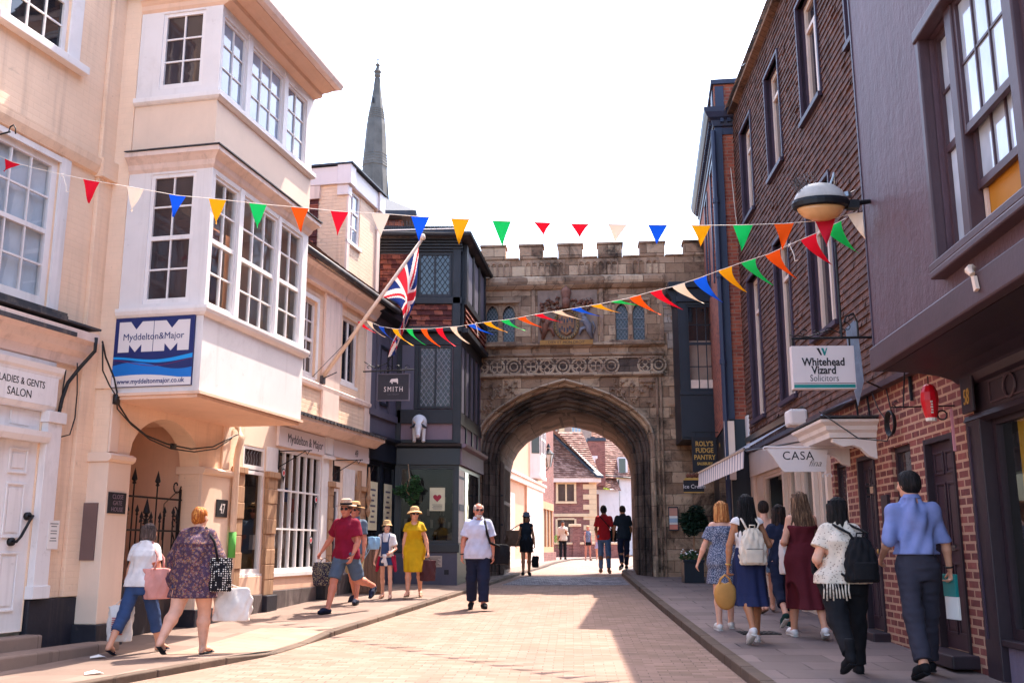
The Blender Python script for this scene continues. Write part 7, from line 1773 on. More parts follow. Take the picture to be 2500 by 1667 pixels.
def person(label, x, y, yaw, h, skin, legs, arms, top=None, bottom=None, shoes=None, hair=None, hat=None, glasses=False, beard=None,
           fat=1.0, hip=1.0, lean=.03, head=(0, 0), res=.011, bust=0.0, female=False, z=None, shoulder=1.0, limb=1.0, tie=None, extra=None):
    """legs, arms: dicts for 'l','r'. legs: (hip flex, knee bend, abduction) degrees; arms: (upper dir, fore dir, curl) with dir = (out, forward, up)."""
    s = h/1.725
    T = thing('person', label, 'person', (x, y, gz(x, y) if z is None else z), yaw)
    X = np.array
    pel = X([0, 0, .93]); lx = .088*hip
    J = {}
    low = 9
    for sd, sg in (('l', -1), ('r', 1)):
        fl, kn, ab = legs[sd][:3]; fl, kn, ab = rad(fl), rad(kn), rad(ab)
        hp = pel + X([sg*lx, 0, -.01]); d1 = U((sg*math.tan(ab), sin(fl), -cos(fl))); k_ = hp + d1*.43
        d2 = U((sg*math.tan(ab)*.6, sin(fl-kn), -cos(fl-kn))); a_ = k_ + d2*.42
        pt = legs[sd][3] if len(legs[sd]) > 3 else 0
        J['hip'+sd], J['kn'+sd], J['an'+sd], J['pt'+sd] = hp, k_, a_, rad(pt)
        fd = X([sg*.18, cos(rad(pt)), -sin(rad(pt))]); J['toe'+sd] = a_ + X([0, 0, -.045]) + fd*.17
        low = min(low, a_[2] - .075, J['toe'+sd][2] - .028)
    for k_ in J:
        if not k_.startswith('pt'): J[k_] = J[k_] - X([0, 0, low])
    pel = pel - X([0, 0, low])
    ln = lean; up = U((0, ln, 1))
    nb = pel + up*.53; sh_w = .150*shoulder*(.9 if female else 1.08)
    hy, hpch = rad(head[0]), rad(head[1]); HR = rotz(hy) @ rotx(hpch)
    hb = nb + up*.022 + X([0, .015, 0]); HC = hb + HR @ X([0, .018, .12])       # head centre
    for sd, sg in (('l', -1), ('r', 1)):
        so = nb + X([sg*sh_w, -.005, -.075]); ud, fd = arms[sd][0], arms[sd][1]
        el = so + U((sg*ud[0], ud[1], ud[2]))*.285; wr = el + U((sg*fd[0], fd[1], fd[2]))*.245
        J['sh'+sd], J['el'+sd], J['wr'+sd] = so, el, wr; J['fd'+sd] = U((sg*fd[0], fd[1], fd[2])); J['curl'+sd] = arms[sd][2] if len(arms[sd]) > 2 else 25
    allp = X([J[k_] for k_ in J if not (k_.startswith('pt') or k_.startswith('fd') or k_.startswith('curl'))])
    lo = np.minimum(allp.min(0), [-.26*fat, -.22*fat, 0]) - X([.16, .24, .03]); hi = np.maximum(allp.max(0), [.26*fat, .22*fat, nb[2] + .33]) + X([.16, .24, .06])
    lo[2] = -.04
    R = res/s
    S3 = (s, s, s)
    def axis_pt(z):
        t = (z - pel[2]); return (0.0, up[1]/up[2]*t)
    def torso(F, g, k=.03, zlo=None, zhi=None, fold=None, rows=None):
        f = fat; w = (.97 if female else 1.0)
        base = rows or [(-.14, .155*hip*f, .105*f), (-.05, .172*hip*f, .122*f), (.04, .163*hip*f, .118*f), (.12, (.138 if female else .15)*f, .105*f), (.20, (.128 if female else .15)*f, .100*f),
                (.28, .148*f*w, .112*f + bust*.4), (.36, .165*f*w, .118*f + bust), (.43, .158*w*(.6+.4*f), .105*f + bust*.4), (.475, .128*w*shoulder, .082), (.51, .085, .068), (.53, .066, .062), (.56, .055, .06)]
        R_ = []
        for dz, a, b in base:
            z_ = pel[2] + dz; cx, cy = axis_pt(z_); R_.append((z_, cx, cy + (.012 if dz > .25 else 0), a + g, b + g))
        if zlo is not None: R_ = [r for r in R_ if r[0] > zlo]; 
        F.stack(R_, k, fold=fold)
    # ---- body
    F = Field(lo, hi, R)
    torso(F, -.012)
    for sd, sg in (('l', -1), ('r', 1)):
        H_, K_, A_ = J['hip'+sd], J['kn'+sd], J['an'+sd]; q = limb
        F.cone(H_ + X([0, 0, -.02]), K_, .083*q*hip, .052*q, .04); cm = K_ + (A_-K_)*.3 + X([0, -.014, 0]); F.cone(K_, cm, .05*q, .054*q, .03); F.cone(cm, A_, .054*q, .034*q**.5, .03)
        F.ball(A_ + X([0, -.035, -.04]), (.031, .034, .032), .03); t_ = J['toe'+sd]; mid = A_*.45 + t_*.55 + X([0, 0, .0]); F.cone(A_ + X([0, 0, -.015]), mid, .034, .032, .03); F.cone(mid, t_, .034, .022, .02, ((0, 0, 1), 1.25))
        so, el, wr = J['sh'+sd], J['el'+sd], J['wr'+sd]; F.ball(so + X([-sg*.01, 0, 0]), .052*limb**.5, .04); F.cone(so, el, .046*limb, .037*limb, .03); fm = el + (wr-el)*.3; F.cone(el, fm, .037*limb, .038*limb, .02); F.cone(fm, wr, .038*limb, .024, .02)
        # hand: palm, four fingers of different length, thumb leaving the side of the palm
        d = J['fd'+sd]; inn = X([-sg, 0, 0.0]); pn = inn - d*(inn @ d)
        if np.linalg.norm(pn) < .2: pn = X([0, 0, -1.]) - d*(-d[2])
        pn = U(pn); ac = U(np.cross(d, pn))
        if ac[1] < 0 and abs(ac[1]) > .2: ac = -ac
        if ac[1] >= 0 and abs(ac[1]) <= .2 and ac[2] < 0: ac = -ac
        pc = wr + d*.045; F.cone(wr, wr + d*.075, .024, .034, .015, (pn, 1.9)); cu = rad(J['curl'+sd])
        for fi, (o_, L_) in enumerate(((.026, .074), (.009, .084), (-.009, .078), (-.026, .06))):
            p0 = wr + d*.078 + ac*o_; a1 = cu*(.55 + .1*fi); a2 = cu*1.5; d1 = U(d*cos(a1) + pn*sin(a1) + ac*o_*2.0); d2 = d*cos(a2) + pn*sin(a2)
            p1 = p0 + d1*L_*.55; F.cone(p0, p1, .0095, .0085, .008); F.cone(p1, p1 + d2*L_*.5, .0085, .007, .006)
        p0 = wr + d*.03 + ac*.024; dt = U(d*.75 + ac*.55 + pn*.3); p1 = p0 + dt*.045; F.cone(p0, p1, .0125, .0105, .012); F.cone(p1, p1 + U(dt + pn*.5 + d*.4)*.032, .0105, .008, .006)
    F.cone(nb + X([0, -.005, -.04]), hb + HR @ X([0, .0, .05]), .058 if female else .064, .052 if female else .058, .03)
    # head: skull, jaw, features (front is +y)
    hd = lambda a, b, c: HC + HR @ X([a, b, c])
    F.ball(hd(0, -.012, .03), (.076, .096, .088), .02, HR); F.ball(hd(0, .018, -.035), (.062, .072, .082), .03, HR); F.ball(hd(0, .048, -.085), (.034, .034, .026), .03, HR)
    F.cone(hd(0, .088, .012), hd(0, .104, -.024), .010, .014, .014); F.ball(hd(0, .100, -.028), (.017, .012, .010), .008, HR)
    F.ball(hd(0, .082, .025), (.05, .012, .010), .012, HR); F.ball(hd(0, .082, -.056), (.024, .013, .011), .010, HR)
    for sg in (-1, 1):
        F.ball(hd(sg*.03, .093, .006), (.017, .014, .011), .006, HR, sub=True); F.ball(hd(sg*.03, .08, .004), (.015, .012, .012), .004, HR); F.ball(hd(sg*.042, .066, -.025), (.024, .022, .02), .02, HR)
        F.ball(hd(sg*.078, -.008, -.005), (.010, .022, .034), .008, HR @ roty(0) if False else HR)
    sk = M[skin]
    lips = colour('lips', '#a85a52', .5); mouth = hd(0, .094, -.056)
    o = F.build('body', [sk, lips], T, lambda C: (np.abs((C - mouth) @ (HR @ X([1, 0, 0]))) < .022) & (np.abs((C - mouth) @ (HR @ X([0, 0, 1]))) < .008) & (((C - mouth) @ (HR @ X([0, 1, 0]))) > -.012)); o.scale = S3
    def fld(zl=None, zh=None, pad=0): return Field(lo, hi, R)
    def fin(F, name, mat, mi=None):
        o = F.build(name, mat, T, mi)
        if o: o.scale = S3
        return o
    for sg in (-1, 1):
        e = MB().lathe([(0, -.0115), (.008, -.008), (.0115, 0), (.008, .008), (0, .0115)], (0, 0, 0), 8).build('eye', M['eye'], T, smooth=True); e.location = tuple(X(hd(sg*.03, .0815, .006))*s); e.scale = S3
    fold = None
    if top: 
        F = fld(); g = top.get('loose', .012); hem = pel[2] + top.get('hem', -.06); ph = x*7
        fo = lambda th, Z: (.006*np.sin(th*5 + Z*9 + ph) + .004*np.sin(th*9 - Z*21)).astype(np.float32)*top.get('fold', 1)
        rows = top.get('rows')
        torso(F, g, .03, fold=fo, rows=rows)
        if 'flare' in top:
            cx, cy = axis_pt(hem); c2 = axis_pt(pel[2] + .3); F.stack([(hem, cx, cy, top['flare'][0], top['flare'][1]), (pel[2]+.02, cx, cy, (top['flare'][0] + .17*fat)/2, (top['flare'][1] + .13*fat)/2), (pel[2] + .3, c2[0], c2[1]+.01, .16*fat + g, .122*fat + g + bust)], .03, fold=fo)
        sl = top.get('sleeve', .6)
        for sd, sg in (('l', -1), ('r', 1)):
            if sl <= 0: continue
            so, el, wr = J['sh'+sd], J['el'+sd], J['wr'+sd]; w_ = top.get('sw', .060)
            F.ball(so + X([-sg*.012, 0, -.004]), .054*limb**.3 + g*.4, .06)
            if sl <= 1: e_ = so + (el-so)*sl; F.cone(so, e_, w_*.84*limb**.5, (w_*1.05)*limb, .045)
            else: e_ = el + (wr-el)*(sl-1); F.cone(so, el, w_*.82*limb**.5, w_*.84*limb, .045); F.cone(el, e_, w_*.84*limb, w_*.80*limb, .03)
        if top.get('ripple', 1): F.ripple(.010*top.get('ripple', 1), 40, int(abs(x)*100) % 97)
        # sleeve ends, hem, neck
        F.cut((0, 0, hem), (0, 0, -1))
        nk = nb + X([0, .0, top.get('neck', .035)]); F.cut(nk, top.get('neckdir', (0, .35, 1)))
        if 'scoop' in top: F.ball(nb + X(top['scoop'][0]), top['scoop'][1], 0, sub=True)
        if sl > 0:
            for sd in 'lr':
                so, el, wr = J['sh'+sd], J['el'+sd], J['wr'+sd]
                if sl <= 1: p = so + (el-so)*sl; d = U(el-so)
                else: p = el + (wr-el)*(sl-1); d = U(wr-el)
                q = F.sl(p - .11, p + .11 + 0*p)
                if q:
                    S_, (XX, YY, ZZ) = q; dd = (XX-p[0])*d[0] + (YY-p[1])*d[1] + (ZZ-p[2])*d[2]; rad_ = np.sqrt((XX-p[0])**2 + (YY-p[1])**2 + (ZZ-p[2])**2)
                    A = F.D[S_]; F.D[S_] = np.where(rad_ < .105, np.maximum(A, dd), A)
        o = fin(F, top.get('name', 'shirt'), [M[top['mat']]])
        if top.get('collar'):
            m = MB(); n = 20; ring_ = []
            for i in range(n+1):
                a = pi*.5 + .28 + (2*pi-.56)*i/n; ring_.append((cos(a), sin(a)))
            for (a, b), (c, d) in zip(ring_[:-1], ring_[1:]):
                P = lambda u, v, r, zz: tuple((nb + X([u*r, v*r*.95 + .012, zz + .02*(v < 0) + .0])) * s)
                m.face([P(a, b, .066, .040), P(c, d, .066, .040), P(c, d, .090, .004), P(a, b, .090, .004)]); m.face([P(a, b, .062, .01), P(c, d, .062, .01), P(c, d, .066, .040), P(a, b, .066, .040)])
            m.build('collar', M[top['mat']], T, smooth=True)
    if bottom:
        F = fld(); kind = bottom['kind']; g = bottom.get('loose', .012)
        if kind in ('trousers', 'shorts'):
            torso(F, g - .012, .03, rows=[(-.15, .15*hip*fat, .105*fat), (-.05, .170*hip*fat, .122*fat), (.04, .160*hip*fat, .117*fat), (.12, .145*fat, .106*fat)])
            cutf = bottom.get('cut', 1.95)
            for sd, sg in (('l', -1), ('r', 1)):
                H_, K_, A_ = J['hip'+sd], J['kn'+sd], J['an'+sd]; w_ = bottom.get('width', .075)*limb**.5
                if cutf <= 1:
                    e_ = H_ + (K_-H_)*cutf; F.cone(H_ + X([0, 0, -.02]), e_, .098*hip*limb, w_ + .012, .03)
                    F_d = U(K_-H_)
                else:
                    e_ = K_ + (A_-K_)*(cutf-1); F.cone(H_ + X([0, 0, -.02]), K_, .094*hip*limb, w_, .03); F.cone(K_, e_, w_, bottom.get('ankle', w_*.85), .03); F_d = U(A_-K_)
                J['cut'+sd] = (e_, F_d)
            F.ripple(.009, 34, int(abs(y)*100) % 91, (1, 1, 1.2)); F.ripple(.006, 75, int(abs(x)*100) % 91, (.6, .6, 1.3))
            F.cut((0, 0, pel[2] + .115), (0, 0, 1))
            for sd in 'lr':
                p, d = J['cut'+sd]; q = F.sl(p - .16, p + .16 + 0*p)
                if q:
                    S_, (XX, YY, ZZ) = q; dd = (XX-p[0])*d[0] + (YY-p[1])*d[1] + (ZZ-p[2])*d[2]; A = F.D[S_]; side = (XX*(-1 if sd == 'l' else 1) > -.01) | (np.abs(p[1]) > .1)
                    F.D[S_] = np.where((np.sqrt((XX-p[0])**2 + (YY-p[1])**2 + (ZZ-p[2])**2) < .14) & side, np.maximum(A, dd), A)
        else:   # skirt or the lower part of a dress
            hem = J['hipl'][2]*0 + bottom['hem']; wx, wy = bottom['flare']; wz = pel[2] + bottom.get('waist', .12); c0 = axis_pt(wz)
            ph = y*5
            def legs_y(z_):
                o_ = []
                for sd in 'lr':
                    for p, q in (('hip', 'kn'), ('kn', 'an')):
                        a_, b_ = J[p+sd], J[q+sd]
                        if b_[2] <= z_ <= a_[2]: o_.append(b_[1] + (a_[1]-b_[1])*(z_-b_[2])/(a_[2]-b_[2]))
                return (min(o_), max(o_)) if o_ else (0, 0)
            fo = lambda th, Z: ((.010*np.sin(th*7 + ph) + .006*np.sin(th*11 + 1.7*ph))*np.clip((wz - Z)/.5, 0, 1)).astype(np.float32)
            rows = []
            for t_ in (0, .25, .5, .75):
                z_ = hem + (pel[2] - .06 - hem)*t_; y0_, y1_ = legs_y(z_); wid = wx + (.18*hip*fat - wx)*t_; dep = max(wy + (.128*fat - wy)*t_, ((y1_-y0_)/2 + (.075 + .03*t_)*limb*hip)/.84); rows.append((z_, 0, (y0_+y1_)/2, wid, dep))
            rows += [(pel[2] - .06, 0, 0, .18*hip*fat + g, .128*fat + g), (pel[2] + .03, 0, 0, .17*hip*fat + g, .122*fat + g), (wz, c0[0], c0[1], .145*fat + g*.5, .105*fat + g*.5)]
            if hem > pel[2] - .2: rows = [rows[0]] + rows[-2:]
            F.stack(rows, .02, fold=fo); F.ripple(.005, 30, int(abs(y)*100) % 91)
            if 'slit' in bottom: F.ball(*bottom['slit'], 0, sub=True)
        fin(F, bottom.get('name', kind), [M[bottom['mat']]])
    if shoes:
        for sd, sg in (('l', -1), ('r', 1)):
            F = Field(np.minimum(J['an'+sd], J['toe'+sd]) - .12, np.maximum(J['an'+sd], J['toe'+sd]) + .14, R*.8)
            A_, t_ = J['an'+sd], J['toe'+sd]; fd = U(t_ - A_ - X([0, 0, (t_-A_)[2]*.35])); mid = A_*.4 + t_*.6
            if shoes[0] == 'sandal':
                h_ = A_ + X([0, -.035, -.068]); F.cone(h_, t_ + X([0, 0, -.02]), .034, .036, .01, ((0, 0, 1), 4.0)); F.cone(t_*.7 + A_*.3 + X([-.035, 0, -.02]), t_*.75 + A_*.25 + X([0, 0, .015]), .008, .008, .01); F.cone(t_*.7 + A_*.3 + X([.035, 0, -.02]), t_*.75 + A_*.25 + X([0, 0, .015]), .008, .008, .01)
            else:
                F.ball(A_ + X([0, -.032, -.038]), (.039, .044, .042), .03); F.cone(A_ + X([0, 0, -.03]), mid, .042, .042, .03); F.cone(mid, t_, .043, .031, .02, ((0, 0, 1), 1.15))
                if shoes[0] == 'boot': F.cone(A_ + X([0, 0, .12]), A_, .05, .046, .03)
            o = F.build('shoe' if shoes[0] != 'sandal' else 'sandal', [M[shoes[1]]], T); o.scale = S3
            if shoes[0] not in ('sandal',):
                a, b = A_ + X([0, -.06, -.072]), t_ + X([0, .02, -.022]); m = MB(); L_ = [a*(1-i/5) + b*i/5 for i in range(6)]
                m.tube([tuple(p*s) for p in L_], [.036*s, .04*s, .038*s, .042*s, .04*s, .028*s], 8); so_ = m.build('sole', M[shoes[2] if len(shoes) > 2 else shoes[1]], o and T); 
                for v in so_.data.vertices:
                    pass
                so_.data.transform(Matrix.Identity(4)); 
                zc = [p.co.z for p in so_.data.vertices]
                n8 = 8
                for i, v in enumerate(so_.data.vertices):
                    c_ = (L_[i//n8]*s)[2]; v.co.z = c_ + (v.co.z - c_)*.38
    # ---- hair
    if hair:
        st, hm = hair[0], M[hair[1]]; F = Field(HC - X([.24, .28, .75]), HC + X([.24, .24, .22]), R)
        F.ball(hd(0, -.018, .038), (.086, .104, .092), .02, HR)
        bk = lambda a, b, c: HC + X([a, b, c])
        if st == 'short': F.ball(hd(0, -.035, -.015), (.082, .082, .07), .03, HR); F.ball(hd(0, .03, .09), (.06, .05, .03), .03, HR)
        if st == 'balding': pass
        if st == 'bob':
            F.stack([(HC[2] - hair[2], HC[0], HC[1] - .03, .10, .075), (HC[2] - .06, HC[0], HC[1] - .028, .102, .092), (HC[2] + .05, HC[0], HC[1] - .02, .092, .098)], .03, fold=lambda th, Z: (.004*np.sin(th*14)).astype(np.float32))
        if st == 'long':
            L_, wd = hair[2], hair[3]; F.stack([(HC[2] - L_, HC[0] + hair[4] if len(hair) > 4 else HC[0], HC[1] - .10 - (.02), wd*.6, .03), (HC[2] - L_*.75, HC[0] + (hair[4]*.7 if len(hair) > 4 else 0), HC[1] - .105, wd, .05), (HC[2] - L_*.45, HC[0] + (hair[4]*.3 if len(hair) > 4 else 0), HC[1] - .095, wd*.95, .06), (HC[2] - .10, HC[0], HC[1] - .055, .10, .075), (HC[2] + .04, HC[0], HC[1] - .025, .088, .09)], .03, fold=lambda th, Z: (.008*np.sin(th*9 + Z*6) + .004*np.sin(th*17 - Z*9)).astype(np.float32))
        if st == 'bun': F.ball(hd(0, -.04, -.03), (.078, .07, .06), .03, HR); F.ball(hd(0, -.10, -.0), (.05, .045, .045), .02, HR)
        if st == 'curly':
            rd = np.random.RandomState(4)
            for _ in range(60):
                d_ = U(rd.normal(size=3) + X([0, -.3, .4])); F.ball(HC + HR @ (X([0, -.015, .03]) + d_*X([.085, .1, .09])), .024, .015)
        F.ripple(.006, 90, 5, (1, 1, .12)); F.ripple(.008, 35, 9, (1, 1, .25))
        # keep the face clear
        F.ball(hd(0, .105, -.045 if st != 'balding' else .02), (.07 if st in ('short', 'bun', 'curly') else .058, .085, .10), 0, HR, sub=True)
        if st == 'balding': F.ball(hd(0, .03, .14), (.09, .12, .085), 0, HR, sub=True)
        if st in ('short', 'balding', 'bun', 'curly'): 
            F.cut(hd(0, -.03, -.085), HR @ X([0, .0, -1.0]))
        fin(F, 'hair', [hm])
        if st in ('long', 'bob') and res < .012:
            m = MB(); rd = random.Random(int(x*50)); Lz = hair[2]; off = hair[4] if len(hair) > 4 else 0
            for _ in range(80):
                a = rd.uniform(pi*1.0, pi*2.0); P = []; j = rd.uniform(.97, 1.06); dr = rd.uniform(-.3, .3); en = Lz*rd.uniform(.85, 1.08)
                for q in range(7):
                    t_ = q/6; zz = .09 - (en + .09)*t_; wd = (.085 + (.02 if st == 'bob' else hair[3] - .085 if t_ < .8 else hair[3]*.75 - .085)*t_)*j; dp = (.10 - (.03 if st == 'bob' else .05)*t_)*j
                    aa = a + dr*t_; P.append(tuple((HC + X([wd*cos(aa) + off*t_, -.02 - (.0 if st == 'bob' else .085)*min(1, t_*1.6) + dp*sin(aa), zz]))*s))
                m.tube(P, [.0045*s]*5 + [.003*s, .001*s], 4)
            m.build('hair_strand', hm, T, smooth=True)
    if beard:
        F = Field(HC - .16, HC + .16, R*.8); F.ball(hd(0, .042, -.085), (.054, .050, .04), .02, HR); F.ball(hd(0, .088, -.044), (.032, .014, .008), .01, HR); F.ball(hd(0, .10, -.058), (.022, .022, .010), 0, HR, sub=True); F.ripple(.003, 150, 3); fin(F, 'beard', [M[beard]])
    if glasses:
        m = MB()
        for sg in (-1, 1):
            c = hd(sg*.033, .098, .008); m.tube([tuple((c + HR @ X([.026*cos(t), -.006*abs(cos(t)), .019*sin(t)]))*s) for t in [2*pi*i/12 for i in range(12)]], .0035*s, 5, closed=True)
            m.face([tuple((c + HR @ X([.026*cos(t), -.004*abs(cos(t)), .019*sin(t)]))*s) for t in [2*pi*i/12 for i in range(12)]])
            m.tube([tuple(hd(sg*.058, .09, .012)*s), tuple(hd(sg*.08, .03, .014)*s), tuple(hd(sg*.082, -.01, .008)*s)], .003*s, 4)
        m.tube([tuple(hd(-.01, .104, .012)*s), tuple(hd(.01, .104, .012)*s)], .003*s, 4); m.build('sunglasses', M['ink'], T)
    if hat:
        st, hm = hat[0], M[hat[1]]; m = MB(); n = 24
        def rg(r, z, sy=1.12, dip=0): return [tuple((hd(r*cos(2*pi*k/n), r*sy*sin(2*pi*k/n) - .012, z - dip*abs(cos(2*pi*k/n))**2 + dip*.3))*s) for k in range(n)]
        pr = {'fedora': [(.165, .062, 0), (.125, .056, 0), (.093, .062, 0), (.093, .068, 0), (.09, .10, 0), (.082, .15, 0), (.05, .168, 0), (.02, .155, 0)],
              'sunhat': [(.155, .03, 0), (.13, .055, 0), (.094, .072, 0), (.092, .11, 0), (.08, .145, 0), (.045, .165, 0), (.01, .17, 0)],
              'bucket': [(.125, .035, 0), (.098, .07, 0), (.093, .1, 0), (.084, .15, 0), (.05, .165, 0), (.01, .168, 0)]}[st]
        R_ = [rg(r, z, 1.14, .022 if (st != 'bucket' and i == 0) else 0) for i, (r, z, _) in enumerate(pr)]
        for a, b in zip(R_[:-1], R_[1:]):
            for k in range(n): m.face([a[k], a[(k+1) % n], b[(k+1) % n], b[k]])
        m.face(R_[-1]); o = m.build('hat', hm, T, smooth=True)
        if len(hat) > 2:
            m = MB(); a, b = rg(.0955, .066, 1.14), rg(.0935, .10, 1.14)
            for k in range(n): m.face([a[k], a[(k+1) % n], b[(k+1) % n], b[k]])
            m.build('hat_band', M[hat[2]], o, smooth=True)
    T['x_s'] = s
    del T['x_s']
    W_ = {k: (rotz(yaw) @ v) if k[:2] == 'fd' else (np.array(rotz(yaw)) @ (v*s) + X([T.location.x, T.location.y, T.location.z])) if isinstance(v, np.ndarray) else v for k, v in J.items()}
    W_['nb'] = rotz(yaw) @ (nb*s) + X([T.location.x, T.location.y, T.location.z]); W_['pel'] = rotz(yaw) @ (pel*s) + X([T.location.x, T.location.y, T.location.z])
    W_['T'] = T; W_['s'] = s; W_['HC'] = rotz(yaw) @ (HC*s) + X([T.location.x, T.location.y, T.location.z]); W_['yaw'] = yaw
    return W_

for n_, h_ in (('skin_pale', '#d9a48c'), ('skin_fair', '#cf9478'), ('skin_red', '#c47e68'), ('skin_tan', '#a8704f'), ('skin_brown', '#7d5038')): skin_mat(n_, h_)
for n_, a, b in (('hair_black', '#0d0b0d', '#231c1e'), ('hair_dark', '#1c1413', '#3c2a24'), ('hair_brown', '#5a4030', '#9a7458'), ('hair_blonde', '#a8683a', '#dba266'), ('hair_ginger', '#a85a24', '#e09a4c'), ('hair_grey', '#5a4e4c', '#8a7a76'), ('hair_white', '#b8aca4', '#dcd4cc'), ('hair_greybrown', '#4a3c38', '#75605a')): hair_mat(n_, a, b)
M['eye'] = plain('eye', '#3a2c28', .2, .1, 8, 0)
# ------------------------------------------------------------------ the people in the street
cloth_mat('c_white', '#d9d2d0'); cloth_mat('c_denim', '#33466b'); cloth_mat('c_denim_light', '#4f6280'); cloth_mat('c_floral', '#3a2c46', 'floral', sc=26); cloth_mat('c_maroon', '#7c1230'); cloth_mat('c_slate', '#4d5c70')
cloth_mat('c_mustard', '#bd9412'); cloth_mat('c_lilac', '#c3c4d8'); cloth_mat('c_navy', '#1c2136'); cloth_mat('c_black', '#17161a'); cloth_mat('c_blue_shirt', '#7c86b8'); cloth_mat('c_grey_trouser', '#37343f')
cloth_mat('c_bordeaux', '#571a22'); cloth_mat('c_speckle', '#3a4560', 'speckle', '#b9bccb', sc=45); cloth_mat('c_lace', '#d3c4b4', 'lace', '#8e7a70', sc=38); cloth_mat('c_straw', '#cfa877', 'straw'); cloth_mat('c_straw_pink', '#b99c8a', 'straw')
cloth_mat('c_navy_skirt', '#23294a'); cloth_mat('c_lavender', '#a9a6c6'); cloth_mat('c_cream', '#cdbca8'); cloth_mat('c_red', '#a51d24'); cloth_mat('c_charcoal', '#222a33'); cloth_mat('c_pink_bag', '#d08f84'); cloth_mat('c_dots', '#17161c', 'dots', '#d5cfc8', sc=42)
cloth_mat('c_plastic', '#d8d0ca'); cloth_mat('c_wicker', '#c08a4c', 'straw'); cloth_mat('c_brown_bag', '#4a2a2c'); cloth_mat('c_tan_bag', '#6f5444'); cloth_mat('c_pattern', '#2a2438', 'speckle', '#9a8a6a', sc=24); cloth_mat('c_khaki', '#a08e70'); cloth_mat('c_green_shoe', '#1c3a38'); cloth_mat('c_skyblue', '#86aecb'); cloth_mat('c_grey_blue', '#5b6878'); cloth_mat('c_sole', '#cfc8c2'); cloth_mat('c_pack', '#d3c4b2'); cloth_mat('c_cardigan', '#9c1c3c')
DN = (.08, .05, -1)

old = person('short elderly woman in white t-shirt and cropped jeans with pink shoulder bag', -4.22, 11.65, -.22, 1.47, 'skin_fair',
    {'l': (-22, 12, 3, 25), 'r': (22, 4, 4)}, {'l': ((.22, -.1, -1), (.1, -.0, -1), 70), 'r': ((.25, .1, -1), (.12, .75, -.6), 60)},
    dict(mat='c_white', sleeve=.62, hem=-.04, loose=.03, sw=.07, name='tshirt'), dict(kind='trousers', mat='c_denim', cut=1.55, width=.08, ankle=.075), ('sandal', 'c_navy'), ('bob', 'hair_greybrown', .10), fat=1.12, hip=1.1, lean=.1, head=(-14, -8), female=True, bust=.02, res=.0095)
red = person('ginger haired woman in floral tunic with bare legs and flip flops seen from behind', -3.52, 11.34, -.2, 1.60, 'skin_pale',
    {'l': (-20, 22, 2, 35), 'r': (14, 10, -2)}, {'l': ((.42, .02, -1), (.12, .12, -1), 45), 'r': ((.38, .1, -1), (.05, .5, -.8), 60)},
    dict(mat='c_floral', sleeve=1.5, hem=-.27, loose=.03, sw=.088, flare=(.30, .22), name='tunic', fold=1.5), dict(kind='shorts', mat='c_denim', cut=.45, width=.1, loose=.01), ('sandal', 'c_charcoal'), ('bun', 'hair_ginger'), fat=1.42, hip=1.3, lean=.03, limb=1.38, female=True, bust=.04, shoulder=1.12, res=.0095, head=(-6, 0))
mar = person('man in maroon polo shirt, slate shorts and banded straw hat striding towards the camera', -2.62, 16.1, 2.72, 1.76, 'skin_red',
    {'r': (20, 4, 3), 'l': (-24, 52, 4, 45)}, {'r': ((.55, -.18, -.8), (.45, .22, -.75), 75), 'l': ((.2, .0, -1), (-.05, .5, -.85), 30)},
    dict(mat='c_maroon', sleeve=.72, hem=-.09, loose=.02, sw=.075, collar=True, name='polo_shirt'), dict(kind='shorts', mat='c_slate', cut=.93, width=.085), ('shoe', 'c_navy', 'c_black'), ('short', 'hair_greybrown'), ('fedora', 'c_straw_pink', 'c_black'), True, None, 1.15, 1.05, .04, (14, -4), limb=1.12, res=.011)
ht = person('man in straw hat with black band mostly hidden behind the man in maroon', -2.72, 17.6, 2.9, 1.70, 'skin_red',
    {'l': (16, 8, 3), 'r': (-18, 14, 3, 25)}, {'l': (DN, (.05, .2, -1)), 'r': ((.2, -.05, -1), (.1, .2, -1))},
    dict(mat='c_grey_blue', sleeve=.7, hem=-.08, loose=.02, collar=True), dict(kind='shorts', mat='c_khaki', cut=.92, width=.085), ('shoe', 'c_navy', 'c_black'), ('short', 'hair_grey'), ('fedora', 'c_straw', 'c_black'), True, None, 1.1, res=.014)
girl = person('girl in white t-shirt and denim dungaree shorts with straw hat, red cardigan round her waist', -2.28, 18.5, 3.0, 1.36, 'skin_pale',
    {'l': (6, 6, 3), 'r': (-8, 10, 3, 12)}, {'l': ((.35, .15, -1), (-.2, .75, -.3), 50), 'r': ((.3, .05, -1), (.2, .12, -1), 40)},
    dict(mat='c_white', sleeve=.75, hem=.0, loose=.03, sw=.075, name='tshirt'), dict(kind='shorts', mat='c_denim', cut=.42, width=.095, loose=.014), ('sandal', 'c_tan_bag'), ('long', 'hair_dark', .3, .06), ('bucket', 'c_straw'), False, None, .86, .95, .0, (22, 6), female=True, limb=.86, res=.011)
yel = person('woman in mustard yellow dress and floppy straw sunhat walking beside the girl', -1.82, 18.9, 3.12, 1.62, 'skin_fair',
    {'l': (-16, 12, 0, 25), 'r': (16, 5, -1)}, {'l': ((.36, .0, -1), (.2, .15, -1), 70), 'r': ((.2, .0, -1), (.05, .1, -1), 35)},
    dict(mat='c_mustard', sleeve=.45, hem=-.1, loose=.016, sw=.07, neck=.02, neckdir=(0, .8, 1), scoop=((0, .10, .02), .085), name='bodice'), dict(kind='skirt', mat='c_mustard', hem=.50, flare=(.20, .15), waist=.16, loose=.016), ('sandal', 'c_khaki'), ('short', 'hair_brown'), ('sunhat', 'c_straw'), True, None, 1.08, 1.12, .02, (18, 4), female=True, bust=.035, limb=1.05, res=.011)
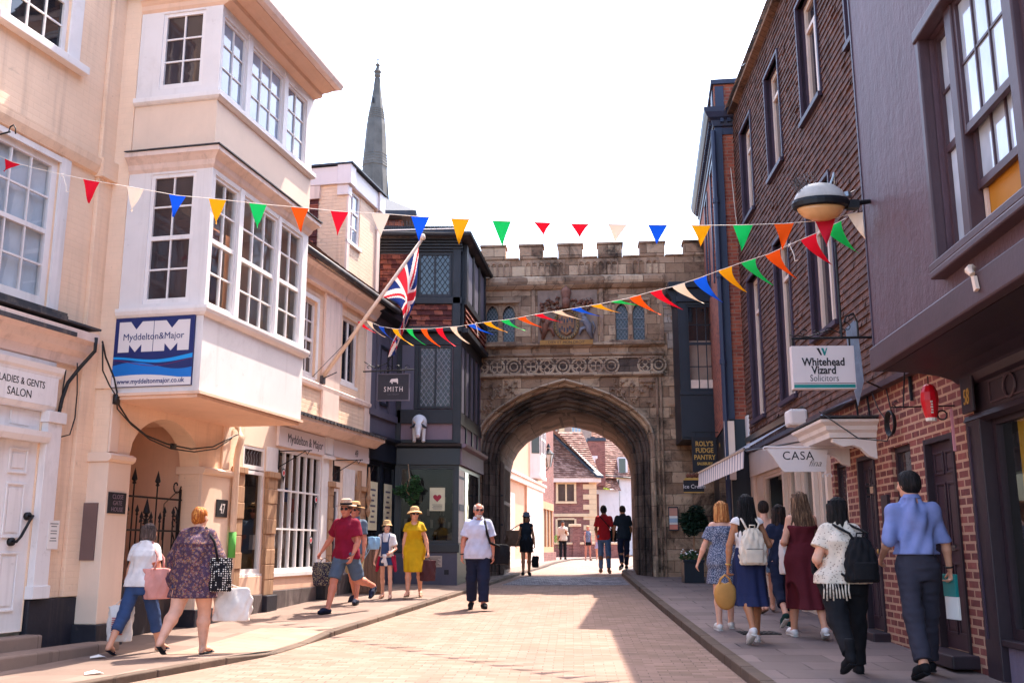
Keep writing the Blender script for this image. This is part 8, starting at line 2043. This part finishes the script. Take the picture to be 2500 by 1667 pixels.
whi = person('stout white bearded man in pale shirt, sunglasses and dark trousers walking down the road', -.58, 17.4, 3.22, 1.76, 'skin_red',
    {'l': (14, 3, -1), 'r': (-10, 12, 0, 18)}, {'l': ((.26, -.02, -1), (.06, .15, -1), 35), 'r': ((.3, .0, -1), (.1, .12, -1), 40)},
    dict(mat='c_lilac', sleeve=.78, hem=-.12, loose=.024, sw=.082, collar=True, neckdir=(0, .7, 1), name='shirt'), dict(kind='trousers', mat='c_navy', cut=1.93, width=.095, ankle=.085), ('shoe', 'c_black'), ('balding', 'hair_white'), None, True, 'hair_white', 1.2, 1.08, .01, (8, 0), limb=1.1, shoulder=1.0, res=.011)
bagw = person('woman in dark dress and grey bucket hat carrying two bags under the archway', .38, 26.9, 3.15, 1.60, 'skin_tan',
    {'l': (-8, 8, -1, 15), 'r': (12, 4, 0)}, {'l': ((.22, .0, -1), (.14, .1, -1), 70), 'r': ((.25, -.1, -1), (.3, .2, -.9), 50)},
    dict(mat='c_charcoal', sleeve=.12, hem=-.02, loose=.014, name='top'), dict(kind='skirt', mat='c_black', hem=.66, flare=(.185, .14), waist=.14), ('shoe', 'c_black'), ('long', 'hair_dark', .3, .09), ('bucket', 'c_grey_blue'), True, None, .98, 1.05, .0, (10, 0), female=True, bust=.02, res=.014)
cp1 = person('tall man in red t-shirt and jeans with crossbody bag seen from behind under the arch', 2.58, 28.4, -.12, 1.84, 'skin_brown',
    {'l': (8, 4, 1), 'r': (-8, 8, 2, 15)}, {'l': ((.2, .0, -1), (-.1, .6, -.6), 50), 'r': ((.25, .0, -1), (-.1, .5, -.7), 50)},
    dict(mat='c_red', sleeve=.75, hem=-.1, loose=.016, sw=.07, name='tshirt'), dict(kind='trousers', mat='c_denim_light', cut=1.93, width=.07, ankle=.055), ('shoe', 'c_tan_bag'), ('short', 'hair_black'), None, False, None, 1.0, 1.0, .0, (0, 0), res=.014)
cp2 = person('man in dark t-shirt and navy trousers seen from behind at right under the arch', 3.10, 28.2, .12, 1.76, 'skin_tan',
    {'l': (-16, 16, 4, 30), 'r': (16, 4, 2)}, {'l': ((.3, .0, -1), (.1, .1, -1), 40), 'r': ((.2, .1, -1), (.05, .4, -.9), 40)},
    dict(mat='c_charcoal', sleeve=.75, hem=-.1, loose=.016, sw=.07, name='tshirt'), dict(kind='trousers', mat='c_navy', cut=1.9, width=.075, ankle=.06), ('shoe', 'c_black', 'c_sole'), ('short', 'hair_dark'), None, False, None, 1.06, 1.0, .04, (0, -14), res=.014)
person('man in cream shirt and dark trousers raising a hand to his mouth beyond the gate', 2.30, 46, 3.2, 1.72, 'skin_tan',
    {'l': (-6, 6, 2), 'r': (10, 4, 2)}, {'l': ((.2, .3, -1), (-.5, .5, .8), 60), 'r': ((.2, .0, -1), (.05, .2, -1))},
    dict(mat='c_cream', sleeve=1.3, hem=-.1, loose=.024, collar=True), dict(kind='trousers', mat='c_black', cut=1.93, width=.08, ankle=.07), ('shoe', 'c_black'), ('short', 'hair_dark'), fat=1.12, res=.02)
person('girl in patterned vest and black shorts standing by the brick cottage beyond the gate', 3.55, 47.5, 3.3, 1.58, 'skin_red',
    {'l': (4, 4, 2), 'r': (-4, 4, 2)}, {'l': (DN, (.05, .3, -1)), 'r': (DN, (.05, .3, -1))},
    dict(mat='c_speckle', sleeve=0, hem=-.02, loose=.012, name='vest'), dict(kind='shorts', mat='c_black', cut=.4, width=.09), ('shoe', 'c_tan_bag'), ('bun', 'hair_blonde'), female=True, fat=.95, res=.02)
person('woman in pink summer clothes half hidden by the man in red beyond gate', 4.05, 47.5, 3.0, 1.55, 'skin_pale',
    {'l': (10, 4, 2), 'r': (-10, 8, 2)}, {'l': (DN, (.05, .3, -1)), 'r': (DN, (.05, .3, -1))},
    dict(mat='c_pink_bag', sleeve=.3, hem=.0, loose=.012, name='top'), dict(kind='skirt', mat='c_lavender', hem=.6, flare=(.2, .16)), ('sandal', 'c_tan_bag'), ('bob', 'hair_blonde', .12), female=True, res=.02)
# right pavement group, seen from behind
r1 = person('blonde bobbed woman in off the shoulder speckled blue dress seen from behind', 2.78, 13.4, -.05, 1.65, 'skin_pale',
    {'l': (-4, 8, 1), 'r': (16, 10, 0)}, {'l': ((.42, .1, -1), (.28, .35, -.8), 35), 'r': ((.2, .05, -1), (.05, .2, -1), 40)},
    dict(mat='c_speckle', sleeve=.72, hem=-.1, loose=.022, sw=.075, neck=-.085, neckdir=(0, .1, 1), name='bodice'), dict(kind='skirt', mat='c_speckle', hem=.60, flare=(.235, .18), waist=.2, loose=.03), ('shoe', 'c_sole', 'c_sole'), ('bob', 'hair_blonde', .17), fat=1.1, hip=1.05, female=True, res=.0105, lean=.02)
r2 = person('black haired woman with cream backpack, white top and navy wrap skirt seen from behind', 2.80, 12.05, -.03, 1.70, 'skin_tan',
    {'l': (-16, 26, -2, 45), 'r': (8, 6, -2)}, {'l': ((.35, -.12, -1), (.10, .0, -1), 75), 'r': ((.38, -.05, -.9), (-.25, .8, .45), 60)},
    dict(mat='c_white', sleeve=.1, hem=.02, loose=.014, name='top'), dict(kind='skirt', mat='c_navy_skirt', hem=.42, flare=(.21, .17), waist=.16, loose=.018), ('shoe', 'c_white', 'c_sole'), ('long', 'hair_black', .50, .12, .01), fat=.98, hip=1.04, female=True, res=.0095, lean=.03)
r3 = person('woman with short dark hair and bare shoulders partly hidden in the walking group', 3.92, 15.7, -.02, 1.68, 'skin_pale',
    {'l': (-12, 12, 1, 20), 'r': (14, 6, 1)}, {'l': ((.22, .0, -1), (.05, .2, -1)), 'r': (DN, (.05, .2, -1))},
    dict(mat='c_grey_blue', sleeve=0, hem=-.04, loose=.014, neck=-.14, neckdir=(0, -.3, 1), name='sundress_top'), dict(kind='skirt', mat='c_grey_blue', hem=.62, flare=(.22, .17), waist=.16), ('sandal', 'c_tan_bag'), ('short', 'hair_dark'), female=True, res=.012)
r4 = person('woman in navy top, cropped navy trousers and dark green trainers seen from behind', 3.60, 13.6, -.02, 1.62, 'skin_pale',
    {'l': (-20, 30, 1, 50), 'r': (16, 6, 1)}, {'l': ((.32, -.08, -1), (.08, .05, -1), 40), 'r': (DN, (.05, .2, -1))},
    dict(mat='c_navy', sleeve=.5, hem=-.1, loose=.016, sw=.066, name='top'), dict(kind='trousers', mat='c_navy', cut=1.62, width=.082, ankle=.078), ('shoe', 'c_green_shoe', 'c_sole'), ('bob', 'hair_dark', .2), fat=1.02, female=True, res=.0105, head=(14, 0))
r5 = person('woman with very long light brown hair in a bordeaux slip dress and white trainers', 3.56, 12.45, -.02, 1.74, 'skin_fair',
    {'l': (12, 4, 2), 'r': (-14, 16, 2, 25)}, {'l': ((.32, -.18, -.95), (-.1, .85, -.1), 50), 'r': ((.2, .05, -1), (-.1, .7, -.4), 50)},
    dict(mat='c_bordeaux', sleeve=0, hem=-.08, loose=.018, neck=-.13, neckdir=(0, -.2, 1), name='dress_top'), dict(kind='skirt', mat='c_bordeaux', hem=.34, flare=(.235, .18), waist=.18, loose=.024, slit=((-.20, -.12, .40), (.10, .14, .26))), ('shoe', 'c_white', 'c_sole'), ('long', 'hair_brown', .46, .135, .03), fat=1.1, hip=1.1, female=True, res=.0095, limb=1.08, head=(12, 0), bust=.02)
r6 = person('dark haired woman in cream crochet top and black trousers with a black backpack', 3.04, 9.40, .03, 1.60, 'skin_pale',
    {'l': (-26, 22, 4, 42), 'r': (12, 4, 4)}, {'l': ((.42, -.05, -1), (-.25, .85, -.15), 60), 'r': ((.3, .0, -1), (.0, .5, -.8), 50)},
    dict(mat='c_lace', sleeve=.62, hem=-.05, loose=.03, sw=.08, name='crochet_top', fold=1.3), dict(kind='trousers', mat='c_black', cut=1.95, width=.09, ankle=.07), ('boot', 'c_black'), ('bob', 'hair_black', .26), fat=1.22, hip=1.22, female=True, bust=.03, res=.0085, limb=1.2, head=(24, 0), lean=.03)
r7 = person('dark haired man in blue shirt with rolled sleeves and grey trousers seen from behind', 3.68, 9.26, -.04, 1.80, 'skin_fair',
    {'l': (-14, 12, 2, 28), 'r': (14, 4, 1)}, {'l': ((.28, -.15, -1), (.0, .75, -.5), 45), 'r': ((.30, -.06, -1), (.16, .22, -1), 75)},
    dict(mat='c_blue_shirt', sleeve=1.02, hem=.07, loose=.026, sw=.066, collar=True, name='shirt', fold=1.8, ripple=1.6), dict(kind='trousers', mat='c_grey_trouser', cut=1.95, width=.085, ankle=.075, loose=.014), ('shoe', 'c_black'), ('short', 'hair_black'), fat=1.0, hip=1.02, lean=.02, head=(28, 0), res=.0085, shoulder=1.05)

# ------------------------------------------------------------------ what they carry
def V3(a): return tuple(float(q) for q in a)
def softbag(name, label, cat, c, size, mat, yaw=0, handles=(), r=.006, flat=.55, taper=.85, extra=None, hm=None, seed=1, res=.012, top=1.0):
    """c = centre of the bag's base in the world; handles = world point lists"""
    w, d, h = size; T = thing(name, label, cat, V3(c), yaw)
    F = Field((-w*.7, -d*.8, -.04), (w*.7, d*.8, h + .06), res)
    n = 7; rows = [(h*i/n, 0, 0, w/2*((taper + (1-taper)*sin(pi*min(1, .15 + i/n*.8)))), d/2*(.75 + .3*sin(pi*min(1, .2 + i/n*.75)))*(1 - (1-flat)*max(0, (i/n - .5))*2*top)) for i in range(n+1)]
    F.stack(rows, .0, fold=lambda th, Z: (.006*np.sin(th*5 + Z*20 + seed) + .003*np.sin(th*11 - Z*31)).astype(np.float32)); F.ripple(.006, 40, seed)
    F.build('bag_body', M[mat], T)
    R_ = rotz(-yaw)
    for hp in handles:
        MB().tube([V3(R_ @ (np.array(p) - np.array(c))) for p in hp], r, 6).build('strap', M[hm or mat], T, smooth=True)
    return T
A_ = np.array
def hand(P, sd): return P['wr'+sd] + P['fd'+sd]*.075*P['s'] if False else P['wr'+sd] + rotz(P['yaw']) @ P['fd'+sd]*.095*P['s']
def loop(hp, c, w, h, yaw, up=.0):
    """handle from the two sides of a bag mouth up to the hand"""
    e = rotz(yaw) @ A_([w/2, 0, 0]); t = A_(c) + A_([0, 0, h])
    return [t - e, (t - e)*.5 + hp*.5 + A_([0, 0, .0]), hp + A_([0, 0, -.012]), (t + e)*.5 + hp*.5, t + e]
H_ = hand(old, 'l'); c = H_ + A_([-.03, -.02, -.50]); softbag('plastic_bag', 'white plastic carrier bag with red print hanging from the elderly woman\'s hand', 'carrier bag', c, (.30, .16, .40), 'c_plastic', -.2, [loop(H_, c, .14, .40, -.2)], flat=.3, taper=.95, seed=3)
tt = bpy.data.objects[[o.name for o in COL.objects if o.name.startswith('plastic_bag')][0]]
m = MB()
for k in range(9): m.box(-.05, .09, -.098, -.09, .08+.022*k, .09+.022*k)
m.build('printed_stripe', colour('print_red', '#b04a50'), tt)
sh = old['shr']; c = old['pel'] + rotz(-.22) @ A_([.23, -.02, -.17]); e = rotz(-.22) @ A_([.0, .10, 0])
softbag('shoulder_bag', 'pink slouchy shoulder bag on the elderly woman\'s right hip', 'handbag', c, (.30, .13, .34), 'c_pink_bag', -.22 + .5, [[c + A_([0, 0, .33]) - e, sh*.55 + c*.45 + A_([.03, -.05, .16]), sh + A_([-.02, -.03, .075]), sh*.55 + c*.45 + A_([.05, .09, .14]), c + A_([0, 0, .33]) + e]], r=.013, seed=2)
sh = red['shr']; c = red['pel'] + rotz(-.2) @ A_([.33, -.04, -.18]); e = rotz(-.2) @ A_([0, .08, 0])
softbag('spotted_bag', 'black shoulder bag with white polka dots on the ginger woman\'s right side', 'handbag', c, (.24, .15, .36), 'c_dots', .3, [[c + A_([0, 0, .34]) - e, sh*.55 + c*.45 + A_([.02, -.08, .2]), sh + A_([-.03, -.03, .085]), sh*.55 + c*.45 + A_([.02, .1, .2]), c + A_([0, 0, .34]) + e]], r=.014, seed=5, hm='c_black')
H_ = hand(red, 'r'); c = H_ + A_([.10, .02, -.42]); softbag('plastic_bag', 'big white plastic bag bulging beyond the polka dot bag of the ginger woman', 'carrier bag', c, (.42, .2, .36), 'c_plastic', .1, [loop(H_, c, .14, .36, .1)], flat=.4, seed=7, taper=.9)
MB().tube([V3(hand(red, 'l') + A_([.01, 0, -.02])), V3(hand(red, 'l') + A_([.05, .0, -.045]))], .0045, 6).build('cigarette', M['paper']); tag(bpy.data.objects['cigarette'], 'white cigarette held in the ginger woman\'s left hand', 'cigarette')
H_ = hand(mar, 'r'); c = H_ + A_([.02, -.02, -.44]); softbag('tote_bag', 'dark patterned shopping bag swinging from the hand of the man in maroon', 'bag', c, (.36, .18, .36), 'c_pattern', .25, [loop(H_, c, .16, .36, .25)], seed=4, taper=.95)
c = ht['pel'] + A_([.34, -.1, .0]); softbag('paper_bag', 'light blue bag held beside the man in the straw hat', 'bag', c, (.2, .1, .22), 'c_skyblue', .3, [loop(hand(ht, 'l'), c, .1, .2, .3)], seed=9)
H_ = hand(yel, 'l'); c = H_ + A_([.02, 0, -.44]); softbag('tote_bag', 'dark brown shopping bag held by the woman in the yellow dress', 'bag', c, (.27, .12, .38), 'c_brown_bag', .1, [loop(H_, c, .12, .38, .1)], seed=6, taper=.97)
# dungaree bib, straps and cardigan of the girl are clothing: children of her thing
T_ = girl['T']; s_ = girl['s']; iv = lambda p: V3(rotz(-girl['yaw']) @ (A_(p) - A_(T_.location)))
def on(P, l): return V3(A_(l)*P['s'])
pz = (girl['pel'][2] - T_.location.z)/s_
m = MB(); 
m.hexa([on(girl, q) for q in ((-.10, .118, pz+.02), (.10, .118, pz+.02), (.10, .132, pz+.02), (-.10, .132, pz+.02), (-.085, .138, pz+.34), (.085, .138, pz+.34), (.085, .152, pz+.34), (-.085, .152, pz+.34))])
m.build('dungaree_bib', M['c_denim'], T_, bevel=.004)
m = MB()
for sg in (-1, 1): m.tube([on(girl, q) for q in ((sg*.07, .148, pz+.33), (sg*.085, .12, pz+.45), (sg*.085, .06, pz+.525), (sg*.08, -.03, pz+.54), (sg*.06, -.11, pz+.42))], .014*s_, 6)
m.build('dungaree_strap', M['c_denim'], T_, smooth=True)
F = Field((-.32, -.22, pz-.28), (.32, .24, pz+.16), .012)
for k in range(24):
    a = 2*pi*k/24; b = 2*pi*(k+1)/24; F.cone((.155*cos(a), .125*sin(a), pz+.03+.02*sin(a)), (.155*cos(b), .125*sin(b), pz+.03+.02*sin(b)), .022, .022, .01)
F.build('cardigan', M['c_white'], T_).scale = (s_,)*3
F = Field((-.36, -.24, pz-.36), (.36, .26, pz+.12), .012)
for sg in (-1, 1): F.cone((sg*.15, -.04, pz), (sg*.22, .0, pz-.3), .06, .035, .03, ((0, 1, 0), .8)); F.cone((sg*.15, .05, pz), (sg*.2, .06, pz-.2), .03, .03, .02)
F.ripple(.008, 50, 3); F.build('cardigan_body', M['c_cardigan'], T_).scale = (s_,)*3
F = Field((-.12, .06, pz-.25), (.12, .26, pz+.12), .01); F.ball((0, .15, pz+.02), (.05, .03, .04), .01); F.cone((0, .155, pz), (-.03, .16, pz-.16), .03, .045, .02, ((0, 1, 0), 1.6)); F.cone((0, .155, pz), (.05, .16, pz-.1), .03, .035, .02, ((0, 1, 0), 1.6)); F.ripple(.006, 60, 3); F.build('cardigan_sleeve', M['c_white'], T_).scale = (s_,)*3
# shoulder bag of the bearded man
sh = whi['shl']; c = whi['pel'] + A_([.36, .16, -.22]); softbag('messenger_bag', 'black messenger bag on a broad strap behind the bearded man\'s arm', 'bag', c, (.36, .16, .34), 'c_black', .2, [[c + A_([-.1, 0, .33]), sh + A_([.03, .12, -.25]), sh + A_([-.06, .07, .06]), sh + A_([-.06, -.02, .085]), sh + A_([-.045, -.11, .02]), sh + A_([-.02, -.165, -.12]), sh + A_([.04, -.15, -.32]), c + A_([.0, -.1, .3])]], r=.022, seed=8)
sh = bagw['shr']; c = bagw['pel'] + A_([-.30, .05, -.12]); softbag('tote_bag', 'large brown shoulder tote of the woman in the grey bucket hat', 'bag', c, (.5, .18, .42), 'c_tan_bag', .2, [loop(sh + A_([.0, 0, .07]), c, .24, .42, .2)], seed=12, r=.012, taper=.95, res=.016)
H_ = hand(bagw, 'l'); c = H_ + A_([.03, 0, -.52]); softbag('hand_bag', 'black bag dangling on long handles from the hand of the woman under the arch', 'bag', c, (.2, .12, .3), 'c_black', .4, [loop(H_, c, .1, .3, .4)], seed=13, res=.016)
c = cp1['pel'] + A_([.22, .0, -.16]); sh = cp1['shl']; softbag('crossbody_bag', 'black crossbody bag on the hip of the man in red', 'bag', c, (.3, .14, .32), 'c_black', .3, [[c + A_([0, -.08, .3]), cp1['nb']*.5 + c*.5 + A_([-.03, -.21, .1]), sh + A_([.05, -.06, .07]), sh + A_([.05, .05, .05])]], seed=14, r=.014, res=.016)
# straw basket
H_ = hand(r2, 'l'); c = H_ + A_([-.04, -.02, -.40]); T_ = thing('straw_basket', 'round golden straw handbag held by the woman with the cream backpack', 'handbag', V3(c), 0)
F = Field((-.2, -.12, -.03), (.2, .12, .38), .01); F.ball((0, 0, .165), (.135, .075, .17), 0); F.ball((0, 0, .38), (.07, .1, .09), 0, sub=True); F.build('basket', M['c_wicker'], T_)
m = MB()
for yy in (-.03, .03): m.tube([(-.07, yy, .29), (-.05, yy, .35), (0, yy*.5, .395), (.05, yy, .35), (.07, yy, .29)], .009, 6)
m.build('handle', M['c_wicker'], T_, smooth=True)
def backpack(P, label, mat, w, d, h, dz, dy, hm, dx=0):
    yaw = P['yaw']; c = P['nb'] + rotz(yaw) @ A_([dx, -dy, 0]) + A_([0, 0, dz]); T = thing('backpack', label, 'backpack', V3(c), yaw)
    F = Field((-w*.75, -d*1.2, -h*.15), (w*.75, d*.9, h*1.2), .009)
    F.stack([(0, 0, 0, w*.44, d*.42), (h*.06, 0, 0, w*.5, d*.5), (h*.4, 0, -.0, w*.49, d*.52), (h*.7, 0, .01, w*.41, d*.42), (h*.9, 0, .015, w*.3, d*.3), (h, 0, .02, w*.18, d*.2)], .03, fold=lambda th, Z: (.006*np.sin(th*6 + Z*30) + .004*np.sin(th*11 - 25*Z)).astype(np.float32))
    F.ripple(.006, 45, 3); F.build('bag_body', M[mat], T)
    F = Field((-w*.5, -d*1.1, -.02), (w*.5, .0, h*.6), .009); F.stack([(h*.05, 0, -d*.42, w*.33, d*.2), (h*.3, 0, -d*.45, w*.34, d*.2), (h*.42, 0, -d*.42, w*.33, d*.16)], .02); F.build('front_pocket', M[mat], T)
    MB().tube([(-w*.3, -d*.61, h*.43), (0, -d*.66, h*.435), (w*.3, -d*.61, h*.43)], .004, 5).build('zip', M['ink'], T)
    MB().tube([(-.03, 0.01, h*.95), (-.03, -.01, h*1.08), (.03, -.01, h*1.08), (.03, .01, h*.95)], .009, 6).build('grab_handle', M[hm], T, smooth=True)
    for sd, sg in (('l', -1), ('r', 1)):
        sh = rotz(-yaw) @ (P['sh'+sd] - c); k = P['s']
        m = MB(); m.tube([(sg*.05, .01, h*.92), (sg*.085, .02, sh[2] - .02), (sh[0] - sg*.05, sh[1] - .05, sh[2] + .062), (sh[0] - sg*.05, sh[1] + .06, sh[2] + .03), (sh[0] - sg*.045, sh[1] + .10, sh[2] - .12), (sh[0] - sg*.0, sh[1] + .05, sh[2] - .30), (sg*w*.46, .02, h*.12)], .013, 6); m.build('shoulder_strap', M[hm], T, smooth=True)
    return T
backpack(r2, 'cream canvas backpack with front pocket on the black haired woman\'s back', 'c_pack', .31, .15, .42, -.56, .215, 'c_pack', .015)
backpack(r6, 'black backpack with front pocket on the back of the woman in crochet top', 'c_black', .30, .17, .40, -.52, .235, 'c_black', .10)
T_ = r6['T']; m = MB(); pz = (r6['pel'][2] - T_.location.z)
for k in range(9): m.tube([(-.24+.028*k, -.17 - .02*sin(k), pz-.04), (-.245+.028*k, -.19, pz-.10), (-.25+.03*k, -.185, pz-.17-.02*(k % 2))], .008, 5)
m.build('fringe', M['c_lace'], T_, smooth=True)
sh = r5['shl']; c = r5['pel'] + A_([-.20, .12, -.2]); softbag('tote_bag', 'flat white cotton tote hanging at the left side of the long haired woman', 'bag', c, (.1, .3, .42), 'c_white', 0, [[c + A_([0, -.06, .4]), sh*.5 + c*.5 + A_([-.05, -.05, .2]), sh + A_([.0, -.02, .06]), c + A_([0, .1, .4])]], seed=17, r=.01)
H_ = hand(r6, 'l'); T_ = thing('phone_pouch', 'dark phone pouch held in front by the woman in crochet top', 'pouch', V3(H_ + A_([.01, .03, -.06])), .4); MB().box(-.05, .05, -.02, .02, -.03, .12).build('pouch', M['c_black'], T_, bevel=.01); MB().tube([(-.05, 0, -.03), (.03, -.02, -.06), (.09, .0, -.09)], .006, 5).build('wrist_strap', M['c_black'], T_)
H_ = hand(r7, 'r'); T_ = thing('paper_folder', 'teal and white folded papers carried in the blue shirted man\'s right hand', 'folder', V3(H_ + A_([.0, .02, -.27])), .15); MB().box(-.012, .012, -.10, .10, -.08, .12).build('papers', M['paper'], T_, bevel=.003); MB().box(-.014, .014, -.09, .11, .12, .32).build('teal_cover', M['teal'], T_, bevel=.003)
def wrist(P, sd, mat, r=.031):
    q = P['wr'+sd]; d = rotz(P['yaw']) @ P['fd'+sd]; a = U(np.cross(d, A_([.3, .5, .8]))); b = np.cross(d, a); o = A_(P['T'].location); Rr = rotz(-P['yaw']); q = q - d*.02
    MB().tube([V3(Rr @ (q + (a*cos(t) + b*sin(t))*r*P['s'] - o)) for t in [2*pi*k/12 for k in range(12)]], .009, 6, closed=True).build('watch', M[mat], P['T'], smooth=True)
wrist(r7, 'r', 'ink'); wrist(mar, 'l', 'steel'); wrist(whi, 'r', 'ink'); wrist(old, 'l', 'ink'); wrist(r2, 'l', 'gold')
# black and white cow statue on the ledge of the black shop
T_ = thing('cow_statue', 'white cow statue with black ears lowering its head on the black shop ledge', 'statue', (-2.06, 22.0, 3.68))
F = Field((-.3, -.35, -.05), (.3, .6, .8), .012)
F.cone((0, .4, .42), (0, .05, .45), .15, .165, .05); F.cone((0, .05, .42), (0, -.14, .34), .13, .085, .06)
F.cone((0, -.15, .32), (0, -.25, .12), .08, .048, .04); F.ball((0, -.25, .10), (.052, .05, .04), .02)
for sg in (-1, 1): F.cone((sg*.10, .02, .36), (sg*.10, 0, .02), .055, .036, .04); F.cone((sg*.10, .42, .36), (sg*.10, .44, .02), .06, .036, .04); F.ball((sg*.1, -.01, .02), (.042, .05, .03), .01)
F.build('body', plain('cow_white', '#d5d0d2', .4, .1, 6, .1, 30), T_)
for sg in (-1, 1):
    F = Field((-.32, -.4, .1), (.32, .1, .5), .01); F.cone((sg*.06, -.15, .36), (sg*.16, -.17, .30), .045, .03, .03, ((0, 0, 1), 1.3)); F.build('ear', M['ink'], T_)
    MB().tube([(sg*.05, -.14, .39), (sg*.11, -.19, .43), (sg*.10, -.23, .46)], [.018, .014, .004], 6).build('horn', M['canopy'], T_, smooth=True)
MB().lathe([(0, -.005), (.035, 0), (.03, .02), (0, .022)], (0, -.292, .10), 10, sy=.3).build('muzzle', colour('muzzle', '#c98f80'), T_)
# ------------------------------------------------------------------ one mesh per separate piece
KEEP = {'leading', 'foliage', 'lettering', 'printed_line', 'inscription', 'flower', 'quartering', 'garter_lettering', 'frieze', 'spandrel_carving', 'mantling', 'parapet_panel', 'stone_block', 'glazing_bar', 'crown', 'road', 'pavement', 'kerb', 'pavement_ramp', 'cobbled_threshold', 'ground', 'hair', 'hair_strand', 'flag', 'print', 'crochet', 'quoin'}
def split_pieces(o, tol=.03):
    me = o.data; n = len(me.vertices)
    if n > 30000 or n == 0: return
    par = list(range(n))
    def find(a):
        while par[a] != a: par[a] = par[par[a]]; a = par[a]
        return a
    for p in me.polygons:
        v = p.vertices; a = find(v[0])
        for b in v[1:]: par[find(b)] = a
    co = np.empty(n*3); me.vertices.foreach_get('co', co); co = co.reshape(-1, 3)
    root = np.array([find(i) for i in range(n)]); ids, inv = np.unique(root, return_inverse=True); k = len(ids)
    if k < 2 or k > 900: return
    lo = np.full((k, 3), 1e9); hi = np.full((k, 3), -1e9)
    np.minimum.at(lo, inv, co); np.maximum.at(hi, inv, co)
    cl = list(range(k))
    def f2(a):
        while cl[a] != a: cl[a] = cl[cl[a]]; a = cl[a]
        return a
    for i in range(k):
        t = np.all((lo[i] - tol <= hi) & (hi[i] + tol >= lo), axis=1)
        for j in np.nonzero(t)[0]:
            if j != i: cl[f2(j)] = f2(i)
    grp = np.array([f2(i) for i in range(k)]); gs = np.unique(grp)
    if len(gs) < 2 or len(gs) > 90: return
    vg = grp[inv]; base = o.name.split('.')[0]
    polys = [tuple(p.vertices) for p in me.polygons]; mis = [p.material_index for p in me.polygons]; sm = [p.use_smooth for p in me.polygons]
    for gi, g in enumerate(gs):
        sel = np.nonzero(vg == g)[0]; mp = {int(a): b for b, a in enumerate(sel)}
        nm = bpy.data.meshes.new(base); fs = [i for i, p in enumerate(polys) if vg[p[0]] == g]
        nm.from_pydata([tuple(co[a]) for a in sel], [], [tuple(mp[q] for q in polys[i]) for i in fs])
        for m_ in me.materials: nm.materials.append(m_)
        nm.polygons.foreach_set('material_index', [mis[i] for i in fs]); nm.polygons.foreach_set('use_smooth', [sm[i] for i in fs]); nm.update()
        if gi == 0: o.data = nm
        else:
            c = o.copy(); c.data = nm; c.name = base; COL.objects.link(c)
for o in list(COL.objects):
    if o.type == 'MESH' and o.parent and o.name.split('.')[0] not in KEEP: split_pieces(o)
